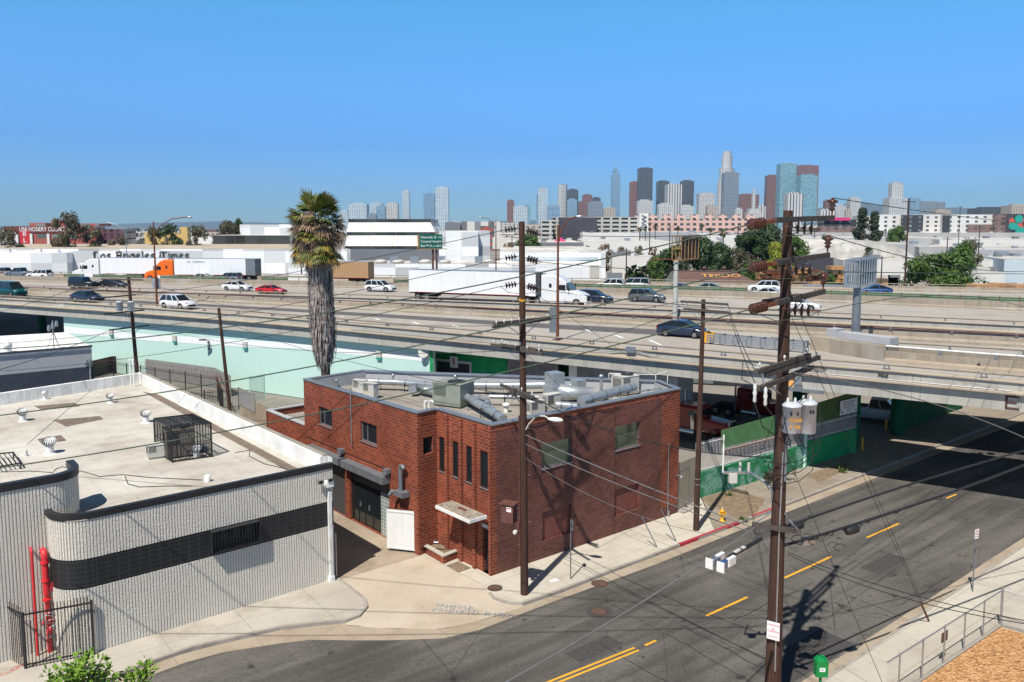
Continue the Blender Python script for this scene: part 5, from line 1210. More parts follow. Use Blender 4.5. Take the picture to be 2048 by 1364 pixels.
p=at_col(qs,412);z=HZ(412,682,p);tt=thing('wall_lamp','small flood lamp on a bracket on the mint wall','wall lamp',V((p.x,p.y,z)));no=V((.1,-1,0)).normalized()
m=MB();m.tube([V((p.x,p.y,z)),V((p.x,p.y,z+.2))+no*.9],.04,5);m.build('bracket','dark_steel',tt);m=MB();m.box(V((p.x-.4,p.y,z+.25))+no*.9,(.7,.3,.12));m.build('lamp_head','dark_steel',tt);m=MB();m.box(V((p.x,p.y,z-.5))+no*.1,(.2,.16,1.0));m.build('ballast','steel_grey',tt)

a=i1+V((0,.0,0));ga_,gb2=at_col(offset(L_near,-4),858),at_col(offset(L_near,-4),1012)
t=thing('dock_wall','dark green loading dock wall with roller door numbered 1 under the freeway','wall',ga_)
m=MB();q=[q[-1],ga_+V((.3,0,0)),gb2];m.sweep(q,[(-.3,-.1),(0,-.1),(0,6.2),(-.3,6.2)]);m.build('wall','green_dark2' if 'green_dark2' in MATS else 'green_wall',t)
du=(gb2-ga_).normalized();dn=V((du.y,-du.x,0));r=rect(ga_,du,[S7(1300,100),S7(1535,85),S7(1535,170),S7(1300,165)]);r=(r[0],r[1],0,r[3])
m=MB();box_in(m,ga_,du,dn,r[0]-.2,r[1]+.2,0,r[3]+.25,.01,.06);m.build('door_surround','block_white',t);m=MB();box_in(m,ga_,du,dn,r[0],r[1],0,r[3],.03,.09);m.build('roller_door','roller',t)
c_=zq(*S7(1424,88),ga_,du);m=MB();box_in(m,ga_,du,dn,c_[0]-.45,c_[0]+.45,c_[1]-.5,c_[1]+.55,.1,.13);m.build('number_sign','ink_white',t)
text('number','1','ink_red',facing(ga_+du*c_[0]+dn*.14+V((0,0,c_[1])),du),.9,t,bold=.03)

p=at_col(qs,848);z=HZ(848,706,p);t=thing('satellite_dish','pale satellite dish at the right end of the mint wall','dish',V((p.x,p.y,z)));no=V((-.2,-1,.3)).normalized()
m=MB();m.lathe([(.02,0),(.3,.05),(.5,.16)],V((p.x,p.y,z))+no*.3,14,axis=no);m.build('dish','unit_beige',t);m=MB();m.tube([V((p.x,p.y,z-.8)),V((p.x,p.y,z))+no*.3],.04,5);m.build('mount','galv',t)

def iron_fence(name,pts,z1,label,mat='green_dark',step=.14,z0=0,post=2.4,pk=.02,rails=(.12,.9),wire=False,cat='fence',picket_kind=True):
 P_=[XY(G(x,y))if not isinstance(x,V)else x for x,y in pts]if not isinstance(pts[0],V)else pts
 t=thing(name,label,cat,P_[0]);q=resample(P_,step)
 m=MB();
 for a,b in zip(P_,P_[1:]):
  for r_ in rails:m.beam(a+V((0,0,lerp(z0,z1,r_))),b+V((0,0,lerp(z0,z1,r_))),.045,.045)
 m.build('rails',mat,t)
 m=MB();
 for p in q:m.box((p.x,p.y,(z0+z1)/2),(pk,pk,z1-z0),.6)
 o_=m.build('pickets',mat,t)
 if len(q)>100:o_['kind']='stuff'
 q=resample(P_,post)
 for p in q:m=MB();m.box((p.x,p.y,(z0+z1)/2+.02),(.08,.08,z1-z0+.1));m.build('fence_post',mat,t)
 if wire:
  m=MB();pts_=[]
  for a,b in zip(P_,P_[1:]):
   L=(b-a).length;k=int(L/.07);d=(b-a).normalized();o_=V((-d.y,d.x,0))
   for i in range(k):an=i*.9;pts_.append(a.lerp(b,i/k)+o_*.28*cos(an)+V((0,0,z1+.22+.28*sin(an))))
  m.tube(pts_,.012,4);m.build('razor_wire','rust',t)
 return t
iron_fence('iron_fence',[(188,778),(228,764),(436,800),(447,830)],2.3,'dark iron fence with razor wire behind the felt roof','black_paint',wire=True)
iron_fence('iron_fence',[(410,824),(478,818)],2.0,'short black iron gate at the rear end of the alley','black_paint')
iron_fence('iron_fence',[(500,806),(530,798)],2.6,'pale green mesh gate beside the mint wall','mint',step=.1)
pts=[XY(G(x,y))for x,y in((184,755),(226,744),(290,748))]
t=thing('sheet_fence','dark sheet metal fence panels left part in front of the mint wall','fence',pts[0])
m=MB();m.sweep(pts,[(-.04,-.1),(0,-.1),(0,1.9),(-.04,1.9)]);m.build('panel','dark_steel',t)
pts=[XY(G(x,y))for x,y in((292,752),(430,772),(462,790))]
t=thing('sheet_fence','weathered grey sheet fence below the middle of the mint wall','fence',pts[0])
m=MB();m.sweep(pts,[(-.04,-.1),(0,-.1),(0,2.0),(-.04,2.0)]);m.build('panel','corrugated',t)
pts=[XY(G(x,y))for x,y in((470,832),(478,822),(560,862))]
pts=[XY(G(x,y))for x,y in((480,838),(535,868))]
t=thing('sheet_fence','patched grey and tan sheet wall beside the brick annex','fence',pts[0])
m=MB();m.sweep(pts,[(-.06,-.1),(0,-.1),(0,2.3),(-.06,2.3)]);m.build('panel','alley_concrete',t)
m=MB();m.sweep([pts[0],pts[0].lerp(pts[1],.6)],[(.02,1.3),(.05,1.3),(.05,2.9),(.02,2.9)]);m.build('corrugated_panel','corrugated',t)
# ================================================================ UTILITY POLES
def pole_thing(px,py,ytop,label,r0=.17,r1=.11,base=None,lean=(0,0),cat='utility pole',steps=True,topx=None):
 b=base if base is not None else XY(G(px,py));H_=HZ(px,ytop,b)
 tp=D(topx,ytop,b.y)if topx else V((b.x+lean[0],b.y+lean[1],H_));tp=V((tp.x,b.y,H_))
 t=thing('utility_pole',label,cat,b);t['top']=H_
 m=MB();N_=10;pts=[b.lerp(tp,i/N_)if i else b+V((0,0,-.2))for i in range(N_+1)]
 m.tube(pts,[lerp(r0,r1,i/N_)for i in range(N_+1)],14);m.build('shaft','pole_wood',t)
 def at(z):return b.lerp(tp,z/H_)
 def zrow(py):
  d=ray(px,py);return CH+d.z*(b.y/d.y)
 if steps:
  rr=random.Random(int(px))
  for k in range(int(H_/1.1)):
   z=2.4+k*1.1
   if z>H_-3:break
   s_=1 if k%2 else-1;p=at(z);m=MB();m.tube([p,p+V((s_*(r0+.12),-.03,0)),p+V((s_*(r0+.12),-.03,.04))],.012,4);m.build('pole_step','galv',t)
 return t,at,zrow,b
def arm(t,a,b,w=.1,h=.12,mat='arm_wood',braces=None,at=None,n_ins=0,ins='pin',name='crossarm'):
 m=MB();m.beam(a,b,w,h);o_=m.build(name,mat,t)
 if braces and at:
  zz=(a.z+b.z)/2
  for f in braces:
   p=a.lerp(b,f);m=MB();m.beam(p-V((0,0,h/2)),at(zz-.65),.03,.03);m.build('brace','galv',t)
 for i in range(n_ins):
  f=.06+(.88)*i/(max(1,n_ins-1));p=a.lerp(b,f)+V((0,0,h/2));m=MB();m.cyl(p,p+V((0,0,.1)),.014,n_=5);m.lathe([(.03,.08),(.05,.1),(.035,.13),(.045,.15),(.015,.19)],p,8);m.build('insulator','porcelain',t)
 return o_
plain('insul_dark',(.03,.022,.02),.3,0,.5,var=.2)
def disc_string(t,p,d,n_=4,r=.13,pitch=.15,mat='insul'):
 """suspension discs threaded along d from p; returns far end"""
 d=V(d).normalized();m=MB();m.cyl(p,p+d*(.18+n_*pitch+.15),.018,n_=6);
 m.build('link','rust',t)
 for i in range(n_):
  m=MB();c_=p+d*(.18+i*pitch);m.lathe([(.03,-.06),(.045,-.03),(r*.8,.0),(r,.025),(r*.97,.04),(r*.5,.03),(.03,.05)],c_,16,axis=d);m.build('insulator_disc',mat,t)
 return p+d*(.18+n_*pitch+.15)
def post_ins(t,p,h=.55):
 m=MB();m.cyl(p,p+V((0,0,h*.3)),.03,n_=8);m.build('pin','rust',t);r=.17
 m=MB();m.lathe([(.04,h*.25),(.08,h*.3),(r*.7,h*.36),(.06,h*.44),(r*.85,h*.55),(.07,h*.64),(r*1.2,h*.78),(r*1.1,h*.84),(.06,h*.92),(.03,h)],p,16);m.build('post_insulator','insul',t)
 return p+V((0,0,h))
WN=[0]
def wire(a,b,label,r=.012,sag=None,mid=None,mat='wire',cat='wire',group=None,name='power_line',n_=28):
 a,b=V(a),V(b)
 if mid:
  px,py=mid;best=None
  for i in range(1,200):
   t_=i/200;p=a.lerp(b,t_);
   k=p.x/(p.y*cos(PITCH)-(p.z-CH)*sin(PITCH))if True else 0
   e=abs(CX+FX*k-px)
   if best is None or e<best[0]:best=(e,t_)
  t_=best[1];p=a.lerp(b,t_);z=D(px,py,p.y).z;sag=(p.z-z)/(4*t_*(1-t_))
 sag=sag if sag is not None else(b-a).length*.012
 pts=[a.lerp(b,i/n_)-V((0,0,4*sag*(i/n_)*(1-i/n_)))for i in range(n_+1)]
 m=MB();m.tube(pts,r,5);o_=m.build(name,mat);tag(o_,label,cat,group);return o_

# --- pole 1, beside the brick building corner
t1,at1,z1r,p1=pole_thing(1049,1188,443,'tall dark utility pole on the sidewalk before the brick building corner',.19,.13,topx=1043.5)
stD=V((u1 .x,u1 .y,0));stN=V((n1 .x,n1 .y,0))
s1ends=[]
for k,row in enumerate((457,513,568)):
 z=z1r(row);c_=at1(z);dl=V((-.93,-.1,-.14)).normalized();dr_=V((.85,.25,-.22)).normalized()
 a=disc_string(t1,c_+V((-.13,0,.02)),dl,4,.15,.13,'insul_dark');b=disc_string(t1,c_+V((.1,-.08,-.05)),dr_,4,.16,.13,'insul_dark')
 m=MB();m.tube([a,a+V((.35,-.25,-.25)),c_+V((0,-.3,-.42)),b+V((-.35,-.2,-.12)),b],.012,5);m.build('jumper','wire',t1);s1ends.append((a,b))
def arm_px(t,at,zrow,row,A_,B_,base,**k):
 z=zrow(row);a,b=G(*A_,z),G(*B_,z);c_=at(z);off=V((0,0,0));f=max(.1,min(.9,(base.x-a.x)/(b.x-a.x)))if abs(b.x-a.x)>.2 else .5
 mid_=a.lerp(b,f);sh=c_-mid_;n_=(b-a).normalized();n_=V((n_.y,-n_.x,0));s_=.19 if n_.y<0 else-.19
 return arm(t,a+sh+n_*s_,b+sh+n_*s_,at=at,**k),a+sh+n_*s_,b+sh+n_*s_
_,a1a,a1b=arm_px(t1,at1,z1r,644,(984,652),(1099,636),p1,braces=(.25,.8),n_ins=8)
_,a1c,a1d=arm_px(t1,at1,z1r,640,(988,645),(1097,633),p1)
_,a1e,a1f=arm_px(t1,at1,z1r,699,(993,690),(1096,709),p1,braces=(.3,.75),n_ins=5)
_,a1g,a1h=arm_px(t1,at1,z1r,694,(1010,688),(1094,700),p1,n_ins=3)
_,a1i,a1j=arm_px(t1,at1,z1r,783,(1012,770),(1080,796),p1,braces=(.3,),n_ins=4)
_,a1k,a1l=arm_px(t1,at1,z1r,788,(1030,778),(1094,800),p1)
m=MB();rr=random.Random(4)
for i in range(9):
 c_=a1i.lerp(a1j,rr.uniform(0,.45))+V((0,0,rr.uniform(-.1,.25)));m.tube([c_,c_+V((rr.uniform(-.3,.3),-.1,-.25)),c_+V((rr.uniform(-.2,.5),-.1,-.5)),c_+V((.5,0,-.3))],.012,4)
m.build('jumper','wire',t1)
m=MB();c_=at1(z1r(652));m.box(c_+V((0,-.17,0)),(.26,.04,.1));
m=MB();c_=at1(z1r(600));m.cyl(c_-V((0,0,.06)),c_+V((0,0,.06)),.155,n_=14,caps=False);m.build('yellow_band','yellow_paint',t1)
m=MB();m.tube([at1(1.5)+V((-.2,-.06,0)),at1(z1r(830))+V((-.19,-.06,0))],.03,6);m.build('riser_conduit','brown_paint',t1)

c_=at1(z1r(858));hd=D(1100,838,p1 .y-.6);
t=thing('street_lamp','cobra head street lamp on a curved arm on the corner utility pole','street lamp',c_)
m=MB();m.tube([c_+V((.12,-.1,-.0)),c_+V((.25,-.2,.28)),c_.lerp(hd,.5)+V((0,0,.38)),hd+V((-.25,.05,.12)),hd],.035,7);m.build('lamp_arm','unit_beige',t)
m=MB();m.lathe([(.02,-.12),(.09,-.05),(.15,.12),(.17,.32),(.12,.52),(.03,.6)],hd,12,axis=V((.9,-.3,-.05)));m.v=[(x,y,hd.z+(z-hd.z)*.65)for x,y,z in m.v];m.build('lamp_head','plastic_white',t)
cb=D(1018,1025,p1 .y-.1);t=thing('pole_cabinet','brown metal cabinet with white label hung on the corner utility pole','cabinet',cb)
m=MB();m.box(cb,(.62,.45,.85),-.45);m.build('casing','brown_paint',t);m=MB();m.box(cb+V((0,0,.45)),(.78,.58,.06),-.45);m.build('lid','brown_paint',t)
m=MB();R45=Matrix.Rotation(-.45,4,'Z');m.box(cb+R45@V((.1,-.228,.22)),(.24,.01,.22),-.45);m.build('label_plate','ink_white',t)
m=MB();m.box(cb+R45@V((.1,-.234,.27)),(.2,.004,.05),-.45);m.build('label_band','ink_red',t)
m=MB();m.beam(cb+V((.25,.05,.2)),at1(cb.z+.2),.05,.05);m.beam(cb+V((.25,.05,-.25)),at1(cb.z-.25),.05,.05);m.build('mount','galv',t)
c_=D(1031,1063,p1 .y-.15);t=thing('electric_meter','round glass electric meter hung low on the utility pole below the brown cabinet','meter',c_)
m=MB();m.lathe([(.1,0),(.1,.12),(.07,.18)],c_,14,axis=V((-.3,-1,0)));m.build('meter_glass','porcelain',t);m=MB();m.box(c_+V((.1,.06,.28)),(.14,.12,.28));m.tube([c_+V((.1,.05,.1)),c_+V((.02,-.1,.22)),c_+V((.2,.05,-.1))],.02,5);m.build('meter_box','brown_paint',t)

# --- pole 2 behind the sidewalk
t2,at2,z2r,p2=pole_thing(1392,1060,599,'slim brown utility pole on the sidewalk beside the steel gate',.17,.11,topx=1407)
_,a2a,a2b=arm_px(t2,at2,z2r,605,(1360,602),(1454,608),p2,n_ins=6);_,a2c,a2d=arm_px(t2,at2,z2r,620,(1365,616),(1454,623),p2,braces=(.12,.3,.8),n_ins=2)
for f in(.02,.12,.86,.98):
 m=MB();m.beam(a2a.lerp(a2b,f),a2c.lerp(a2d,f),.035,.035,up=V((0,1,0)));m.build('strap','galv',t2)
for z in(z2r(957),z2r(968)):m=MB();m.cyl(at2(z)-V((0,0,.02)),at2(z)+V((0,0,.02)),.18,n_=14);m.build('pole_band','galv',t2)

# --- pole 3, the big one on the right
P3Y=26.0;d3=ray(1541,1364);b3=V((d3 .x/d3 .y*P3Y-.05,P3Y,0));b3=V((P3Y*(1538-CX)/FX*1.035,P3Y,0))
tp3=D(1576,421,P3Y);bt=D(1546,1364,P3Y);k3=(bt-tp3)/(tp3 .z-bt.z);b3=tp3+k3*tp3 .z;b3=V((b3 .x,P3Y,0))
t3,at3,z3r,_=pole_thing(1576,0,421,'tallest dark utility pole with transformers in the right foreground',.29,.15,base=b3,topx=1576)
dA=V((.66,.75,0)).normalized();s3=[]
for k,(row,tl_,tr_,prow)in enumerate(((441,-1.5,3.5,405),(522,-1.3,3.2,487),(600,-1.2,2.9,560))):
 z=z3r(row);c_=at3(z);f_=V((dA.y,-dA.x,0))*.2
 arm(t3,c_+dA*tl_+f_,c_+dA*tr_+f_+V((0,0,.12)),.13,.17,braces=(.62,),at=at3);
 if k==2:arm(t3,c_+dA*tl_-f_,c_+dA*(tr_*.55)-f_,.13,.17)
 e_=post_ins(t3,c_+dA*(tr_-.1)+f_+V((0,0,.2)),.62)
 a_=c_+dA*tl_+f_+V((0,0,-.02));a_d=V((-.85,-.45,-.12));
 m=MB();m.beam(a_,a_+a_d*.35,.09,.12);m.build('arm_end','rust',t3)
 ea=disc_string(t3,a_+a_d*.3,a_d,6,.17,.1);eb=disc_string(t3,c_+dA*(-.75)+f_+V((0,-.05,-.2)),V((.97,-.2,-.06)),4,.21,.2,'insul_dark')
 m=MB();q=[ea,ea.lerp(eb,.3)+V((0,-.2,-.15)),ea.lerp(eb,.7)+V((0,-.2,-.12)),eb,e_]
 m.tube([ea,ea.lerp(eb,.35)+V((0,-.3,-.28)),ea.lerp(eb,.7)+V((0,-.3,-.22)),eb],.014,5);m.build('jumper','wire_green',t3)
 s3 .append((ea,eb,e_))
_,l1,l2=arm_px(t3,at3,z3r,722,(1504,744),(1612,710),b3,w=.12,h=.15,n_ins=3)
_,l3,l4=arm_px(t3,at3,z3r,733,(1524,752),(1635,716),b3,w=.12,h=.15,n_ins=4,braces=(.85,))
_,l5,l6=arm_px(t3,at3,z3r,752,(1504,775),(1612,733),b3,w=.12,h=.15,braces=(.2,.85))
for f in(.1,.9):m=MB();m.beam(l1 .lerp(l2,f),l5 .lerp(l6,f),.05,.05,up=V((0,1,0)));m.build('strap','galv',t3)

q=[l5+V((-.12,-.1,.1)),l5+V((.2,-.12,0)),l5 .lerp(l6,.25)+V((0,-.12,0))]
for p in q[:2]:m=MB();m.lathe([(.03,-.5),(.06,-.45),(.045,-.3),(.07,-.2),(.045,-.1),(.06,0),(.03,.08)],p,8);m.build('cutout_fuse','porcelain',t3)
m=MB();
zt3=z3r(815)
trL=D(1583,838,P3Y-.35);trR=D(1614,836,P3Y-.05)
m.tube([l1+V((0,0,.2)),l1+V((-.4,0,.35)),l5+V((-.5,0,.3)),l5+V((-.12,-.1,.1))],.016,5)
m.tube([q[0]-V((0,0,.5)),q[0]+V((.2,-.2,-1.2)),q[0]+V((1.0,-.4,-1.75)),V((at3(trL.z).x-.1,P3Y-.3,trL.z+.35))],.018,5)
m.tube([q[1]-V((0,0,.5)),q[1]+V((.5,-.2,-1.15)),V((at3(10).x,P3Y-.4,q[1].z-1.3)),trR+V((-.05,-.2,.9))],.018,5)
m.tube([trR+V((.3,-.15,.5)),trR+V((.45,-.2,-.1)),trR+V((.3,-.3,-1.1)),V((at3(9).x+.2,P3Y-.1,trR.z-1.9))],.018,5)
m.tube([trL+V((.1,-.3,-.4)),trL+V((.35,-.35,-.9)),trR+V((.3,-.2,-.7)),trR+V((.42,0,.3))],.018,5);m.build('lead','cable',t3)
for p,lb in((trL,'left grey transformer can with yellow figures on the big pole'),(trR,'right grey transformer can on the big pole')):
 t=thing('transformer',lb,'transformer',p);hh=.42 if p is trL else .47
 m=MB();m.lathe([(.27,-hh-.02),(.29,-hh),(.29,hh),(.32,hh+.01),(.32,hh+.05),(.22,hh+.12),(.02,hh+.14)],p,24);m.build('tank','transformer_paint',t)
 for dx in(-.12,.12):m=MB();m.lathe([(.04,0),(.06,.03),(.04,.06),(.055,.1),(.03,.2)],p+V((dx,.05,hh+.08)),8);m.build('bushing','porcelain',t)
 m=MB();m.box(p+V((-.12 if p is trL else .0,-.3,hh*.55)),(.04,.06,.12));m.box(p+V((.1,-.3,hh*.55)),(.04,.06,.1));m.build('terminal','dark_steel',t)
 m=MB();m.beam(p+V((0,.1,.2)),at3(p.z+.2),.12,.1);m.beam(p+V((0,.1,-.2)),at3(p.z-.2),.12,.1);m.build('hanger','galv',t)
 if p is trL:
  text('marking','CL200','yellow_paint',facing(p+V((0.02,-.3,.02)),V((1,-.05,0))),.16,t);text('marking','8 180','yellow_paint',facing(p+V((0.02,-.3,-.2)),V((1,-.05,0))),.16,t)

c_=at3(z3r(980));e_=D(1500,945,P3Y+1.2);
t=thing('sensor_arm','grey steel arm with small cream box reaching left from the big pole','antenna',c_)
m=MB();m.tube([c_+V((-.2,0,-.35)),c_+V((-.22,0,0)),c_+V((-.45,.1,.25)),e_],.05,8);m.build('arm','galv',t)
m=MB();m.box(e_+V((-.5,0,.0)),(.9,.1,.08));m.build('bracket','galv',t)
m=MB();m.box(e_+V((-.62,-.05,-.18)),(.28,.2,.32));m.build('radio_box','unit_beige',t)
for dx in(-.35,-.05):m=MB();m.cyl(e_+V((dx,0,.05)),e_+V((dx,0,.35)),.05,n_=8);m.build('antenna','unit_beige',t)
m=MB();m.cyl(e_+V((-.95,0,0)),e_+V((-.95,0,1.35)),.03,n_=8);m.build('whip','plastic_white',t)
zc=z3r(1050);c_=at3(zc);cA=G(1522,1040,zc);cB=G(1572,1068,zc);f_=V((-.1,-.28,0))
arm(t3,c_+f_+V((-.75,.35,0)),c_+f_+V((.65,-.35,0)),.12,.15)
m=MB();m.beam(c_+f_+V((-.7,.35,0)),at3(zc+.6),.04,.04);m.beam(c_+f_+V((.6,-.33,0)),at3(zc+.65),.04,.04);m.build('brace','galv',t3)
m=MB();m.tube([at3(2)+V((-.05,-.3,0)),at3(zc-.4)+V((-.05,-.28,0)),at3(z3r(900))+V((0,-.26,0))],.028,6);m.build('riser_conduit','galv',t3)
m=MB();m.tube([at3(zc+1.6)+V((.1,-.25,0)),at3(z3r(870))+V((.12,-.22,0))],.05,8);m.build('riser_conduit','steel_grey',t3)

m=MB();rr=random.Random(8)
for i in range(16):
 z=lerp(z3r(900),z3r(970),rr.random());c_=at3(z)+V((rr.choice((-.3,.28)),-.2,0));m.tube([c_+V((.18*cos(a),-.05,.18*sin(a)*rr.uniform(.5,1)))for a in[x*pi/4 for x in range(rr.randint(4,8))]],.012,4)
for z in(z3r(918),z3r(940),z3r(958)):
 c_=at3(z);m.tube([c_+V((-.6,-.25,0)),c_+V((0,-.33,-.08)),c_+V((.6,-.2,0)),c_+V((1.1,0,.3)),c_+V((1.15,.1,1.3))],.014,5)
m.build('lead','cable',t3)
pz=z3r(1252);c_=at3(pz);t=thing('pole_sign','small white warning sign with red print on the big pole','sign',c_+V((-.2,-.3,0)))
m=MB();sp=c_+V((-.16,-.33,0));m.box(sp,(.42,.02,.62),-.55);m.build('plate','ink_white',t)
sr=V((cos(-.55),sin(-.55),0));sn=V((sr.y,-sr.x,0))
text('sign_text','WARNING','ink_red',facing(sp+sn*.014+V((0,0,.2)),sr),.085,t,extrude=.002);text('sign_text','NO\nDUMPING','ink_red',facing(sp+sn*.014+V((0,0,.02)),sr),.085,t,extrude=.002);text('sign_text','$1,000 FINE','ink_red',facing(sp+sn*.014+V((0,0,-.2)),sr),.06,t,extrude=.002)

# --- pole 4 with transformers at left; pole 5; pole behind
t4,at4,z4r,p4=pole_thing(282,832,555,'utility pole with two transformer cans behind the felt roof',.19,.13,topx=257)
_,a4a,a4b=arm_px(t4,at4,z4r,559,(216,558),(298,560),p4,braces=(.2,.8));_,a4c,a4d=arm_px(t4,at4,z4r,590,(222,592),(300,585),p4,braces=(.8,));_,a4e,a4f=arm_px(t4,at4,z4r,622,(224,626),(302,618),p4)
_,a4g,a4h=arm_px(t4,at4,z4r,654,(227,659),(305,650),p4,braces=(.25,.8),n_ins=5)
for(px,py),lb in(((239,613),'left small transformer can on the pole behind the felt roof'),((262,613),'right small transformer can on the pole behind the felt roof')):
 p=D(px,py,p4 .y-.4);t=thing('transformer',lb,'transformer',p);m=MB();m.lathe([(.27,-.4),(.29,-.38),(.29,.38),(.33,.4),(.2,.48)],p,18);m.build('tank','transformer_paint',t);m=MB();m.beam(p+V((0,.1,-.1)),at4(p.z-.1),.1,.1);m.build('hanger','galv',t)
m=MB();
for i in range(4):c_=at4(z4r(640+i*3))+V((-.4+.25*i,-.2,0));m.tube([c_+V((0,0,1.2)),c_+V((-.1,0,.4)),c_],.015,4)
m.build('lead','cable',t4)
t5,at5,z5r,p5=pole_thing(462,842,616,'leaning plain utility pole behind the sheet fence by the mint wall',.17,.12,topx=437.5,steps=False)

# --- wires
def off(px,py,Y):return D(px,py,Y)
W=[(s3[2][0],off(-60,944,27),'lowest long green wire sweeping from the big pole to the lower left edge',(560,841),'wire_green',.023),(s3[1][0],off(-60,838,29),'middle long green wire from the big pole to the left edge above the felt roof',(560,745),'wire_green',.023),(s3[0][0],off(-60,701,33),'highest long green wire from the big pole crossing the freeway to the left edge',(1020,558),'wire_green',.023),(s1ends[0][0],off(-60,600,70),'thin wire running left from the top insulators of the pole by the brick building',(700,524),'wire',.016),(s1ends[1][0],off(-60,690,60),'thin wire running left from the middle insulators of the pole by the brick building',(700,585),'wire',.016),(s1ends[2][0],off(-60,745,60),'thin wire running left from the lowest insulators of the pole by the brick building',(700,640),'wire',.016),(s1ends[0][1],s3[0][1]+V((0,0,0)),'wire between the top insulators of the corner pole and the big pole',None,'wire',.014),(s1ends[1][1],s3[1][1]+V((0,0,0)),'wire between the middle insulators of the corner pole and the big pole',None,'wire',.014),(s1ends[2][1],s3[2][1]+V((0,0,0)),'wire between the lowest insulators of the corner pole and the big pole',None,'wire',.014),(s3[0][2],off(2110,452,60),'top wire running right from the big pole past the downtown towers',(1850,423),'wire_green',.018),(s3[1][2],off(2110,536,55),'second wire running right from the big pole over the warehouse roofs',(1850,522),'wire_green',.018),(s3[2][2],off(2110,548,50),'third wire running right from the big pole across the far trees',(1850,546),'wire_green',.018),(s3[2][1],off(2110,640,45),'low wire running right from the big pole over the freeway lanes',(1850,592),'wire_green',.014),(at1(z1r(868))+V((.1,-.15,0)),at3(z3r(1056))+V((-.9,.15,0)),'upper of three parallel cables crossing before the brick street wall',(1290,972),'wire_grey',.022),(at1(z1r(886))+V((.1,-.15,0)),at3(z3r(1072))+V((-.5,.05,0)),'middle of three parallel cables crossing before the brick street wall',(1290,990),'wire_grey',.018),(at1(z1r(914))+V((.1,-.15,0)),at3(z3r(1086))+V((-.3,.0,0)),'lowest thin one of three cables crossing before the brick street wall',(1290,1035),'wire_grey',.01),(a1j,at3(z3r(915))+V((-.3,0,0)),'dark cable from the corner pole passing between the two upper brick windows',(1340,893),'cable',.022),(at3(z3r(745))+V((.3,0,0)),off(2110,905,34),'pale cable from the big pole descending over the dark underpass',(1840,800),'wire_grey',.02),(at3(z3r(738))+V((.3,.2,0)),off(2110,820,44),'thin wire from the big pole descending along the bridge girder',(1800,745),'wire_grey',.01),(at3(z3r(1048))+V((.15,-.25,0)),off(2110,885,36),'upper thick dark cable leaving the big pole low to the right',(1800,975),'cable',.042),(at3(z3r(1085))+V((.15,-.25,0)),off(2110,905,33),'lower thick dark cable bundle leaving the big pole low to the right',(1850,1003),'cable',.05),(at3(z3r(1100))+V((.3,-.2,0)),off(2110,1252,19),'upper of two thin drop wires toward the lower right edge',(1850,1196),'cable',.012),(at3(z3r(1104))+V((.3,-.2,0)),off(2110,1256,18),'lower of two thin drop wires toward the lower right edge',(1850,1207),'cable',.012),(at3(z3r(1054))+V((-.6,.2,0)),off(960,1394,16),'thick grey cable crossing the street to the bottom edge below the radio boxes',(1250,1225),'wire_grey',.024),(a4a,off(-60,640,60),'wire from the rear left pole top to the left edge',None,'wire',.016),(a4b,at1(z1r(650))+V((0,0,0)),'wire between the rear left pole and the pole by the brick building',(640,640),'wire',.014),(a4h,at1(z1r(700)),'lower wire between the rear left pole and the pole by the brick building',(640,703),'wire',.014),(a4g,off(-60,755,40),'wire from the low arm of the rear left pole down past the painted building',(110,705),'cable',.022),(a4h+V((0,.5,.1)),at5(z5r(665)),'short wire between the two poles in front of the mint wall',None,'wire',.016),(at5(z5r(640)),at1(z1r(795)),'thin wire from the plain leaning pole to the corner pole above the brick roof',(750,735),'wire',.016),(a1b,a2a,'upper wire between the corner pole and the slim pole by the steel gate',None,'wire',.016),(a1f,a2c,'lower wire between the corner pole and the slim pole by the steel gate',None,'wire',.016),(a2b,l1,'upper wire between the slim pole and the big pole',None,'wire',.016),(a2d,l5,'lower wire between the slim pole and the big pole',None,'wire',.016),]
plain('wire_grey',(.2,.2,.2),.5,.3,var=.15)
for a,b,lb,mid,mat,r in W:wire(a,b,lb,r,mid=mid,mat=mat)

gy=G(1858,1243);gs=[(at3(z3r(605)),gy,'left of two close guy wires from the big pole down to the right sidewalk'),(at3(z3r(560)),gy+V((.08,.12,0)),'right of two close guy wires from the big pole down to the right sidewalk'),(at3(z3r(880)),G(1775,1390),'single guy wire from the transformers down to the bottom right'),(at1(z1r(570)),XY(c1)+V((-.2,.3,TOPZ)),'guy wire from the corner pole to the right end of the brick roof'),(at1(z1r(700)),c0+u1*6+V((0,0,TOPZ)),'guy wire from the corner pole to the middle of the brick parapet'),(at3(z3r(800)),G(1490,985),'guy wire from the big pole to the green block wall')]
for a,b,lb in gs:
 o_=wire(a,b,lb,.01,sag=.0,mat='cable',cat='guy wire',name='guy_wire',n_=2)
for f,dx in((.69,0),(.68,.15)):
 p=at3(z3r(605)).lerp(gy,f)+V((dx,0,0))
m=MB();m.tube([gy,gy.lerp(at3(z3r(605)),.07)],.035,6);tag(m.build('guy_guard','rust'),'rusty guy wire anchor guard on the right sidewalk','guy anchor')

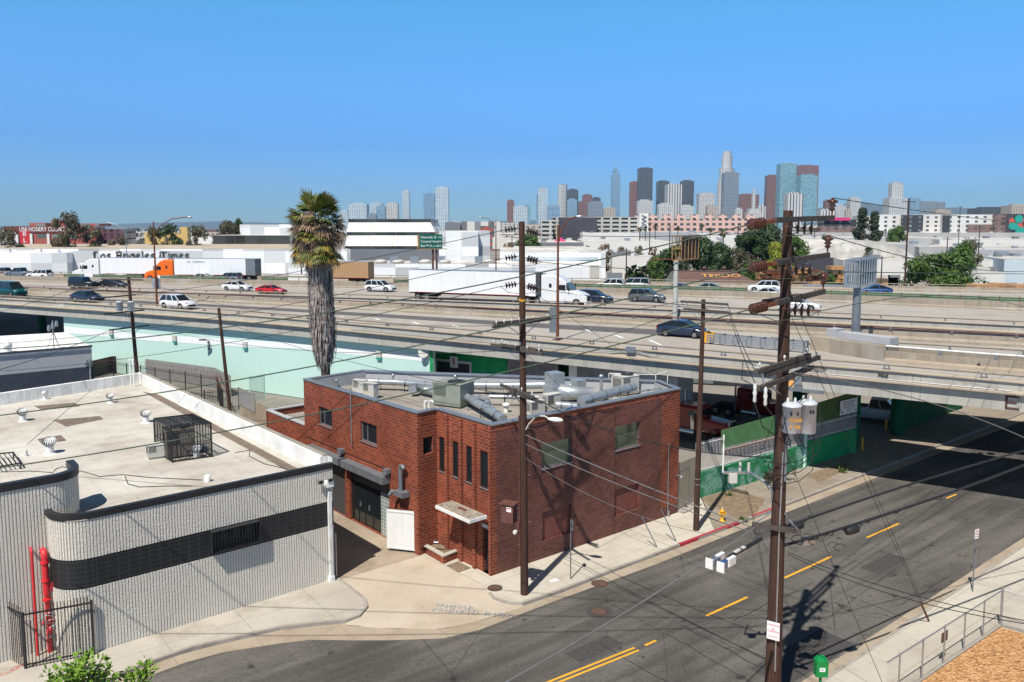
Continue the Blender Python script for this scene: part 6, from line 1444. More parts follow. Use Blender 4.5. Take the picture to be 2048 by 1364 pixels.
p=D(1440,1125,21.0);t=thing('radio_unit','white and blue radio boxes hanging on the cable above the street','antenna',p)
cdir=(at3(z3r(1054))-off(960,1394,16)).normalized();cd=V((cdir.x,cdir.y,cdir.z));sd_=V((cd.y,-cd.x,0)).normalized()
for f,s_,sz,mt,nm in((-.27,.17,(.04,.22,.28),'plastic_white','panel'),(-.27,-.17,(.04,.22,.28),'plastic_white','panel'),(.3,.17,(.36,.1,.22),'plastic_white','casing'),(.3,-.17,(.36,.1,.22),'plastic_white','casing'),(0,.12,(.3,.12,.18),'car_blue','radio'),(0,-.12,(.3,.12,.18),'car_slate','radio'),(.95,0,(.3,.1,.14),'unit_beige','small_box'),(1.3,0,(.16,.1,.14),'unit_beige','small_box')):
 m=MB();m.box(p+cd*f+sd_*s_-V((0,0,.0)),sz,atan2(cd.y,cd.x));m.build(nm,mt,t)
m=MB();m.tube([p+cd*.5,p+cd*1.6,p+cd*2.4],.06,8);m.build('cable_bundle','cable',t)

for(px,py),lb in(((1592,1052),'black splice case on the upper low cable next to the big pole'),((1704,1060),'black splice case farther right on the lower cable bundle')):
 p=D(px,py,P3Y+.5 if px<1650 else 27.2);d=V((.9,.35,.08)).normalized();t=thing('splice_case',lb,'splice case',p)
 m=MB();m.lathe([(.05,-.28),(.13,-.24),(.15,-.1),(.15,.1),(.13,.24),(.05,.28)],p,14,axis=d);m.build('shell','cable',t);m=MB();m.tube([p-d*.5+V((0,0,.2)),p-d*.3,p+d*.3,p+d*.6+V((0,0,.25))],.025,5);m.build('tail','cable',t)
m=MB();rr=random.Random(12);A_=at3(z3r(1085))+V((.15,-.25,0));B_=off(2110,905,33)
for i in range(9):
 f=rr.uniform(.02,.7);p=A_.lerp(B_,f)-V((0,0,.035*(B_-A_).length*f*(1-f)*1.0));d=(B_-A_).normalized();L=rr.uniform(.3,.9);m.tube([p,p+d*L*.3-V((0,0,rr.uniform(.05,.16))),p+d*L*.7-V((0,0,rr.uniform(.05,.2))),p+d*L],.016,4)
tag(m.build('cable_slack','cable'),'drooping slack loops along the low cable bundle right of the big pole','cable',kind='stuff')
p=D(1616,1082,P3Y+.8);t=thing('amplifier_box','silver cable amplifier box hanging just right of the big pole','amplifier',p);m=MB();m.box(p,(.5,.2,.22),.4);m.build('housing','galv',t)
m=MB()
for i in range(6):m.box(p+V((-.2+i*.08,-.1,.13)),(.02,.2,.05),.4)
m.build('fins','steel_grey',t)
m=MB();rr=random.Random(9)
for i in range(7):c_=D(rr.uniform(1540,1700),rr.uniform(1062,1095),P3Y+rr.uniform(-.3,.8));m.tube([c_+V((.2*cos(a),0,.13*sin(a)))for a in[x*pi/4 for x in range(rr.randint(4,8))]],.014,4)
tag(m.build('cable_loops','cable'),'loose loops of black cable around the low arm of the big pole','cable',kind='stuff')

# ================================================================ STREET FURNITURE
def sign_post(px,py,ytop,label,plate=(.3,.45),rz=0,pz=None,mat='steel_grey',txt=None,r=.03,pm='ink_white',back=False):
 b=XY(G(px,py));z=HZ(px,ytop,b);t=thing('sign_post',label,'sign post',b)
 m=MB();m.cyl(b,b+V((0,0,z)),r,n_=6);m.build('post',mat,t)
 if plate:
  c_=b+V((0,0,z-plate[1]/2));m=MB();rr_=V((cos(rz),sin(rz),0));nn2=V((rr_.y,-rr_.x,0));m.box(c_+nn2*(r+.012),(plate[0],.015,plate[1]),rz);m.build('plate',pm,t)
  for i,(s_,col,dz,sz)in enumerate(txt or[]):text('sign_text',s_,col,facing(c_+nn2*(r+.024)+V((0,0,dz)),rr_),sz,t,extrude=.002)
 return t
sign_post(1141,1158,1040,'grey street sign seen edge on before the brick street wall',(.3,.5),rz=R(110),pm='galv')
sign_post(1945,1183,1058,'thin no parking sign post on the right sidewalk',(.3,.45),rz=R(30),txt=[('NO','ink_red',.13,.12),('PARKING','ink_red',0,.065),('TOW AWAY','ink_red',-.12,.055)])
for(a,b),lb in((((1314,1094),(1284,1034)),'left leaning bare metal post by the kerb'),(((1352,1082),(1322,1018)),'right leaning bare metal post by the kerb')):
 p=G(*a);q=D(b[0],b[1],p.y-.1);m=MB();m.beam(p,q,.07,.05);tag(m.build('bent_post','steel_grey'),lb,'post')

p=G(1444,1042);t=thing('fire_hydrant','yellow fire hydrant beside the red kerb','hydrant',p)
m=MB();m.lathe([(.17,0),(.17,.04),(.1,.06),(.1,.3),(.13,.34),(.13,.55),(.16,.57),(.14,.62),(.05,.72),(.03,.76)],p,16);m.build('barrel','yellow_paint',t)
for d in(V((1,.3,0)),V((-1,-.3,0)),V((.3,-1,0))):m=MB();m.cyl(p+V((0,0,.44)),p+V((0,0,.44))+d.normalized()*.24,.07,n_=10);m.build('nozzle','yellow_paint',t)
m=MB();m.cyl(p+V((0,0,.7)),p+V((0,0,.78)),.04,n_=6);m.build('cap','ink_white',t)

p=G(1639,1402);z0=HZ(1639,1350,p);z1=HZ(1639,1313,p);t=thing('collection_box','green metal box on a green post at the bottom right kerb','box',p)
m=MB();m.cyl(p,p+V((0,0,z0+.02)),.05,n_=10);m.build('post','green_paint',t)
m=MB();w_=.21;m.prism([(p.x-w_,p.y-.15),(p.x+w_,p.y-.15),(p.x+w_,p.y+.15),(p.x-w_,p.y+.15)],z0,z1-.12);m.add([(p.x-w_,p.y-.15,z1-.12),(p.x+w_,p.y-.15,z1-.12),(p.x+w_,p.y+.15,z1-.12),(p.x-w_,p.y+.15,z1-.12),(p.x-w_*.6,p.y-.1,z1),(p.x+w_*.6,p.y-.1,z1),(p.x+w_*.6,p.y+.1,z1),(p.x-w_*.6,p.y+.1,z1)],[(0,1,5,4),(1,2,6,5),(2,3,7,6),(3,0,4,7),(4,5,6,7)]);m.build('box','green_paint',t)
m=MB();m.box(p+V((0,-.155,z0+.28)),(.2,.01,.14));m.build('label_plate','ink_white',t)
text('emblem','PET','green_dark',facing(p+V((0,-.163,z0+.28)),V((1,0,0))),.09,t,extrude=.001)

fa=G(2001,1252);fb_=G(1838,1364);fz_=HZ(2001,1180,fa);d1=(fb_-fa).normalized();d2=(G(2048,1265)-fa).normalized()
t=thing('chain_link_fence','chain link fence around the wood chip bed at bottom right','fence',fa)
def mesh_run(a,d,L):
 m=MB();pitch=.075;n_=int(L/pitch);up=V((0,0,1));w=.0012;k=int(fz_/pitch)
 nrm=V((d.y,-d.x,0))
 for s_ in(-1,1):
  for i in range(-k,n_+k):
   x0=i*pitch;x1=x0+s_*fz_
   z0,z1=0.03,fz_
   if s_>0:xa,xb=x0,x0+fz_
   else:xa,xb=x0+fz_,x0

   def clip(xa,za,xb,zb):
    if xa>xb:xa,za,xb,zb=xb,zb,xa,za
    if xb<=0 or xa>=L:return None
    if xa<0:za+=(zb-za)*(0-xa)/(xb-xa);xa=0
    if xb>L:zb-=(zb-za)*(xb-L)/(xb-xa);xb=L
    return xa,za,xb,zb
   c_=clip(xa,z0,xb,z1)
   if not c_:continue
   xa,za,xb,zb=c_;p=a+d*xa+up*za;q=a+d*xb+up*zb;e=(q-p).normalized().cross(nrm)*w*1.6
   m.quad(p-e,q-e,q+e,p+e)
 o_=m.build('wire_mesh','galv',t);return o_
mesh_run(fa,d1,9.5);mesh_run(fa,d2,4.5)
def frun(a,d,L,step=2.45):
 m=MB();m.cyl(a+V((0,0,fz_)),a+d*L+V((0,0,fz_)),.024,n_=6);m.build('top_rail','galv',t)
 m=MB();m.beam(a+V((0,0,.04)),a+d*L+V((0,0,.04)),.14,.1);m.build('footing','kerb',t)
 k=1
 while k*step<L:p=a+d*(k*step);m=MB();m.cyl(p,p+V((0,0,fz_+.05)),.032,n_=8);m.build('fence_post','galv',t);k+=1
ppx=[(1580+0,0)]
frun(fa,d1,9.5,1.72);frun(fa,d2,4.5,2.4)
m=MB();m.cyl(fa,fa+V((0,0,fz_+.12)),.05,n_=10);m.build('corner_post','galv',t)
p=fa+d1*(fa-G(1860,1345)).length;m=MB();c_=G(1853,1300,.95);nrm=V((d1 .y,-d1 .x,0));
s_=fa+d1*5.1+V((0,0,1.15));m.box(s_-V((d1 .y,-d1 .x,0))*-.03,(.5,.02,.4),atan2(d1 .y,d1 .x));m.build('fence_sign','brown_paint',t)

for(px,py,yt),lb in(((1724,900,877),'yellow bollard at the end of the bright green wall'),((1772,861,836),'yellow bollard left of the green bridge column'),((1794,868,852),'yellow bollard before the green bridge column')):
 p=G(px,py);m=MB();m.lathe([(.1,0),(.1,.9),(.07,.98),(.02,1.0)],p,12);tag(m.build('bollard','yellow_paint'),lb,'bollard')
# ================================================================ GREEN YARD WALL
w0_,w1_,w2_=XY(G(1392,998)),XY(G(1607,935)),XY(G(1714,903))
t=thing('yard_wall','green painted rough block yard wall along the sidewalk','wall',w0_)
za_=1.65
def vwall(m,a,b,z0a,z1a,z1b,th,z0b=None):
 d=(b-a).normalized();o_=V((d.y,-d.x,0));z0b=z0a if z0b is None else z0b
 vs=[a+V((0,0,z0a)),b+V((0,0,z0b)),b+V((0,0,z1b)),a+V((0,0,z1a))];vs+=[v-o_*th for v in vs]
 m.add(vs,((0,1,2,3),(5,4,7,6),(3,2,6,7),(1,5,6,2),(4,0,3,7)))
m=MB();vwall(m,w0_,w1_,-.1,za_,za_,.2);m.build('block_wall','green_blocks',t)
zb2=HZ(1607,885,w1_);m=MB();vwall(m,w1_,w2_,-.1,zb2,zb2,.2);m.build('smooth_wall','green_wall',t)
plain('picket_white',(.6,.58,.58),.6,var=.2,scale=8)
def pick(a,b,z0,z1,label,slots=.14):
 tt=thing('picket_fence',label,'fence',a);L=(b-a).length;d=(b-a)/L;m=MB();n_=int(L/slots)
 for z in(z0+.12,z1-.15):m.beam(a+V((0,0,z)),b+V((0,0,z)),.04,.04)
 m.build('rails','white_paint',tt);
 per=[];
 for i in range(n_+1):p=a+d*(i*slots);m=MB();m.box(p+V((0,0,(z0+z1)/2)),(.034,.012,z1-z0),atan2(d.y,d.x));m.build('picket','picket_white',tt)
 return tt
i0=w0_.lerp(w1_,.22);sh=V((n1 .x,n1 .y,0))*-.1
pick(w0_+sh,i0+sh,za_,3.6,'tall white picket fence on the green wall right of the steel gate')
pick(i0+sh,w1_+sh,za_,2.85,'white picket fence below the green sheet panels')
pick(w1_+sh,w2_+sh,zb2,3.0,'grey white picket fence on the bright green wall near the underpass')
tt=thing('panel_fence','green sheet panels mounted above the white picket fence','fence',i0)
dd_=(w1_-i0);
m=MB();vwall(m,i0+sh*1.5,i0 .lerp(w1_,.62)+sh*1.5,2.75,4.0,4.2,.03,2.85);m.build('panel','panel_green',tt)
m=MB();vwall(m,i0 .lerp(w1_,.62)+sh*1.5,w1_+sh*1.5,2.85,4.2,4.3,.03,2.9);m.build('panel','panel_green_bright',tt)
m=MB();vwall(m,w1_+sh*1.5,w2_+sh*1.5,2.95,4.35,4.7,.03,3.05);m.build('panel','panel_olive',tt)
m=MB();a=i0;b=w1_
pts_=[];k=260
for i in range(k):an=i*1.1;pts_.append(a.lerp(b,i/k)-sh*.5+V((.1*cos(an),0,2.72+.12*sin(an)+.1*i/k)))
m.tube(pts_,.012,4);m.build('barbed_wire','rust',tt)
m=MB();m.box(w2_+V((0,0,2.4)),(.18,.18,4.9));m.build('fence_post','green_dark',tt);m=MB();m.box(w1_+n1*.08+V((0,0,1.7)),(.16,.16,3.4),rz1 if 'rz1' in globals()else .7);m.build('fence_post','mint',tt)

wd=(w2_-w1_).normalized();wn=V((wd.y,-wd.x,0));sc_=w1_.lerp(w2_,.83);t=thing('notice_board','white notice board about trucks above the green wall','sign',sc_+V((0,0,3.9)))
r=rect(w1_,wd,[(1680,802),(1714,795),(1714,823),(1680,831)]);m=MB();box_in(m,w1_,wd,wn,r[0],r[1],r[2],r[3],.0,.03);m.build('board','ink_white',t)
mx=(r[0]+r[1])/2;hh=r[3]-r[2]
for s_,col,f,sz in(('SEMI TRUCKS & TRAILERS','ink_blue',.84,.15),('USE THIS GATE','ink_blue',.67,.19),('THE WAREHOUSE IS IN THE REAR','ink_red',.48,.11),('ENTRANCE FOR','ink_blue',.32,.1),('DELIVERIES','ink_blue',.16,.1)):
 text('sign_text',s_,col,facing(w1_+wd*mx+wn*.036+V((0,0,r[2]+hh*f)),wd),sz,t,extrude=.002)
for s_ in(-1,1):m=MB();c_=mx+s_*(r[1]-r[0])*.37;box_in(m,w1_,wd,wn,c_-.14,c_+.14,r[2]+hh*.16,r[2]+hh*.22,.031,.04);m.build('arrow','ink_blue',t)

t=thing('steel_gate','plain stainless steel gate beside the right end of the brick building','gate',c1)
ga2,gb3=c1+u1*.03+n1*(-.1),XY(G(1390,1006));gd_=(gb3-ga2).normalized();gn=V((gd_.y,-gd_.x,0));Lg=(gb3-ga2).length;gz=HZ(1375,920,(ga2+gb3)/2)
n=NT('brushed_steel');n.base(n.mix(n.noise(1.2,n.map(n.ob(),(1,1,.6)),3),(.42,.37,.29),(.3,.27,.22)));n.done(.45,.3,.5)
m=MB();box_in(m,ga2,gd_,gn,0,Lg,.05,gz,-.06,0);m.build('panel','brushed_steel',t)
m=MB();box_in(m,ga2,gd_,gn,Lg*.63,Lg*.635+.02,.1,gz-.55,.002,.012);box_in(m,ga2,gd_,gn,.05,Lg*.63,gz-.56,gz-.53,.002,.012);m.build('door_leaf','steel_grey',t)
m=MB();m.box(ga2+gd_*Lg*.5+gn*.25+V((0,0,.04)),(Lg,.5,.08),atan2(gd_.y,gd_.x));m.build('step','kerb',t)

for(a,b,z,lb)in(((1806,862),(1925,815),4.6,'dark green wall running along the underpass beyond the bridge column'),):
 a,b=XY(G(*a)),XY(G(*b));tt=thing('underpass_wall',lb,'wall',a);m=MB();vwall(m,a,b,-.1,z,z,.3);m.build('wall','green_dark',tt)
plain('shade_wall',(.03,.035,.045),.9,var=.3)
a,b=D(1016,740,92),D(1560,780,84);a,b=XY(a),XY(b);tt=thing('underpass_wall','dark building wall deep in the shade under the freeway behind the red trucks','wall',a);m=MB();vwall(m,a,b,-.1,6.28,6.28,.3);m.build('wall','shade_wall',tt)  # building wall added near-black to deepen the darkness under the deck
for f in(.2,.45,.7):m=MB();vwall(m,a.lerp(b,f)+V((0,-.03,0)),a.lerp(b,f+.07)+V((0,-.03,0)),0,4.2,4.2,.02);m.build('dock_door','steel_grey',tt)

def tuft(px,py,n_,h,sp,mat,label,z=0):
 p=G(px,py,z);m=MB();rr=random.Random(int(px))
 for i in range(n_):
  a=rr.uniform(0,6.28);r_=rr.uniform(0,sp);b=p+V((cos(a)*r_*.4,sin(a)*r_*.4,0));tip=p+V((cos(a)*r_,sin(a)*r_,rr.uniform(.3,1)*h));s_=V((sin(a),-cos(a),0))*h*.07
  md=b.lerp(tip,.55)+V((0,0,h*.15));m.add([b,md+s_*1.6,tip,md-s_*1.6],[(0,1,2,3)])
 return tag(m.build('weed',mat),label,'plant')
tuft(1684,946,22,.55,.5,'leaf_mid','green weed growing from the old sidewalk near the underpass')
tuft(1541,962,90,.7,.55,'leaf_olive','scrubby weed at the foot of the green wall behind the big pole')
tuft(1458,992,30,.3,.35,'leaf_mid','small weed at the foot of the green wall near the slim pole')
tuft(1484,1040,40,.25,.45,'leaf_mid','low weed at the break in the red kerb')

# ================================================================ VEHICLES
CAR={'sedan':(4.8,.91,[(-2.4,.78),(-2.3,.98),(-1.5,1.02),(.9,.98),(2.0,.84),(2.35,.68),(2.4,.5)],(-1.95,1.15,-1.0,.25),1.45,(-1.4,1.42),.33),'coupe':(4.5,.89,[(-2.25,.75),(-2.15,.93),(-1.4,.96),(.8,.92),(1.9,.78),(2.2,.62),(2.25,.48)],(-1.95,1.0,-.8,.1),1.34,(-1.3,1.35),.32),'suv':(4.75,.96,[(-2.37,.85),(-2.3,1.08),(-1.5,1.1),(1.0,1.08),(1.95,.98),(2.3,.8),(2.37,.55)],(-2.28,1.2,-1.9,.35),1.72,(-1.42,1.42),.37),'hatch':(4.5,.88,[(-2.25,.85),(-2.2,1.0),(-1.4,1.02),(1.1,.96),(1.9,.8),(2.2,.62),(2.25,.48)],(-2.2,1.5,-.9,.3),1.48,(-1.35,1.35),.32),'minivan':(5.1,.98,[(-2.55,.85),(-2.5,1.05),(-1.5,1.08),(1.5,1.05),(2.2,.88),(2.5,.65),(2.55,.5)],(-2.5,1.75,-2.25,.8),1.78,(-1.55,1.55),.35),'jeep':(4.5,.93,[(-2.25,1.0),(-2.2,1.15),(-1.0,1.15),(.6,1.15),(2.1,1.1),(2.2,.9),(2.25,.55)],(-2.15,.75,-2.1,.55),1.85,(-1.35,1.5),.4),'pickup':(5.8,1.0,[(-2.9,.9),(-2.87,1.15),(-.6,1.15),(1.3,1.15),(2.5,1.05),(2.85,.85),(2.9,.6)],(-.75,1.5,-.55,.75),1.88,(-1.75,1.95),.4),'van':(5.6,1.02,[(-2.8,.9),(-2.75,1.15),(-1.5,1.2),(1.5,1.18),(2.4,1.05),(2.75,.8),(2.8,.5)],(-2.75,2.0,-2.6,1.0),2.1,(-1.75,1.8),.38)}
def car(kind,col,label,cat='car',group='vehicles driving on the freeway',wagon=None):
 L,hw,prof,(b0,b1,r0,r1),H_,wx,wr_=CAR[kind]
 t=thing({'suv':'car','sedan':'car','coupe':'car','hatch':'car','jeep':'car','minivan':'minivan','van':'van','pickup':'pickup_truck'}[kind],label,cat,(0,0,0),group=group)
 m=MB();vs=[];P_=[(-L/2-.02,.45)]+prof;S_=[]
 for x,z in prof:
  e=max(0,abs(x)/(L/2)-.75)*.55;w_=hw*(1-e)
  S_.append([(x,-w_*.9,.24),(x,-w_,.42),(x,-w_*1.0,z*.62+.1),(x,-w_*.97,z-.1),(x,-w_*.86,z),(x,w_*.86,z),(x,w_*.97,z-.1),(x,w_*1.0,z*.62+.1),(x,w_,.42),(x,w_*.9,.24)])
 for s_ in S_:vs+=s_
 k=10;n_=len(S_)
 m.add(vs,[(i*k+j,i*k+j+1,(i+1)*k+j+1,(i+1)*k+j)[::-1]for i in range(n_-1)for j in range(k-1)],0,True)
 m.add(S_[0],[list(range(k))]);m.add(S_[-1],[list(range(k))[::-1]]);m.add(vs,[(i*k,(i+1)*k,(i+1)*k+k-1,i*k+k-1)for i in range(n_-1)]);m.build('body',col,t)
 zb=max(z for x,z in prof)-.02;
 def zat(x):
  for(xa,za),(xb,zb_)in zip(prof,prof[1:]):
   if xa<=x<=xb:return lerp(za,zb_,(x-xa)/(xb-xa))
  return prof[-1][1]
 wb,wt=hw*.9,hw*.72;g=MB()
 B=[V((b0,-wb,zat(b0)-.02)),V((b1,-wb,zat(b1)-.02)),V((b1,wb,zat(b1)-.02)),V((b0,wb,zat(b0)-.02))];T=[V((r0,-wt,H_-.03)),V((r1,-wt,H_-.05)),V((r1,wt,H_-.05)),V((r0,wt,H_-.03))]
 g.add(B+T,[(0,1,5,4),(1,2,6,5),(2,3,7,6),(3,0,4,7)]);g.build('windows','glass_dark',t)
 r=MB();rt=[V((r0,-wt,H_-.03)),V((lerp(r0,r1,.5),-wt,H_)),V((r1,-wt,H_-.05)),V((r1,wt,H_-.05)),V((lerp(r0,r1,.5),wt,H_)),V((r0,wt,H_-.03))];up=V((0,0,.03))
 r.add([v+up for v in rt]+[v-up*.8 for v in rt],[(0,1,4,5),(1,2,3,4),(0,6,7,1),(1,7,8,2),(2,8,9,3),(3,9,10,4),(4,10,11,5),(5,11,6,0)],0)
 for i in range(4):
  e=V((0,(-1 if i in(0,1)else 1)*.012,0));r.beam(B[i]+e,T[i]+e,.07,.06,up=V((0,1,0)))
 for f in((.45,)if kind not in('minivan','van','suv','jeep')else(.35,.68)):
  for a,b,c_,d in((B[0],B[1],T[0],T[1]),(B[3],B[2],T[3],T[2])):s_=-1 if a.y<0 else 1;r.beam(a.lerp(b,f)+V((0,s_*.012,0)),c_.lerp(d,f if kind!='sedan' else f)+V((0,s_*.012,0)),.07,.05,up=V((0,1,0)))
 r.build('roof',col,t)
 for x in wx:
  for s_ in(-1,1):
   m=MB();m.cyl((x,s_*(hw-.2),wr_),(x,s_*(hw+.012),wr_),wr_,n_=18);w_=m.build('wheel','rubber',t)
   m=MB();m.cyl((x,s_*(hw+.0),wr_),(x,s_*(hw+.025),wr_),wr_*.62,wr_*.55,n_=12);m.build('rim','rim',w_)
   m=MB();pts=[V((x+(wr_+.07)*cos(a),s_*(hw+.004),wr_+.02+(wr_+.07)*sin(a)))for a in[pi*i/10 for i in range(11)]];m.add([V((x,s_*(hw+.004),wr_))]+pts,[(0,i,i+1)for i in range(1,11)]);m.build('wheel_arch','rubber',t)
 for s_ in(-1,1):
  m=MB();m.box((L/2-.22,s_*hw*.68,zat(L/2-.35)-.12),(.28,.36,.14));m.build('headlight','lamp_glass',t)
  m=MB();m.box((-L/2+.03,s_*hw*.72,.82 if H_<1.6 else 1.0),(.1,.34,.18));m.build('taillight','red_light',t)
  m=MB();m.box((b1-.15,s_*(hw+.08),zat(b1)+.04),(.14,.18,.13));m.build('mirror',col,t)
 m=MB();m.box((L/2-.03,0,.5),(.08,hw*1.1,.22));m.build('grille','rubber',t)
 m=MB();m.box((-L/2+.0,0,.62),(.03,.34,.14));m.build('number_plate','ink_white',t)
 if kind=='pickup':m=MB();m.box((-1.8,0,1.1),(1.9,hw*1.6,.12));m.build('bed','rubber',t)
 return t
def hdg(path,px):a,b=at_col(path,px-25),at_col(path,px+25);d=(b-a).normalized();return atan2(d.y,d.x)
NL='on the near ramp'
cars=[('van','car_green','teal green van at the left edge on the near ramp',20,592,L_near,0),('sedan','car_navy','dark blue sedan on the near ramp left of the white sport utility',175,603.5,L_near,0),('suv','car_white','white sport utility on the near ramp beside the rusty light pole',357,617.5,L_near,0),('hatch','car_navy','dark navy sport utility on the near ramp before the crash cushion',1366,673,L_near,0),('jeep','car_black','boxy black off roader in the middle lanes at left',167,576.5,L_B,0),('sedan','car_black','black sedan just right of the boxy off roader',227,575.5,L_B,0),('sedan','car_white','white sedan just left of the red coupe',475,581,L_B,0),('coupe','car_red','red coupe in the middle lanes left of the palm',543,588,L_B,0),('suv','car_white','white sport utility between the palm and the long white trailer',761,583,L_B,0),('suv','car_navy','dark car just ahead of the white truck nose',1188,606,L_B,0),('suv','car_grey','dark grey sport utility left of the rusty sign post',1294,603.5,L_B,0),('sedan','car_white','white sedan partly behind the big pole',1598,620,L_B,0),('suv','car_slate','grey car cut by the left edge in the far lanes',-2,552,L_D,1),('pickup','car_slate','slate grey pickup in the far lanes at left',42,554,L_D,1),('suv','car_white','white sport utility right behind the slate pickup',80,557,L_C,1),('pickup','car_white','white pickup in front of the first white trailer',233,559,L_C,1),('hatch','car_white','white hatchback half hidden by the glare fence below the second trailer',402,563,L_C,1),('suv','car_slate','dark slate sport utility at the tail of the orange truck',459,564,L_C,1),('suv','car_white','white sport utility in the far lanes overlapping a silver minivan',1220,579,L_D,1),('minivan','car_silver','silver minivan in the far lanes',1268,578,L_D,1),('coupe','car_blue','blue car in the far lanes by the rusty sign post',1352,584,L_D,1),('hatch','car_teal','pale blue hatchback in the far lanes',1412,585,L_D,1),('suv','car_white','white crossover in the far lanes left of the big pole',1527,583.5,L_D,1),('sedan','car_white','white car low behind the median below the white crossover',1530,596,L_C,1),('hatch','car_blue','bright blue hatchback in the far lanes beside the sign truss',1750,590,L_D,1)]
for kind,col,lb,px,py,path,rev in cars:
 t=car(kind,col,lb);p=G(px,py,DZ+.01);t.location=p;t.rotation_euler=(0,0,hdg(path,max(5,min(2040,px)))+(pi if rev else 0))

def wheels_pair(t,x,hw=1.25,r=.5):
 for s_ in(-1,1):
  m=MB();m.cyl((x,s_*(hw-.5),r),(x,s_*hw,r),r,n_=18);w_=m.build('wheel','rubber',t);m=MB();m.cyl((x,s_*(hw+.001),r),(x,s_*(hw+.03),r),r*.55,r*.4,n_=12);m.build('rim','rim',w_)
def tractor(col,label,col2=None,old=False,x0=0):
 """nose at +x; origin at the rear of the tractor frame"""
 t=thing('semi_truck',label,'truck',(0,0,0),group='vehicles driving on the freeway' if not old else None)
 hw=1.22
 def loft(prof,name,mat,w0=hw,w1=None):
  m=MB();vs=[]
  for x,z0,z1,w_ in prof:vs+=[(x,-w_,z0),(x,-w_*1.0,z1-.22),(x,-w_*.86,z1),(x,w_*.86,z1),(x,w_,z1-.22),(x,w_,z0)]
  n_=len(prof);m.add(vs,[(i*6+j,i*6+j+1,(i+1)*6+j+1,(i+1)*6+j)[::-1]for i in range(n_-1)for j in range(5)]);m.add(vs[:6],[list(range(6))]);m.add(vs[-6:],[list(range(6))[::-1]]);return m.build(name,mat,t)
 if not old:
  loft([(1.0,.7,3.9,hw),(2.6,.7,3.95,hw),(3.7,.7,3.45,hw*.97),(4.25,.7,2.95,hw*.92)],'sleeper_cab',col)
  loft([(4.2,.7,2.1,hw*.93),(4.9,.65,2.0,hw*.92),(6.0,.55,1.75,hw*.86),(6.7,.5,1.45,hw*.78),(6.85,.5,1.1,hw*.7)],'hood',col)
  m=MB();m.add([(4.26,-hw*.86,2.95),(4.26,hw*.86,2.95),(4.95,hw*.86,2.06),(4.95,-hw*.86,2.06),(4.26,-hw*.9,2.06),(4.26,hw*.9,2.06)],[(0,3,2,1),(0,4,3),(1,2,5)]);m.build('windscreen','glass_tint',t)
  for s_ in(-1,1):
   m=MB();m.box((3.75,s_*(hw*.965),2.35),(.85,.06,.65));m.build('side_window','glass_dark',t);m=MB();m.box((2.2,s_*(hw+.001),2.55),(.35,.02,.5));m.build('side_window','glass_dark',t)
   m=MB();m.box((4.6,s_*(hw+.2),2.4),(.12,.1,.75));m.box((4.5,s_*(hw+.05),2.4),(.05,.3,.05));m.build('mirror','rubber',t);m=MB();m.box((6.5,s_*.85,1.15),(.3,.25,.3));m.build('headlight','lamp_glass',t)
   m=MB();m.box((2.4,s_*(hw-.05),.72),(3.2,.16,.55));m.build('side_skirt',col2 or col,t)
  m=MB();m.box((6.84,0,1.0),(.06,1.1,.6));m.build('grille','rubber',t);m=MB();m.box((6.75,0,.5),(.3,2.1,.35));m.build('bumper',col,t)
  fx=5.6
 else:
  loft([(1.2,.9,2.95,1.0),(3.2,.9,3.0,1.0),(3.7,.9,2.8,1.0)],'cab',col);loft([(3.7,.9,2.05,.85),(5.8,.9,1.9,.75),(6.1,.9,1.8,.72)],'hood',col)
  for s_ in(-1,1):
   m=MB();m.tube([V((1.1,s_*1.1,.8)),V((1.1,s_*1.1,3.9))],.1,10);m.build('exhaust','chrome',t);m=MB();m.lathe([(.2,-.6),(.24,0),(.2,.6)],(3.1,s_*1.12,1.7),12);m.build('air_cleaner','chrome',t)
   m=MB();m.cyl((1.8,s_*1.0,.8),(3.3,s_*1.0,.8),.33,n_=16);m.build('fuel_tank','chrome',t);m=MB();m.box((2.9,s_*1.003,2.35),(.7,.02,.55));m.build('side_window','glass_dark',t);m=MB();m.box((6.1,s_*.98,1.25),(.2,.25,.25));m.build('headlight','lamp_glass',t)
   m=MB();pts=[(5.2+.75*cos(a),.55+.75*sin(a))for a in[pi*i/8 for i in range(9)]];m.add([(x,s_*.75,z)for x,z in pts]+[(x,s_*1.2,z)for x,z in pts],[(i,i+1,10+i,9+i)for i in range(8)]);m.build('fender',col,t)
  m=MB();m.box((3.72,0,2.42),(.03,1.7,.55));m.build('windscreen','glass_dark',t);m=MB();m.box((6.14,0,1.4),(.08,1.1,1.2));m.build('grille','chrome',t);m=MB();m.box((6.45,0,.6),(.2,2.3,.4));m.build('bumper','chrome',t)
  fx=5.2
 m=MB();m.box((1.6,0,.75),(6.2,.9,.28));m.box((-.4,0,1.1),(1.4,1.0,.12));m.build('chassis','rubber',t)
 for x in(-.9,.45,fx):wheels_pair(t,x)
 return t
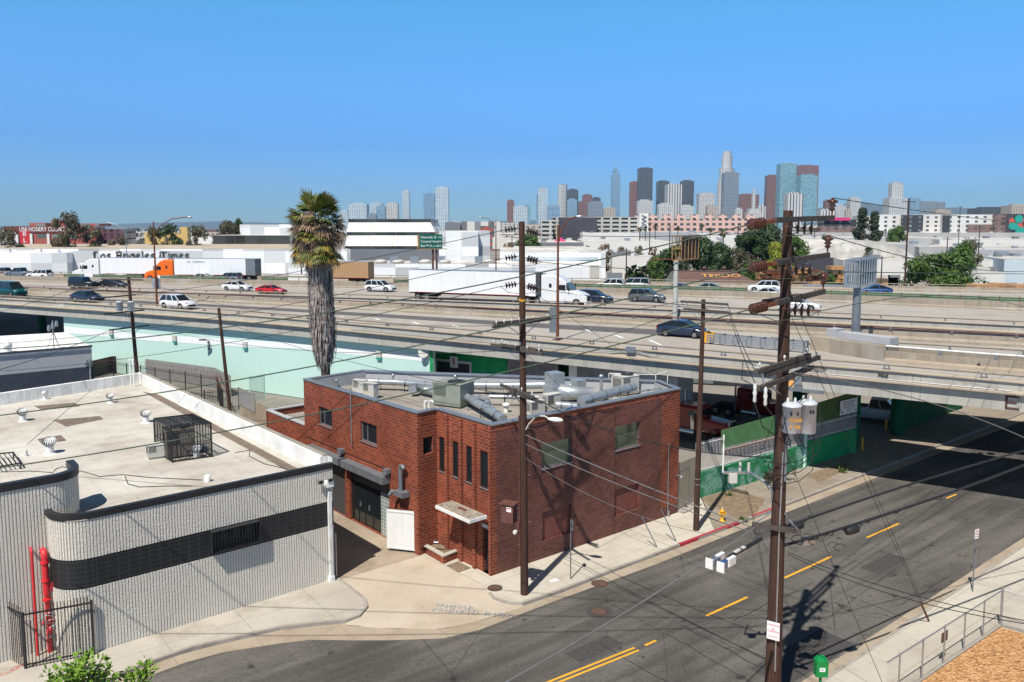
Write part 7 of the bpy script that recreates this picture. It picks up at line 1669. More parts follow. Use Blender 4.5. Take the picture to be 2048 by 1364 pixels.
def trailer(mat,label,L=15.6,name='trailer',reefer=False,dark_rear=False,text_=None,z0=1.15,z1=4.1,group='vehicles driving on the freeway'):
 """origin at the trailer front, body behind (-x)"""
 t=thing(name,label,'trailer',(0,0,0),group=group)
 m=MB();m.box((-L/2,0,(z0+z1)/2),(L,2.58,z1-z0));m.build('box',mat,t)
 m=MB();m.box((-L/2,0,z1+.02),(L-.02,2.5,.04));m.build('roof','galv',t)
 m=MB();m.box((-L/2,0,z0-.08),(L-.1,2.4,.18));m.box((-L+2.2,0,z0-.35),(3.4,1.2,.4));m.build('frame','rubber',t)
 if reefer:m=MB();m.box((.28,0,3.0),(.5,2.0,1.9));m.build('cooling_unit','reefer',t)
 if dark_rear:m=MB();m.box((-L+.9,0,(z0+z1)/2),(1.8,2.6,z1-z0+.01));m.build('rear_panel','steel_grey',t)
 for x in(-L+1.3,-L+2.6):wheels_pair(t,x)
 for s_ in(-1,1):m=MB();m.box((-2.6,s_*.8,.65),(.14,.14,.95));m.build('landing_leg','rubber',t);m=MB();m.box((-L/2,s_*1.295,z0+.03),(L*.9,.01,.05));m.build('reflector_tape','red_light',t)
 for s_ in(-1,1):m=MB();m.box((-L-.01,s_*1.0,z0-.1),(.04,.3,.12));m.build('taillight','red_light',t)
 if text_:
  for s_ in(-1,1):text('lettering',text_,'ink_grey',facing(V((-4.2,s_*1.3,3.5)),V((-s_*-1,0,0))),.5,t,extrude=.003)
 return t
def truck(px_nose,py,path,rev,tcol,tl,trl,mat,reefer=False,dark_rear=False,text_=None,L=15.6,col2=None):
 rz=hdg(path,max(10,min(2040,px_nose)))+(pi if rev else 0);nose=G(px_nose,py,DZ+.01);d=V((cos(rz),sin(rz),0))
 a=tractor(tcol,tl,col2);a.location=nose-d*6.9;a.rotation_euler=(0,0,rz)
 b=trailer(mat,trl,L,reefer=reefer,dark_rear=dark_rear,text_=text_);b.location=nose-d*6.55-d*(.1 if reefer else-.3);b.rotation_euler=(0,0,rz)
truck(1178,613,L_B,0,'car_white','white semi truck with sleeper cab in the middle lanes','long white trailer with cooling unit behind the nearest white truck','trailer_white',reefer=True,L=18.4)
truck(150,558,L_D,1,'car_white','white semi truck in the far lanes before the printing plant wall','white trailer pulled by the farther white truck at left','trailer_white',dark_rear=True)
truck(294,560.5,L_D,1,'truck_orange','orange semi truck in the far lanes','white trailer pulled by the orange truck','trailer_white',dark_rear=True,text_='FARMBEST  INC',col2='car_white')
t=trailer('container_tan','tan ribbed container trailer half hidden by the palm trunk',10.5,z0=1.3,z1=4.0);rz=hdg(L_D,700)+pi;d=V((cos(rz),sin(rz),0));t.location=G(745,571,DZ+.01)+d*10.7;t.rotation_euler=(0,0,rz)

yd=(G(1560,905)-G(1420,905)).normalized()
for(px,py,Y_),ang,lb in(((1408,880,61),-.75,'red conventional truck parked behind the white picket fence'),((1530,842,66),-.75,'second red truck parked in the shade right of the first one')):
 t=tractor('truck_red',lb,old=True);p=G(px,py);t.location=V((p.x,p.y,0));t.rotation_euler=(0,0,ang);t.scale=(.95,)*3
 d=V((cos(ang),sin(ang),0));t.location=t.location-d*3.4
b=trailer('trailer_white','white box trailer in the shade behind the first red truck',9,group=None);p=G(1400,850);b.location=V((p.x,p.y,0))-V((cos(-.75),sin(-.75),0))*1.5;b.rotation_euler=(0,0,-.75)
t=car('pickup','car_white','white pickup parked in the shade under the bridge by the notice board',group='parked');del t['group'];p=G(1755,838);t.location=V((p.x,p.y,0));t.rotation_euler=(0,0,-.5)

# ================================================================ LIGHT POLES, SIGNS ON THE FREEWAY
def light_pole(px,py,ytop,label,head,base_z=DZ,mat='rust',sign=None,r=.11,Y=None):
 b=G(px,py,base_z)if Y is None else V((D(px,600,Y).x,Y,base_z));z=HZ(px,ytop,b);t=thing('freeway_light',label,'street lamp',b)
 m=MB();m.tube([b,V((b.x,b.y,z))],[r*1.3,r*.7],8);m.build('pole',mat,t)
 h_=D(head[0],head[1],b.y);s_=V((b.x,b.y,lerp(base_z,z,.83)))
 m=MB();dx=h_-s_;m.tube([s_,s_+V((dx.x*.2,0,dx.z*.55)),s_+V((dx.x*.55,0,dx.z*.9)),h_],r*.55,6);m.tube([V((b.x,b.y,z-.2)),s_+V((dx.x*.3,0,dx.z*.68))],.02,4);m.build('lamp_arm',mat,t)
 m=MB();s2=1 if dx.x>0 else-1;m.lathe([(.02,-.1),(.1,0),(.16,.3),(.12,.6),(.02,.7)],h_,8,axis=V((s2,0,-.02)));m.build('lamp_head','galv',t)
 return t,b
t,b=light_pole(1115,681,450,'rusty freeway light pole with curved arm before the white truck',(1153,433))
m=MB();m.box(D(1107,640,b.y),(.7,.12,2.2));m.build('sign_panel','steel_grey',t)
t,b=light_pole(314,612,443,'rusty freeway light pole with long arm at left before the orange truck',(374,434))
m=MB();m.box(D(313,567,b.y+.3),(.95,.1,1.3));m.build('sign_panel','galv',t)
light_pole(255,545,458,'far slim light pole with arm to the left behind the first trailer',(219,446),mat='galv',r=.09)
light_pole(992,549,440,'slim brown light pole behind the long white trailer',(964,435))
t,b=light_pole(603,548,492,'short brown pole with boxes just left of the palm',(585,490))
m=MB();m.box(D(604,524,b.y-.3),(.9,.4,2.4));m.build('equipment_box','galv',t)

b=G(1350,636,DZ);t=thing('overhead_sign','rusty yellow lattice sign box seen from the side on a tall post','sign',b)
zb=HZ(1350,520,b);zt_2=HZ(1350,473,b)
m=MB();m.cyl(b-V((0,0,.5)),V((b.x,b.y,zb)),.28,.26,16);m.build('post','post_pale' if 'post_pale' in MATS else 'unit_beige',t)
plain('rust_yellow',(.33,.19,.08),.8,.1,var=.3)
a0=D(1344,520,b.y-.4);dep=V((2.9,4.6,0));hh=zt_2-zb;w_=.95
fr_=MB();fo_=MB()
for k in range(6):
 o_=dep*(k/5.)+V((a0 .x,a0 .y,0));c_=[o_+V((0,0,zb)),o_+V((w_,-.1,zb)),o_+V((w_,-.1,zt_2)),o_+V((0,0,zt_2))]
 m=MB()
 for i in range(4):m.beam(c_[i],c_[(i+1)%4]+V((.001,0,0)),.09,.09)
 m.beam((c_[0]+c_[3])/2,(c_[1]+c_[2])/2,.09,.09);m.build('rib','rust_yellow',t)
m=MB()
for dx,z in((0,zb),(w_,zb),(0,zt_2),(w_,zt_2)):s_=V((a0 .x+dx,a0 .y-.1*(dx>0),z));m.beam(s_,s_+dep,.12,.12)
m.build('longeron','rust_yellow',t)
m=MB();s_=V((a0 .x+w_+.0,a0 .y-.1,(zb+zt_2)/2));m.add([tuple(s_+V((-.06,0,-hh*.46))),tuple(s_+dep+V((-.06,0,-hh*.46))),tuple(s_+dep+V((-.06,0,hh*.46))),tuple(s_+V((-.06,0,hh*.46)))],[(0,1,2,3)]);m.build('back_panel','dark_steel',t)
m=MB();m.box((a0 .x-1.2,a0 .y,zb+.1),(2.4,.8,.08));m.build('walkway','rust',t)

b=G(1711,668,DZ+1.5);b=V((mid.x+uy.x*2,mid.y+uy.y*2,0))if False else G(1711,665,DZ+1.4)
t=thing('overhead_sign','grey galvanised box truss sign seen end on above the pedestal','sign',b)
zb=HZ(1711,573,b);zt_2=HZ(1711,519,b)
m=MB();m.cyl(b,V((b.x,b.y,zb)),.34,.3,18);m.lathe([(.55,0),(.55,.06),(.4,.1)],b,12);m.build('post','steel_grey',t)
a0=D(1689,573,b.y-.5);w_=1.05;dep=V((3.6,5.0,0));
for k in range(8):
 o_=dep*(k/7.)+V((a0 .x,a0 .y,0));c_=[o_+V((0,0,zb)),o_+V((w_,-.15,zb)),o_+V((w_,-.15,zt_2)),o_+V((0,0,zt_2))];m=MB()
 for i in range(4):m.beam(c_[i],c_[(i+1)%4]+V((.001,0,0)),.12,.12)
 m.build('rib','galv',t)
m=MB()
for dx,z in((0,zb),(w_,zb),(0,zt_2),(w_,zt_2),(w_,(zb+zt_2)/2)):s_=V((a0 .x+dx,a0 .y-.15*(dx>0),z));m.beam(s_,s_+dep,.1,.1)
m.build('longeron','galv',t)
m=MB();hh=zt_2-zb
for z in(.28,.72):
 for dx in(.3,.72):m.box((a0 .x+w_*dx,a0 .y-.09,zb+hh*z),(.12,.06,hh*.26))
for(x0,x1,z0,z1)in((0,1,0,.14),(0,1,.43,.57),(0,1,.86,1),(0,.16,.14,.43),(.84,1,.14,.43),(0,.16,.57,.86),(.84,1,.57,.86)):m.box((a0 .x+w_*(x0+x1)/2,a0 .y-.06,zb+hh*(z0+z1)/2),(w_*(x1-x0),.03,hh*(z1-z0)))
m.build('end_plate','galv',t)
m=MB();m.box((a0 .x-1.4,a0 .y+.6,zb+.05),(3.0,.9,.08));m.build('walkway','galv',t)
m=MB();s_=V((a0 .x+w_+.02,a0 .y-.15,(zb+zt_2)/2));m.add([tuple(s_+V((-.1,0,-hh*.44))),tuple(s_+dep+V((-.1,0,-hh*.44))),tuple(s_+dep+V((-.1,0,hh*.44))),tuple(s_+V((-.1,0,hh*.44)))],[(0,1,2,3)]);m.build('back_panel','steel_grey',t)

Yg=G(880,552,DZ).y;c_=D(861.5,483,Yg);wd_=46/FX*Yg;hd_=28/FX*Yg;t=thing('guide_sign','green freeway guide sign with three street names on double posts','sign',(c_.x,c_.y,DZ))
m=MB();m.box(c_,(wd_,.12,hd_));m.build('panel','sign_green',t)
for i,(s_,f)in enumerate((('Alameda St','1/4'),('Central Ave','3/4'),('San Pedro St','1 1/2'))):
 z=c_.z+hd_*(.3-.3*i);text('lettering',s_,'ink_white',facing(V((c_.x-wd_*.44,c_.y-.07,z)),V((1,0,0))),hd_*.25,t,extrude=.01,align='LEFT');text('lettering',f,'ink_white',facing(V((c_.x+wd_*.46,c_.y-.07,z)),V((1,0,0))),hd_*.2,t,extrude=.01,align='RIGHT')
for dx in(.08*wd_,.24*wd_):m=MB();m.cyl((c_.x+dx,c_.y+.3,DZ),(c_.x+dx,c_.y+.3,c_.z-hd_*.3),.22,n_=10);m.build('post','brown_paint',t)
m=MB();m.box((c_.x-wd_*.54,c_.y,c_.z-.1),(.3,.3,hd_*1.05));m.box((c_.x+.2,c_.y-.1,c_.z-hd_*.53),(wd_*1.3,.5,.14));m.build('frame','rust_yellow',t)

# ================================================================ TREES
def leaf_cloud(m,c,r,n_,size,rr,flat=1.0):
 for i in range(n_):
  u=rr.gauss(0,1),rr.gauss(0,1),rr.gauss(0,1);L=sqrt(sum(x*x for x in u))or 1;q=rr.uniform(.55,1.03)
  p=V((c[0]+u[0]/L*r[0]*q,c[1]+u[1]/L*r[1]*q,c[2]+u[2]/L*r[2]*q*flat));nrm=V((u[0]+rr.uniform(-1,1),u[1]+rr.uniform(-1,1),u[2]+.6+rr.uniform(-1,1))).normalized()
  x=nrm.orthogonal().normalized();y=nrm.cross(x);a=rr.uniform(0,6.28);x,y=x*cos(a)+y*sin(a),y*cos(a)-x*sin(a);s_=size*rr.uniform(.6,1.3)
  m.add([p-x*s_,p-y*s_*.45,p+x*s_,p+y*s_*.45],[(0,1,2,3)])
def make_tree(leaf,seed=0,n_blobs=26,leaves=150,H_=8,W_=5,trunk=.3,size=.28,label='',shape='round',crown_z=.35,name='tree',group=None,gap=.3):
 rr=random.Random(seed);t=thing(name,label,'tree',(0,0,0),group=group);m=MB();tr=MB();cz=H_*(crown_z+(1-crown_z)/2)
 tr.tube([V((0,0,-.3)),V((.05,0,H_*crown_z*.6)),V((0,.1,H_*crown_z)),V((.1,0,H_*.75))],[trunk,trunk*.8,trunk*.6,trunk*.25],8)
 for i in range(n_blobs):
  a=rr.uniform(0,6.28);h=rr.uniform(0,1)
  if shape=='round':R_=W_/2*sqrt(max(.1,1-(2*h-1)**2))*.85
  elif shape=='cone':R_=W_/2*(1-h)*.9+.2
  else:R_=W_/2*rr.uniform(.5,1)
  q=sqrt(rr.uniform(0.02,1));c=(cos(a)*R_*q,sin(a)*R_*q,lerp(H_*crown_z,H_*.93,h));b=W_*rr.uniform(.11,.2)
  leaf_cloud(m,c,(b,b,b*.75),leaves,size,rr)
  if i%2==0:tr.tube([V((0,0,H_*crown_z*rr.uniform(.7,1.1))),V((c[0]*.5,c[1]*.5,c[2]*.75)),V(c)],[trunk*.4,trunk*.22,trunk*.07],5)
 tr.build('trunk','bark',t);m.build('crown',leaf,t);return t
def place(tr,px,ybase,Y,ytop,label,xw=None,first={},swap=None):
 """stand a tree so that it shows in column px with its top at row ytop"""
 g=D(px,500,Y);H_=D(px,ytop,Y).z;b0=tr['h'];o_=dup(tr,V((g.x,Y,-.15)),random.random()*6,label)
 s_=(H_+.15)/b0;w_=s_ if xw is None else(xw/FX*Y)/tr['w'];o_.scale=(w_,w_,s_)
 if swap:
  for c in o_.children:
   if c.name.startswith('crown'):c.data=c.data.copy();c.data.materials[0]=MATS[swap]
 return o_
protos={}
def proto(key,**k):
 t=make_tree(**k);t['h']=k['H_'];t['w']=k['W_'];protos[key]=t;return t
proto('dense',leaf='leaf_dark',seed=1,n_blobs=40,leaves=150,H_=10,W_=9,size=.3,label='x',group='trees beyond the freeway',crown_z=.12)
proto('bright',leaf='leaf_mid',seed=2,n_blobs=46,leaves=150,H_=9,W_=11,size=.32,label='x',group='trees beyond the freeway',crown_z=.1)
proto('loose',leaf='leaf_olive',seed=3,n_blobs=22,leaves=110,H_=9,W_=7,size=.28,label='x',group='trees beyond the freeway',crown_z=.25,shape='x')
proto('conifer',leaf='leaf_conifer',seed=4,n_blobs=34,leaves=130,H_=14,W_=6,size=.3,label='x',group='trees beyond the freeway',crown_z=.15,shape='cone')
proto('brown',leaf='leaf_brown',seed=5,n_blobs=18,leaves=90,H_=7,W_=6,size=.25,label='x',group='trees beyond the freeway',crown_z=.3)
TR=[('dense',1345,190,490,96,'leaf_dark','big dark tree left of the brown shop roof'),('dense',1402,195,474,88,'leaf_dark','tall dark tree right behind the rusty sign box'),('dense',1310,185,512,50,'leaf_mid','small dark tree left of the rusty sign box'),('dense',1440,215,484,60,'leaf_dark','dark tree between the sign box and the tall palms'),('brown',1475,215,495,60,'leaf_olive','brownish olive tree left of the big pole'),('dense',1530,230,448,110,'leaf_dark','broad dark tree behind the big pole arms'),('dense',1500,225,462,90,'leaf_dark','dark green tree between the brownish olive tree and the big pole'),('dense',1585,235,472,80,'leaf_mid','mid green tree just right of the big pole shaft'),('bright',1556,215,484,70,'leaf_yellow','yellow green tree directly behind the big pole'),('dense',1512,195,520,60,'leaf_mid','low green tree above the lumber left of the big pole'),('bright',1655,305,470,56,'leaf_mid','green tree left of the small palm roof'),('conifer',1722,330,411,52,'leaf_conifer','left of the twin tall conifers'),('conifer',1747,330,418,50,'leaf_conifer','right of the twin tall conifers'),('dense',1793,400,452,46,'leaf_mid','round green tree right of the conifers'),('bright',1878,185,505,150,'leaf_mid','large bright tree against the far freeway wall at right'),('bright',1925,200,485,80,'leaf_mid','taller green tree rising behind the large bright tree'),('loose',1945,215,474,50,'leaf_olive','thin tree top at the right of the bright trees'),('dense',1660,180,548,44,'leaf_mid','low shrubby tree above the lumber right of the big pole'),('loose',128,255,420,66,'leaf_olive','tall loose eucalyptus before the red hosiery building'),('loose',183,260,446,70,'leaf_olive','second eucalyptus right of the tall one'),('loose',20,250,452,60,'leaf_olive','eucalyptus at the far left edge'),('loose',236,280,470,50,'leaf_olive','low tree before the purple building'),('loose',335,290,445,70,'leaf_dark','dark tree before the yellow building'),('loose',312,290,450,34,'leaf_olive','slim tree left of the dark tree by the yellow building'),('loose',392,280,447,46,'leaf_olive','loose tree right of the yellow building'),('dense',458,330,441,60,'leaf_olive','broad dark tree left of the white plant roof'),('dense',478,335,437,30,'leaf_dark','tallest dark crown just left of the plant roof'),('dense',1058,360,468,64,'leaf_mid','wide low green tree left of the parking structure'),('brown',1018,260,482,36,'leaf_brown','brown street tree farthest left before the white warehouse'),('brown',1210,255,484,34,'leaf_brown','brown street tree second in the row before the warehouse'),('brown',1242,260,490,28,'leaf_brown','brown street tree in the middle of the row'),('brown',1278,265,488,28,'leaf_brown','brown street tree near the right end of the row'),('brown',1305,270,490,24,'leaf_brown','brown street tree at the right end of the row'),('brown',1175,300,488,16,'leaf_brown','tiny brown tree before the grey warehouse')]
for key,px,Y,yt,xw,lf,lb in TR:place(protos[key],px,0,Y,yt,lb,xw,swap=lf)
for k,t in protos.items():
 for c in list(t.children):bpy.data.objects.remove(c)
 bpy.data.objects.remove(t)

def small_palm(px,Y,yt,label,h=None,cr=1.6,n_=22):
 g=D(px,500,Y);H_=D(px,yt,Y).z-cr*.6;t=thing('palm_tree',label,'palm tree',(g.x,Y,-.1));m=MB();m.tube([V((g.x,Y,-.1)),V((g.x,Y,H_))],[.28,.2],7);m.build('trunk','bark',t);m=MB();rr=random.Random(int(px));p=V((g.x,Y,H_))
 for i in range(n_):
  a=rr.uniform(0,6.28);e=rr.uniform(-.9,1.2);d=V((cos(a)*cos(e),sin(a)*cos(e),sin(e)));s_=V((-sin(a),cos(a),0));q=p+d*cr*.6;tip=p+d*cr-V((0,0,cr*.25))
  m.add([p,q+s_*cr*.28,tip,q-s_*cr*.28],[(0,1,2,3)])
 m.build('crown','leaf_dark',t)
 if n_>20:m=MB();m.lathe([(.3,-cr*.9),(cr*.33,-cr*.3),(.3,.1)],p,8);m.build('dead_skirt','frond_dead',t)
for i,(px,Y,yt,lb,cr)in enumerate(((1446,300,458,'left of two slim palms behind the dark trees',2.2),(1477,300,470,'right of two slim palms behind the dark trees',2.2),(1279,400,453,'tiny palm before the parking structure at its right end',1.8),(1290,400,452,'second tiny palm at the right end of the parking structure',1.8),(1310,480,448,'tiny palm before the left end of the pink building',2),(1355,480,452,'tiny palm before the middle of the pink building',2),(1403,480,448,'tiny palm before the right half of the pink building',2),(1420,480,455,'tiny palm just right of another before the pink building',2),(1734,255,495,'feathery palm above the dark warehouse',2.8),(1266,172,530,'left of two short bushy palms behind the far freeway wall',2.4),(1286,172,532,'right of two short bushy palms behind the far freeway wall',2.4))):small_palm(px,Y,yt,lb,cr=cr)


PYM=57.0
pb=V((D(656,700,PYM).x,PYM,0));topz=D(640,440,PYM).z;crz=D(634,438,PYM)
palm=thing('fan_palm','tall fan palm with thick skirt of dead fronds behind the brick building','palm tree',pb)
def pax(f):return V((lerp(pb.x,crz.x,f**1.0),PYM,lerp(0,crz.z,f)))
m=MB();m.tube([pax(i/12)for i in range(13)],[lerp(.36,.26,i/12)for i in range(13)],14);m.build('trunk','bark',palm)
def wat(z):
 for(ya,wa),(yb,wb)in zip(((500,26),(530,26),(560,25),(600,26),(640,27),(680,24),(700,18),(722,9)),((530,26),(560,25),(600,26),(640,27),(680,24),(700,18),(722,9),(760,8))):
  za,zb=D(650,ya,PYM).z,D(650,yb,PYM).z
  if zb<=z<=za:return lerp(wb,wa,(z-zb)/(za-zb))/FX*PYM
 return 26/FX*PYM
rr=random.Random(11);m=MB();zlo=D(650,716,PYM).z;zhi=D(650,490,PYM).z
for i in range(5200):
 z=rr.uniform(zlo+.3,zhi+1);f=z/crz.z;c=pax(f);a=rr.uniform(0,6.28);R_=wat(z)*rr.uniform(.4,.95);o_=V((cos(a),sin(a),0));L=rr.uniform(.5,1.5);p=c+o_*R_;q=c+o_*(R_*rr.uniform(.9,1.12))-V((0,0,L));s_=V((-sin(a),cos(a),0))*rr.uniform(.02,.07);md=p.lerp(q,.5)+o_*rr.uniform(0,.12)
 m.add([p-s_*.6,p+s_*.6,md+s_,md-s_,q+s_*.2,q-s_*.2],[(0,1,2,3),(3,2,4,5)])
m.build('thatch','thatch',palm)
def fan(m,base,d,R_,droop,rr,spread=1.15,blades=16,pet=.45):
 d=d.normalized();side=d.cross(V((0,0,1)));side=side.normalized()if side.length>.05 else V((1,0,0));up=side.cross(d)
 hub=base+d*R_*pet-V((0,0,droop*R_*.1));m.tube([base,base.lerp(hub,.5)+V((0,0,.03)),hub],[.03,.025,.02],4)
 for i in range(blades):
  a=spread*(2*i/(blades-1)-1)*1.15;bd=(d*cos(a)+side*sin(a)+up*rr.uniform(-.12,.12));L=R_*(.62+.12*cos(a));tip=hub+bd*L-V((0,0,droop*L*(.5+.5*abs(sin(a)))));md=hub+bd*L*.55-V((0,0,droop*L*.15));w_=(side*cos(a)-d*sin(a))*.055*R_/1.2
  m.add([hub,md+w_,tip,md-w_],[(0,1,2,3)])
top=pax(1.0)
def ring(m,n_,za,zb,ea,eb,ra,rb,da,db,rad=.3,**k):
 for i in range(n_):
  a=rr.uniform(0,6.28);z=rr.uniform(za,zb);e=rr.uniform(ea,eb);fan(m,top+V((cos(a)*rad,sin(a)*rad,z)),V((cos(a)*cos(e),sin(a)*cos(e),sin(e))),rr.uniform(ra,rb),rr.uniform(da,db),rr,**k)
m=MB();ring(m,22,.0,.5,.4,1.5,1.3,1.8,.05,.3);ring(m,18,-.5,.3,-.1,.6,1.4,1.85,.2,.5);ring(m,14,-1.6,-.5,-.5,.2,1.1,1.5,.3,.7,.7);ring(m,18,-2.5,-1.6,-.8,-.1,1.0,1.35,.3,.7,.8);m.build('green_fronds','frond_green',palm)
m=MB();ring(m,20,-2.6,-1.5,-.9,-.1,1.0,1.35,.3,.8,.75);m.build('golden_fronds','frond_gold',palm)
m=MB();ring(m,90,-1.3,.6,-1.0,.5,1.1,1.7,.5,1.2,.4,blades=12,spread=.8);ring(m,12,-2.4,-1.6,-1.35,-.7,.8,1.1,.5,1.0,.3,blades=12,spread=.7)
for i in range(110):
 a=rr.uniform(0,6.28);b0=top+V((cos(a)*rr.uniform(.8,1.8),sin(a)*rr.uniform(.8,1.8),rr.uniform(-2.4,.5)));m.tube([b0,b0+V((cos(a)*.15,sin(a)*.15,-.5)),b0+V((cos(a)*.1,sin(a)*.1,-1.3))],[.02,.015,.004],3)
m.build('dead_fronds','frond_dead',palm)

t=thing('tree','bright green broad leaved tree top at the bottom left corner','tree',D(190,1364,17)*1.0);tl_=t.location.copy();t.location=V((tl_.x,17,0));m=MB();tr=MB();rr=random.Random(21)
tr.tube([V((tl_.x,17,0)),V((tl_.x,17,4.5))],[.14,.09],8)
def sprig(base,tip):
 tr.tube([base,base.lerp(tip,.5)+V((.05,0,.1)),tip],[.035,.02,.008],5)
 for i in range(46):
  f=rr.uniform(.35,1.03);p=base.lerp(tip,f);a=rr.uniform(0,6.28);e=rr.uniform(-.2,1.1);d=V((cos(a)*cos(e),sin(a)*cos(e),sin(e)));s_=d.cross(V((rr.random()-.5,rr.random()-.5,1))).normalized();L=rr.uniform(.09,.15);p=p+d*rr.uniform(.0,.16)
  up=d.cross(s_)*.012;m.add([p,p+d*L*.3+s_*L*.24+up,p+d*L*.7+s_*L*.2+up,p+d*L,p+d*L*.7-s_*L*.2+up,p+d*L*.3-s_*L*.24+up,p+d*L*.5],[(0,6,1),(1,6,2),(2,6,3),(3,6,4),(4,6,5),(5,6,0)])
for(x,y),(bx,by)in(((180,1318),(150,1400)),((132,1340),(150,1410)),((205,1330),(170,1400)),((158,1326),(150,1400)),((212,1352),(180,1410)),((95,1362),(130,1420)),((170,1345),(160,1420)),((190,1356),(170,1420)),((145,1358),(150,1420)),((120,1356),(150,1430)),((294,1338),(265,1410)),((262,1356),(255,1420)),((280,1362),(262,1420)),((230,1372),(210,1430))):
 Yt=rr.uniform(16.4,17.8);sprig(D(bx,by-20,17.2),D(x,y-14,Yt));sprig(D(bx,by,17.2),D(x+rr.uniform(-14,14),y+rr.uniform(-6,12),Yt))
for i in range(40):sprig(V((tl_.x,17,4.6)),D(rr.uniform(60,320),rr.uniform(1385,1500),rr.uniform(16,18.4)))
tr.build('trunk','bark',t);m.build('crown','leaf_bright',t)
# ================================================================ FAR BUILDINGS
windows('f_glass_blue',(.3,.42,.52),(.07,.17,.3),7,5,.7,.65);windows('f_glass_teal',(.26,.42,.47),(.12,.27,.33),8,5,.8,.7,grough=.3);windows('f_glass_pale',(.6,.65,.66),(.12,.24,.34),8,6,.62,.6)
windows('f_dark',(.11,.12,.13),(.025,.03,.04),7,5,.6,.65);windows('f_white',(.62,.61,.58),(.16,.19,.22),8,6,.55,.55);windows('f_white_v',(.66,.64,.6),(.16,.16,.18),12,400,.45,1);windows('f_brown',(.27,.14,.12),(.07,.04,.04),7,6,.6,.5)
windows('f_tan',(.5,.42,.33),(.12,.12,.13),10,7,.5,.5);windows('f_slate',(.27,.3,.33),(.08,.12,.17),7,6,.6,.6);windows('f_garage',(.5,.49,.46),(.02,.022,.025),7.2,3.2,.74,.5);windows('f_pink',(.7,.46,.39),(.06,.07,.08),5.6,4.4,.55,.5)
windows('f_apart',(.66,.66,.65),(.08,.09,.1),6.5,3.3,.35,.5);windows('f_apart_dark',(.04,.045,.055),(.15,.17,.2),7,3.3,.3,.5);windows('f_plum',(.2,.13,.12),(.08,.08,.09),6,3.6,.5,.5);windows('f_hosiery',(.36,.09,.07),(.12,.15,.14),8,5.2,.62,.42,off=(3,.6));windows('f_purple',(.12,.06,.08),(.05,.03,.04),3.5,3.6,.5,.8);windows('f_yellow',(.62,.42,.14),(.12,.11,.08),7,4.2,.4,.5)
windows('f_city',(.5,.48,.44),(.15,.16,.18),8,4,.45,.45);windows('panel_white',(.56,.59,.62),(.66,.69,.71),6,3.4,.985,.975,grough=.6);windows('plant_slope',(.5,.4,.25),(.78,.75,.68),9,400,.97,1,grough=.6);windows('plant_glass',(.05,.05,.05),(.04,.045,.045),4,40,.9,1)
plain('wall_white',(.66,.65,.62),.8,var=.07,scale=.1);plain('wall_grey',(.17,.18,.2),.8,var=.1,scale=.1);plain('wall_dark',(.06,.06,.075),.8,var=.1,scale=.2);plain('wall_blue',(.5,.58,.62),.8,var=.08,scale=.1);plain('roof_brown',(.13,.075,.065),.9,var=.15,scale=.6);plain('roof_tan',(.42,.36,.28),.9,var=.12,scale=.08);plain('roof_lightgrey',(.42,.42,.41),.9,var=.15,scale=.06)
plain('hill',(.1,.13,.15),1,var=.15,scale=.002)
def block(name,x0,x1,yt,Y,depth,wall_,label,roof='roof_white',cat='building',z=None,rot=0,group=None,clutter=0,skew=None):
 """building whose front spans photo columns x0..x1 at distance Y; roof height from row yt"""
 a,b=D(x0,470,Y),D(x1,470,Y);z=D((x0+x1)/2,yt,Y).z if z is None else z;c_=(a+b)/2
 t=thing(name,label,cat,(c_.x,Y,-.1),group=group);sk=(a.x/Y)*depth if skew is None else skew;sk2=sk
 poly=[(a.x,Y+rot),(b.x,Y-rot),(b.x+sk2*.6,Y-rot+depth),(a.x+sk*.6,Y+rot+depth)]
 m=MB();m.prism(poly,-.1,z,bottom=False);m.build('wall',wall_,t)
 m=MB();m.add([(x,y,z+.03)for x,y in poly],[(0,1,2,3)]);m.build('roof',roof,t)
 if clutter:
  rr=random.Random(int(x0*7+Y))
  for i in range(3+clutter//2):
   u=rr.uniform(.04,.94);x_=lerp(a.x,b.x,u);y_=Y+rot*(1-2*u)-.06;dw=rr.uniform(2.5,4.5);m=MB();m.box((x_,y_,dw*.42),(dw,.12,dw*.84));m.build('loading_door',rr.choice(['galv','wall_grey','unit_beige','car_slate']),t)
  for i in range(clutter):
   u,v=rr.uniform(.05,.95),rr.uniform(.1,.9);px_=lerp(a.x,b.x,u)+sk*.6*v;s_=rr.uniform(1,2.4);m=MB();m.box((px_,Y+depth*v,z+s_*.3),(s_*1.3,s_,s_*.6));m.build('roof_unit',rr.choice(['galv','unit_beige','wall_grey']),t)
 return t,z,a,b
FI={'gb':'f_glass_blue','gt':'f_glass_teal','gp':'f_glass_pale','dk':'f_dark','wh':'f_white','wv':'f_white_v','br':'f_brown','tn':'f_tan','sl':'f_slate'}
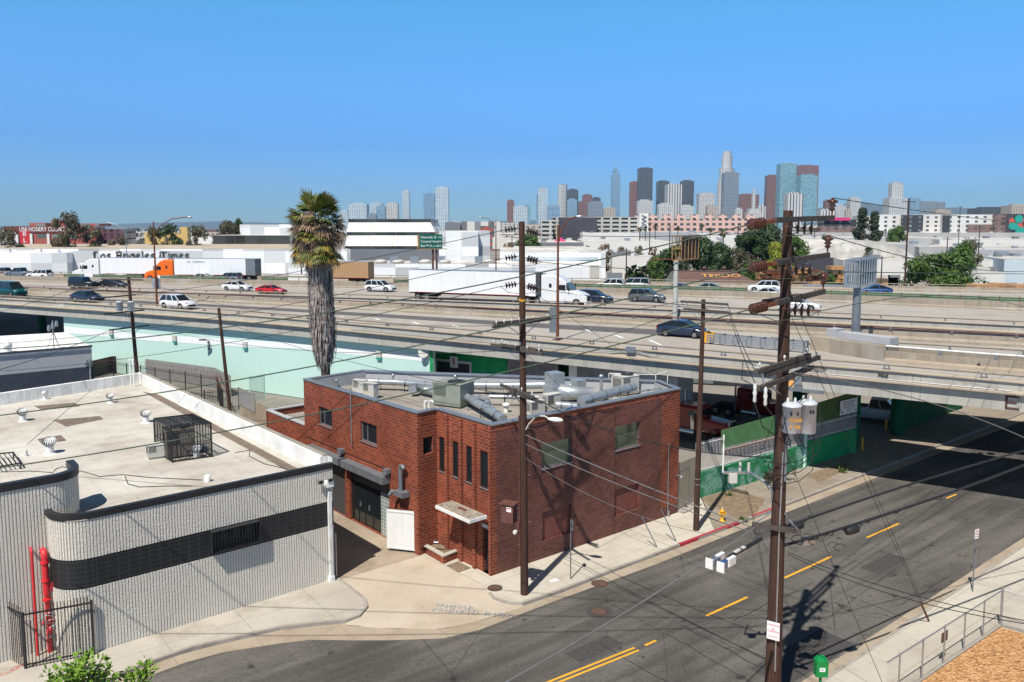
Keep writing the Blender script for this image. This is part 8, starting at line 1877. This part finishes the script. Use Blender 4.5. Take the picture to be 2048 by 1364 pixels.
TW=[(698,734,408,'gp',3600,'wide pale glass tower at the left end of the skyline'),(737,753,429,'sl',3400,'low slate block beside the wide pale tower'),(741,764,407,'gp',3900,'pale tower half behind a blue one at the skyline left end'),(753.5,771,413,'gb',3500,'blue glass tower in the left trio'),(773,796,406.5,'wh',3600,'pale tower right of the blue one in the left trio'),(805,819.5,382,'gp',3700,'slim pale tower standing alone behind the white plant'),(848,869.5,388,'gb',3800,'deep blue glass tower left of the tall pale one'),(871,897,375,'gp',3500,'tall pale glass tower behind the right end of the plant'),(679,697,422,'gp',3800,'low pale tower just right of the palm crown'),(1014,1028.5,401,'br',3700,'reddish brown rounded tower left of the corner pole'),(1027,1055,413,'gp',3500,'pale blue tower just behind the corner pole'),(1045,1060,411.5,'gt',3800,'teal block right of the corner pole top'),(1076,1094.5,377,'gp',3500,'slim white and blue residential tower'),(1072,1078,390,'gb',3700,'narrow blue strip tower beside the slim residential tower'),(1094.5,1120,412,'gb',3400,'blue glass block above the parking structure left part'),(1134,1156,379.5,'dk',3900,'dark blue stepped tower behind the round white one'),(1134.6,1153.6,399,'gb',3500,'light blue tower before the dark stepped one'),(1156.7,1165,404,'br',3900,'narrow brown tower between blue and brown blocks'),(1165,1184,390,'br',3700,'brown gridded tower in the left middle of the skyline'),(1184,1200.6,396,'dk',3800,'dark tower behind the grey block'),(1175.7,1205.7,404.4,'sl',3500,'wide grey block with flat top'),(1208,1230,417,'tn',3300,'cream old block left of the spired tower foot'),(1259,1276,364,'br',3900,'brown and glass stepped tower left of the tall dark one'),(1276,1303.5,336.4,'dk',3800,'tall dark slab tower with pale edges'),(1275.5,1304,401,'wh',3400,'white gridded block below the tall dark slab'),(1313.6,1337,362.5,'dk',3900,'left of the dark twin towers'),(1332,1362,369,'wv',3700,'white vertically striped tower between the dark twins'),(1362,1386,361.8,'dk',3900,'right of the dark twin towers'),(1317,1344,408,'wh',3300,'low white gridded block under the left dark twin'),(1360.6,1386,412,'wh',3300,'low white block under the right dark twin'),(1397,1428,387,'wh',3700,'square white tower left of the round topped tower'),(1413,1433,412,'tn',3300,'brown and cream gothic block'),(1446,1475,345,'sl',3500,'blue grey glass tower beside the tallest round tower'),(1478,1516,389,'br',3900,'wide red brown block behind the white obelisk tower'),(1470,1484,418,'wh',3300,'small white block at the foot of the glass tower'),(1532,1556,351,'br',3700,'brown tower at the left of the right cluster'),(1557,1589,327,'gt',3600,'tallest teal tower of the right cluster'),(1592,1633,331,'br',3900,'wide brown tower at the back of the right cluster'),(1597.7,1631,350,'gt',3500,'teal tower before the wide brown one'),(1573,1604,387,'wv',3200,'white columned block before the teal towers'),(1515,1530,412,'wv',3300,'small white striped block right of the obelisk tower'),(1648.5,1664,401,'br',3800,'small brown tower right of the big pole top'),(1665,1690,411,'wh',3600,'small white stepped block in the right part'),(1640,1670,420,'wv',3200,'long low striped block right of the big pole'),(1698,1719,396,'wh',3600,'lone square white tower right of the big pole'),(1690,1700,420,'tn',3500,'short tan block by the lone white tower'),(1780,1802,366,'wh',3600,'tall white stepped city hall like tower'),(1776,1812,396,'wh',3550,'lower wings of the white stepped tower'),(1817,1838,397,'gb',3700,'pale blue tower behind the slim distant pole'),(1838.5,1887.5,404,'sl',3700,'wide slab building with louvred top'),(1959,2019,416,'dk',3000,'long dark glass block at the right'),(2019,2060,411,'tn',2900,'tan gridded block at the right edge'),(1870,1900,420,'tn',3100,'tan low domed block at the right')]
for x0,x1,yt,f,Y,lb in TW:
 t,z,a,b=block('skyscraper',x0,x1,yt,Y,(b_:=(x1-x0)/FX*Y*.8),FI[f],lb,roof='roof_lightgrey',cat='skyscraper',skew=0)
 m=MB();w_=b.x-a.x;m.box(((a.x+b.x)/2,Y+b_*.5,z+2.5),(w_*.6,b_*.5,5));m.build('roof_plant',FI[f],t)
def tower(px0,px1,yt,Y,mat,label,tiers,cyl=True,name='skyscraper'):
 c_=D((px0+px1)/2,470,Y);t=thing(name,label,'skyscraper',(c_.x,Y,0))
 z=-.1
 for i,(w_,y_)in enumerate(tiers):
  r=w_/2/FX*Y;z1=D((px0+px1)/2,y_,Y).z;m=MB()
  if cyl:m.cyl((c_.x,Y,z),(c_.x,Y,z1),r,n_=28,sm=False)
  else:m.box((c_.x,Y,(z+z1)/2),(2*r,2*r,z1-z))
  m.build('tier',mat,t);z=z1
 return t,c_
tower(1116,1134,369,3600,'f_white','round white tower left of the dark stepped tower',[(18,369)])
tower(1434,1466,303,3700,'f_white','tallest tower, pale and stepped with a round crown',[(35,364),(29,337),(21,312),(17,303)])
tower(1222,1238,336,3700,'f_glass_blue','slim blue tower with a tall spire',[(16,350),(11,341),(6,336),(1.1,316)],cyl=False)
tower(1502,1508,378,3300,'f_white','small white obelisk like tower on a low white block',[(26,425),(20,417),(6,385),(3.5,378)],cyl=False)

def two(*a,**k):return block(*a,**k)
two('parking_structure',1105,1283,434,640,60,'f_garage','long white parking structure with rows of openings',roof='roof_lightgrey',clutter=0)
t_,z_,a_,b_=block('parking_structure',1082,1106,440,600,60,'f_garage','left lower wing of the white parking structure',roof='roof_lightgrey')
two('building',1119,1194,435,620,16,'wall_dark','dark screened facade block before the parking structure')
for i in range(14):
 pass
t_,z_,a_,b_=block('parking_tower',1278,1296,427,632,12,'wall_white','plain stair tower lettered ROW at the right end of the parking structure')
text('lettering','ROW','ink_grey',facing(V(((a_.x+b_.x)/2+.6,631.6,z_-9)),V((0,0,1)),V((-1,0,0))),6.5,t_,extrude=.05)
t_,z_,a_,b_=block('building',1270,1522,438,700,40,'f_pink','long salmon pink warehouse building with many windows',roof='roof_lightgrey')
for i in range(9):x=lerp(a_.x,b_.x,(i+.3)/9);m=MB();m.box((x,705,z_+2),(7,5,4));m.build('roof_tower','f_pink',t_)
two('building',1000,1040,445,1500,40,'f_city','pale block left of the parking structure');two('building',1040,1080,449,1300,40,'f_tan','tan block left of the parking structure');two('building',905,1000,443,700,40,'f_white_v','long low cream building with vertical fins',roof='roof_lightgrey');two('building',890,920,444,690,30,'wall_grey','grey green block beside the finned cream building');m_=two('building',960,985,452,600,20,'f_hosiery','small red orange building before the finned cream one')
t_,z_,a_,b_=two('apartment_building',1755,1905,429,620,30,'f_apart','long white apartment building, left half');two('apartment_building',1803,1845,430,612,6,'f_apart_dark','dark bay of the white apartment building');two('apartment_building',1890,1990,429,600,30,'f_apart','long white apartment building, right half');two('apartment_building',1886,1899,431,594,5,'f_apart_dark','narrow dark bay between the apartment halves');two('building',1988,2012,428,592,20,'f_plum','plum brick block left of the mural');two('building',1935,1990,449,596,3,'f_plum','low plum brick base under the white apartments')

t_,z_,a_,b_=two('mural_building',2012,2075,428,590,20,'wall_dark','building with a large colourful painted end wall at the right edge')
for i in range(26):
 rr=random.Random(i);m=MB();cx=rr.uniform(a_.x+2,b_.x-4);cz=rr.uniform(2,z_-2);m.lathe([(rr.uniform(1.2,3.4),0),(.01,.02)],V((cx,589.9-i*.02,cz)),14,axis=V((0,-1,0)));m.build('painted_patch',rr.choice(['patch_orange','teal_dark','spray_red','teal_dark','shade_wall','green_dark']),t_)
two('building',1645,1712,439,640,30,'f_apart_dark','dark low block with pink roof strip');plain('pink_strip',(.6,.05,.2),.7);a_=D(1647,438,639);b_=D(1700,438,639);m=MB();m.box(((a_.x+b_.x)/2,638.5,a_.z),(b_.x-a_.x,.6,2.4));tag(m.build('roof_banner','pink_strip'),'long pink strip along the top of the dark low block','banner')
two('building',1640,1712,453,600,20,'f_plum','low plum brick base right of the big pole');two('building',1712,1760,432,900,30,'f_city','pale block behind the conifers')

t_,z_,a_,b_=two('building',33,190,452,420,40,'f_hosiery','red brick hosiery warehouse with white lettering',roof='roof_lightgrey')
m=MB();m.box(((a_.x*2+b_.x)/3-3,419.7,z_-1.8),(34,.3,3.2));m.build('sign_band','brick_panel',t_);text('lettering','UNI HOSIERY CO.,INC.','ink_white',facing(V((a_.x+2,419.4,z_-1.8)),V((1,0,0))),3.2,t_,extrude=.05,align='LEFT',sx=.75)
m=MB();m.box((a_.x+4.6,419.6,z_-9),(5,.4,13));m.build('mural_banner','ink_red',t_);text('lettering','B\nL\nV\nE','ink_white',facing(V((a_.x+4.6,419.3,z_-9.2)),V((1,0,0))),3.4,t_,extrude=.05)
for dx in(.6,8,17,27):m=MB();m.box((a_.x+dx,419.5,z_/2-2),(1.3,.6,z_-4));m.build('pilaster','wall_white',t_)
for x0,x1,y_ in((56,88,446),(100,118,440),(118,195,447)):aa,bb_2=D(x0,y_,432),D(x1,y_,432);m=MB();m.box(((aa.x+bb_2 .x)/2,440,(z_+aa.z)/2),(bb_2 .x-aa.x,14,aa.z-z_));m.build('roof_block','f_hosiery',t_)
two('building',195,248,458,430,40,'f_purple','dark purple block right of the red hosiery warehouse');two('building',289,360,466,430,30,'f_yellow','yellow building half hidden by trees');two('building',360,375,454,428,12,'f_yellow','taller yellow stair tower')
# ---- printing plant
PY=232
t_,z_,a_,b_=two('printing_plant',-60,700,498,PY,70,'panel_white','long white panelled newspaper printing plant with blackletter name',roof='roof_tan')
for x in(14,76,112):aa=D(x,480,PY);m=MB();m.box((aa.x,PY-.4,z_/2),(1.8,.8,z_));m.build('pier','panel_white',t_)
aa=D(136,480,PY);m=MB();m.add([(aa.x,PY-.02,z_-.4),(aa.x+2.6,PY-.02,z_-4.2),(aa.x,PY-2.4,z_-.4)],[(0,1,2)])
aa,bb_2=D(-30,504,PY-3),D(134,504,PY-3);m=MB();m.box(((aa.x+bb_2 .x)/2,PY-1.7,(z_-1.0)/2),(bb_2 .x-aa.x,3.2,z_-1.0));m.build('projecting_wall','panel_white',t_)

BL={'L':([[(.1,0),(.25,1.3),(.1,1.5)],[(.25,1.3),(.6,1.5)],[(.05,.1),(.5,0),(.8,.25)],[(-.05,1.0),(.2,1.15)]],1.0),'o':([[(.1,.15),(.1,.8),(.4,1)],[(.1,.15),(.4,0),(.6,.2),(.6,.8),(.4,1)]],.85),'s':([[(.6,.9),(.3,1),(.1,.75),(.55,.4),(.55,.15),(.3,0),(.05,.1)]],.8),'A':([[(.05,0),(.2,.1),(.25,1.2),(.1,1.4)],[(.2,1.3),(.6,1.5),(.75,1.3),(.75,.1),(.95,0)],[(.15,.7),(.8,.75)]],1.15),'n':([[(.1,0),(.1,.9),(.0,1)],[(.1,.8),(.4,1),(.6,.85),(.6,.1),(.75,0)]],.9),'g':([[(.55,.9),(.3,1),(.08,.8),(.08,.3),(.3,.1),(.55,.3)],[(.6,1),(.6,-.3),(.3,-.5),(.05,-.35)]],.85),'e':([[(.1,.5),(.55,.7),(.5,.95),(.3,1),(.08,.8),(.08,.2),(.35,0),(.6,.2)]],.8),'l':([[(.1,1.4),(.2,1.5),(.2,.1),(.4,0)]],.5),'T':([[(.0,1.2),(.3,1.45),(.8,1.3),(1.1,1.5)],[(.6,1.3),(.6,.2)],[(.15,1.0),(.05,.5),(.3,.1),(.7,0),(1.0,.3)]],1.2),'i':([[(.1,1),(.2,.9),(.2,.1),(.35,0)],[(.15,1.3),(.25,1.4)]],.45),'m':([[(.1,0),(.1,1)],[(.1,.8),(.35,1),(.45,.8),(.45,.1)],[(.45,.8),(.7,1),(.85,.8),(.85,.1),(1,0)]],1.15),' ':([],.55)}
def blackletter(s,x0,x1,yb,Y,parent):
 a,b=D(x0,yb,Y),D(x1,yb,Y);W_=sum(BL[c][1]for c in s);k=(b.x-a.x)/W_;x=a.x;kz=1.45
 for c in s:
  strokes,adv=BL[c]
  if strokes:
   m=MB();nib=V((.12,0,.12))*k
   for j,st in enumerate(strokes):
    P_=[V((x+u*k,Y-.05-.01*j,a.z+v*kz))for u,v in st]
    for i,(p,q)in enumerate(zip(P_,P_[1:])):
     e=V((0,-.002*i,0));m.quad(p-nib+e,q-nib+e,q+nib+e,p+nib+e);dd2=(q-p).normalized();s2=V((dd2 .z,0,-dd2 .x))*.07*k;m.quad(p-s2+e*2,q-s2+e*2,q+s2+e*2,p+s2+e*2)
   m.build('lettering','ink_grey',parent)
  x+=adv*k
blackletter('Los Angeles Times',187,380,518,PY-.1,t_)
two('plant_hall',425,580,471,300,40,'plant_glass','dark glazed hall on the printing plant roof',roof='roof_white');two('plant_hall',480,690,449,330,40,'panel_white','white upper hall behind the dark glazed hall',roof='roof_white')

c_=D(785,470,300);t_=thing('plant_block','large stepped white and dark banded block of the printing plant','building',(c_.x,300,0))
def rowz(y,Y):return D(785,y,Y).z
xa,xb=D(689,470,300).x,D(878,470,300).x
bands=[(517,498,0,0,'wall_grey'),(498,492,0,0,'plant_glass'),(492,471,0,4,'plant_slope'),(471,464,4,4,'plant_glass'),(464,445,4,8,'plant_slope'),(445,438,8,8,'plant_glass')]
for y0,y1,d0,d1,mt in bands:
 z0,z1=rowz(y0,300+d0),rowz(y1,300+d1);
 if y0==517:z0=-.1
 m=MB();xr0,xr1=xb-d0*.5,xb-d1*.5;m.add([(xa,300+d0,z0),(xr0,300+d0,z0),(xr1,300+d1,z1),(xa,300+d1,z1),(xa,340,z0),(xr0,340,z0),(xr1,340,z1),(xa,340,z1)],[(0,1,2,3),(1,5,6,2),(4,0,3,7),(3,2,6,7),(5,4,7,6)]);m.build('band',mt,t_)
two('plant_wing',878,980,462,290,50,'panel_white','tall plain white wing at the right of the stepped block');aa=D(922,470,288);z2_=D(922,463,288).z;m=MB();m.box((aa.x+3,288.5,z2_/2),(6.5,3,z2_-.4));m.build('pier','panel_white',t_)
for x0,x1,yt,Y,dp,mt,lb in((575,1180,528,205,20,'panel_white','low front range of the printing plant with roof fans'),(1000,1212,503,215,60,'panel_white','right end hall of the printing plant with a framed opening')):
 t_,z_,a_,b_=two('plant_range',x0,x1,yt,Y,dp,mt,lb,roof='roof_white')
 if Y==205:
  for i,x in enumerate((640,763,790,797,830,852,881,890,958,980)):c_=D(x,526,210);m=MB();(m.lathe([(1.3,0),(1.7,.3),(1.6,.7),(.8,1.0)],(c_.x,209,z_),12)if i%2 else m.box((c_.x,209,z_+.9),(2,2,1.8)));m.build('roof_fan','unit_beige' if i%2 else 'galv',t_)
 else:
  aa,bb_2=D(1134,530,214.9),D(1198,556,214.9);m=MB();m.box(((aa.x+bb_2 .x)/2,214.95,(aa.z+bb_2 .z)/2),(bb_2 .x-aa.x,.12,aa.z-bb_2 .z));m.build('opening','unit_beige',t_);m=MB();aa,bb_2=D(1020,514,214.9),D(1195,520,214.9);m.box(((aa.x+bb_2 .x)/2,214.9,(aa.z+bb_2 .z)/2),(bb_2 .x-aa.x,.2,aa.z-bb_2 .z));m.build('slot','wall_blue',t_)

WH=[(1015,1168,485,380,90,'wall_grey','dark grey warehouse wall left of the white warehouse','roof_white'),(1168,1352,484,370,110,'wall_white','white warehouse behind the row of brown street trees','roof_white'),(1165,1278,466,560,60,'wall_white','low white warehouse before the parking structure','roof_white'),(1270,1420,464,590,80,'paint_grey','grey and white warehouse before the pink building','roof_white'),(1225,1310,513,235,12,'wall_white','white canopy roof behind the far freeway wall','roof_white'),(1400,1520,468,470,90,'wall_white','white warehouse behind the slim palms','roof_white'),(1430,1500,482,330,50,'wall_white','white warehouse corner above the slim palm','roof_white'),(1590,2100,466,560,60,'roof_lightgrey','very long white warehouse below the apartments','roof_white'),(1590,1900,476,440,80,'roof_lightgrey','wide white flat roofed warehouse in the right middle distance','roof_white'),(1880,2100,479,420,70,'wall_white','wide pale warehouse with roof vents at the right edge','roof_white'),(1600,1860,489,340,60,'paint_grey','white warehouse behind the arched roof','roof_lightgrey'),(1840,2100,494,330,50,'roof_lightgrey','grey walled warehouse behind the bright trees','roof_white'),(1945,2100,500,280,40,'paint_grey','light grey metal warehouse right of the bright trees','roof_lightgrey'),(1690,1835,521,235,30,'wall_white','white walled building left of the large bright tree','roof_white'),(1935,2012,520,225,30,'wall_white','cream building with dark window right of the large bright tree','roof_lightgrey'),(2012,2100,519,212,30,'wall_blue','pale blue building at the right edge','roof_lightgrey'),(1940,2015,545,190,15,'wall_white','low pale shed before the cream building','roof_lightgrey')]
for x0,x1,yt,Y,dp,mt,lb,rf in WH:two('warehouse',x0,x1,yt,Y,dp,mt,lb,roof=rf,clutter=max(5,int((x1-x0)*Y/18000)))

x0,x1,Y=1615,1700,255;a,b=D(x0,515,Y),D(x1,515,Y);t_=thing('warehouse','dark walled warehouse with pale arched roof right of the big pole','building',((a.x+b.x)/2,Y,0));m=MB();xe=D(1830,515,Y).x;m.prism([(a.x,Y),(b.x,Y),(b.x,Y+45),(a.x,Y+45)],-.1,a.z,bottom=False);m.build('wall','wall_dark',t_)
m=MB();pr=[]
for i in range(13):f=i/12;pr.append((lerp(a.x,xe,f),a.z+5.5*sin(pi*f)**.7))
n_=len(pr);m.add([(x,Y,z)for x,z in pr]+[(x,Y+50,z)for x,z in pr],[(i,i+1,n_+i+1,n_+i)for i in range(n_-1)]+[list(range(n_))]);m.build('arched_roof','roof_white',t_)
m=MB();m.prism([(b.x+.01,Y+.3),(xe,Y+.3),(xe,Y+45),(b.x+.01,Y+45)],-.1,a.z-.02,bottom=False);m.build('side_wall','wall_white',t_)

Y=165;a,b=D(1360,570,Y),D(1515,575,Y);zr=D(1430,541,Y+8).z;ze=D(1430,566,Y).z;t_=thing('shop_building','low shop with brown gable roof and pale letters painted on it','building',((a.x+b.x)/2,Y,0))
xl,xm,xr=a.x,D(1400,560,Y).x,b.x
m=MB();m.prism([(xl,Y+2),(xr,Y),(xr,Y+16),(xl,Y+18)],-.1,ze-.3,bottom=False);m.add([(xl,Y+2,ze-.3),(xl,Y+17,ze-.3),(xl,Y+9,zr-.2)],[(0,1,2)]);m.build('wall','unit_green',t_)
m=MB();m.add([(xl-.4,Y+1,ze-.2),(xr+.4,Y-1,ze-.2),(xr-3,Y+8,zr),(xl+.0,Y+9,zr)],[(0,1,2,3)]);m.add([(xl-.4,Y+18,ze-.2),(xr+.4,Y+17,ze-.2),(xr-3,Y+8,zr),(xl,Y+9,zr)],[(3,2,1,0)]);m.add([(xr+.4,Y-1,ze-.2),(xr+.4,Y+17,ze-.2),(xr-3,Y+8,zr)],[(0,1,2)]);m.build('roof','roof_brown',t_)
sl_=V((0,8.5,zr-ze+.2)).normalized();rg=V((1,-.1,0)).normalized();text('lettering','TEJIDO','patch_orange',facing(V(((xl+xr)/2+1.5,Y+4.2,lerp(ze,zr,.52)+.12)),rg,sl_),2.6,t_,extrude=.02)
for x in(1408,1447):c_=D(x,545,Y+8.5);m=MB();m.lathe([(.25,-.4),(.3,.3),(.5,.4),(.45,.65),(.1,.85)],(c_.x,Y+8.5,zr),10);m.build('roof_vent','roof_brown',t_)

for i,(x0,x1,y0,y1,Y)in enumerate(((1516,1532,541,556,184),(1530,1560,538,556,180),(1560,1590,533,556,182),(1590,1625,536,556,180),(1622,1650,541,558,176),(1660,1690,531,560,186),(1730,1776,556,568,172),(1944,1990,567,574,150),(1985,2020,565,574,152),(2020,2070,567,575,148))):
 a,b=D(x0,y0,Y),D(x1,y0,Y);t_=thing('lumber_stack',('stack of pallets and lumber beyond the far freeway wall, '+['farthest left','second from left','tall and brown','behind the big pole','just right of the big pole','loose heap left of the truss','under the truss','leftmost at right edge','middle at right edge','last at right edge'][i]),'lumber stack',((a.x+b.x)/2,Y,0));rr=random.Random(i);z=0;top=a.z
 k=max(4,int(top/1.0));
 for j in range(k):
  z0=top*j/k;m=MB()
  for q in range(3):x_=lerp(a.x,b.x,(q+.5)/3);m.box((x_+rr.uniform(-.2,.2),Y+rr.uniform(0,1.5),z0+top/k*.45),((b.x-a.x)/3*.92,3+rr.uniform(-.6,.6),top/k*.82))
  m.build('layer',rr.choice(['wood_lumber','leaf_brown','wood_lumber','rust']),t_)

rr=random.Random(99)
cell=[('wall_white','roof_white'),('f_city','roof_lightgrey'),('f_tan','roof_tan'),('wall_white','roof_lightgrey'),('f_plum','roof_lightgrey'),('f_white','roof_white')]
boxes=[]
for i in range(230):
 Y=rr.choice((rr.uniform(520,1100),rr.uniform(900,2000),rr.uniform(1800,3200)));px=rr.uniform(-80,2130);w_=rr.uniform(18,70)*(1+Y/3000);h=rr.uniform(5,10)+(Y>1500)*rr.uniform(0,14)*(px>950)+(Y>1700)*rr.uniform(0,5);x=(px-CX)/FX*Y
 if Y<1150 and(960<px<1560 or px>1600 or px<400):
  if Y<760:continue
 wm,rf=rr.choice(cell);t_=thing('low_building','pale low building in the hazy distance below the skyline','building',(x,Y,-.1),group='distant low buildings')
 m=MB();m.box((x,Y,h/2-.1),(w_,rr.uniform(15,40),h),rr.uniform(-.3,.3));m.build('wall',wm,t_)

def belt(y0,y1,x0,x1,n_,mat,label,size,h):
 m=MB();rr=random.Random(int(y0));
 for i in range(n_):
  Y=rr.uniform(y0,y1);x=rr.uniform(x0,x1);hh=h*rr.uniform(.5,1.2);c=(x,Y,hh*.6)
  for j in range(16):leaf_cloud(m,(x+rr.uniform(-hh,hh)*.7,Y+rr.uniform(-hh,hh)*.5,hh*rr.uniform(.3,.9)),(hh*.3,hh*.3,hh*.3),5,size,rr)
 return tag(m.build('tree_belt',mat),kind='stuff')
belt(620,1500,-900,900,90,'leaf_olive','',1.6,9);belt(1600,3400,-1900,1900,110,'leaf_dark','',3.2,12)

for i,(px,Y,yb,yt,lb)in enumerate(((1813,150,0,397,'tall distant utility pole before the apartments'),(1957,260,0,450,'utility pole near the right edge above the grey warehouse'),(1916,420,0,412,'utility pole between the apartment halves'),(1299,300,0,443,'utility pole right of the parking structure stair tower'),(1339,250,0,450,'utility pole just left of the rusty sign box'),(1253,200,0,496,'short utility pole above the far freeway wall'),(1765,220,0,512,'short utility pole right of the sign truss'),(1024,260,0,470,'dark pole behind the truck cooling unit'),(1894,230,0,474,'utility pole beside the thin tree top'),(1475,260,0,450,'utility pole left of the slim palm'),(1770,450,0,448,'thin pole right of the conifers'),(1628,400,0,445,'thin pole right of the big pole'),(260,300,0,455,'thin pole left of the yellow building'))):
 g=D(px,500,Y);z=D(px,yt,Y).z;t_=thing('utility_pole',lb,'utility pole',(g.x,Y,0));m=MB();m.cyl((g.x,Y,-.1),(g.x,Y,z),.2,.13,6);m.build('shaft','pole_wood',t_);m=MB();m.beam((g.x-1.2,Y+.2,z-.6),(g.x+1.2,Y-.2,z-.6),.12,.14);m.build('crossarm','arm_wood',t_)
p=D(1168-0,483,372);m=MB();m.lathe([(3.0,0),(1.8,1.0),(.2,2.0)],D(1120,483,372),10,sm=False);tag(m.build('tent','pink_strip'),'small pink tent on the roof of the dark grey warehouse','tent')

def hills(name,Y,pts,mat='hill'):
 m=MB();P_=smooth([V((D(x,y,Y).x,D(x,y,Y).z,0))for x,y in pts],8);n_=len(P_);rr=random.Random(int(Y));vs=[]
 for k,(f,dy)in enumerate(((0,-900),(.45,-500),(.8,-200),(1,0),(.7,500),(0,1200))):vs+=[(p.x,Y+dy+rr.uniform(-60,60),max(0,p.y)*f*rr.uniform(.97,1.03)-.2)for p in P_]
 m.add(vs,[(k*n_+i,k*n_+i+1,(k+1)*n_+i+1,(k+1)*n_+i)for k in range(5)for i in range(n_-1)],0,True);return struct(m.build(name,mat))
hills('hills',9500,[(1200,440),(1420,432),(1560,425),(1660,414),(1705,405),(1760,410),(1830,418),(1900,416),(1980,420),(2060,417),(2200,414),(2400,425)])
hills('hills',12500,[(-300,448),(0,452),(200,449),(420,443),(560,446),(700,450),(900,446),(1100,440),(1300,445)])


m=MB();m.prism([(-11500,-300),(11500,-300),(11500,13990),(-11500,13990)],-1.2,640)
n=NT('haze');n.t.nodes.remove(n.b);pv=n.n('ShaderNodeVolumePrincipled');pv.inputs['Color'].default_value=(.48,.74,1,1);pv.inputs['Density'].default_value=.000052;pv.inputs['Anisotropy'].default_value=.2
n.l(pv.outputs[0],n.t.nodes['Material Output'].inputs['Volume']);tag(m.build('haze','haze'),kind='stuff')
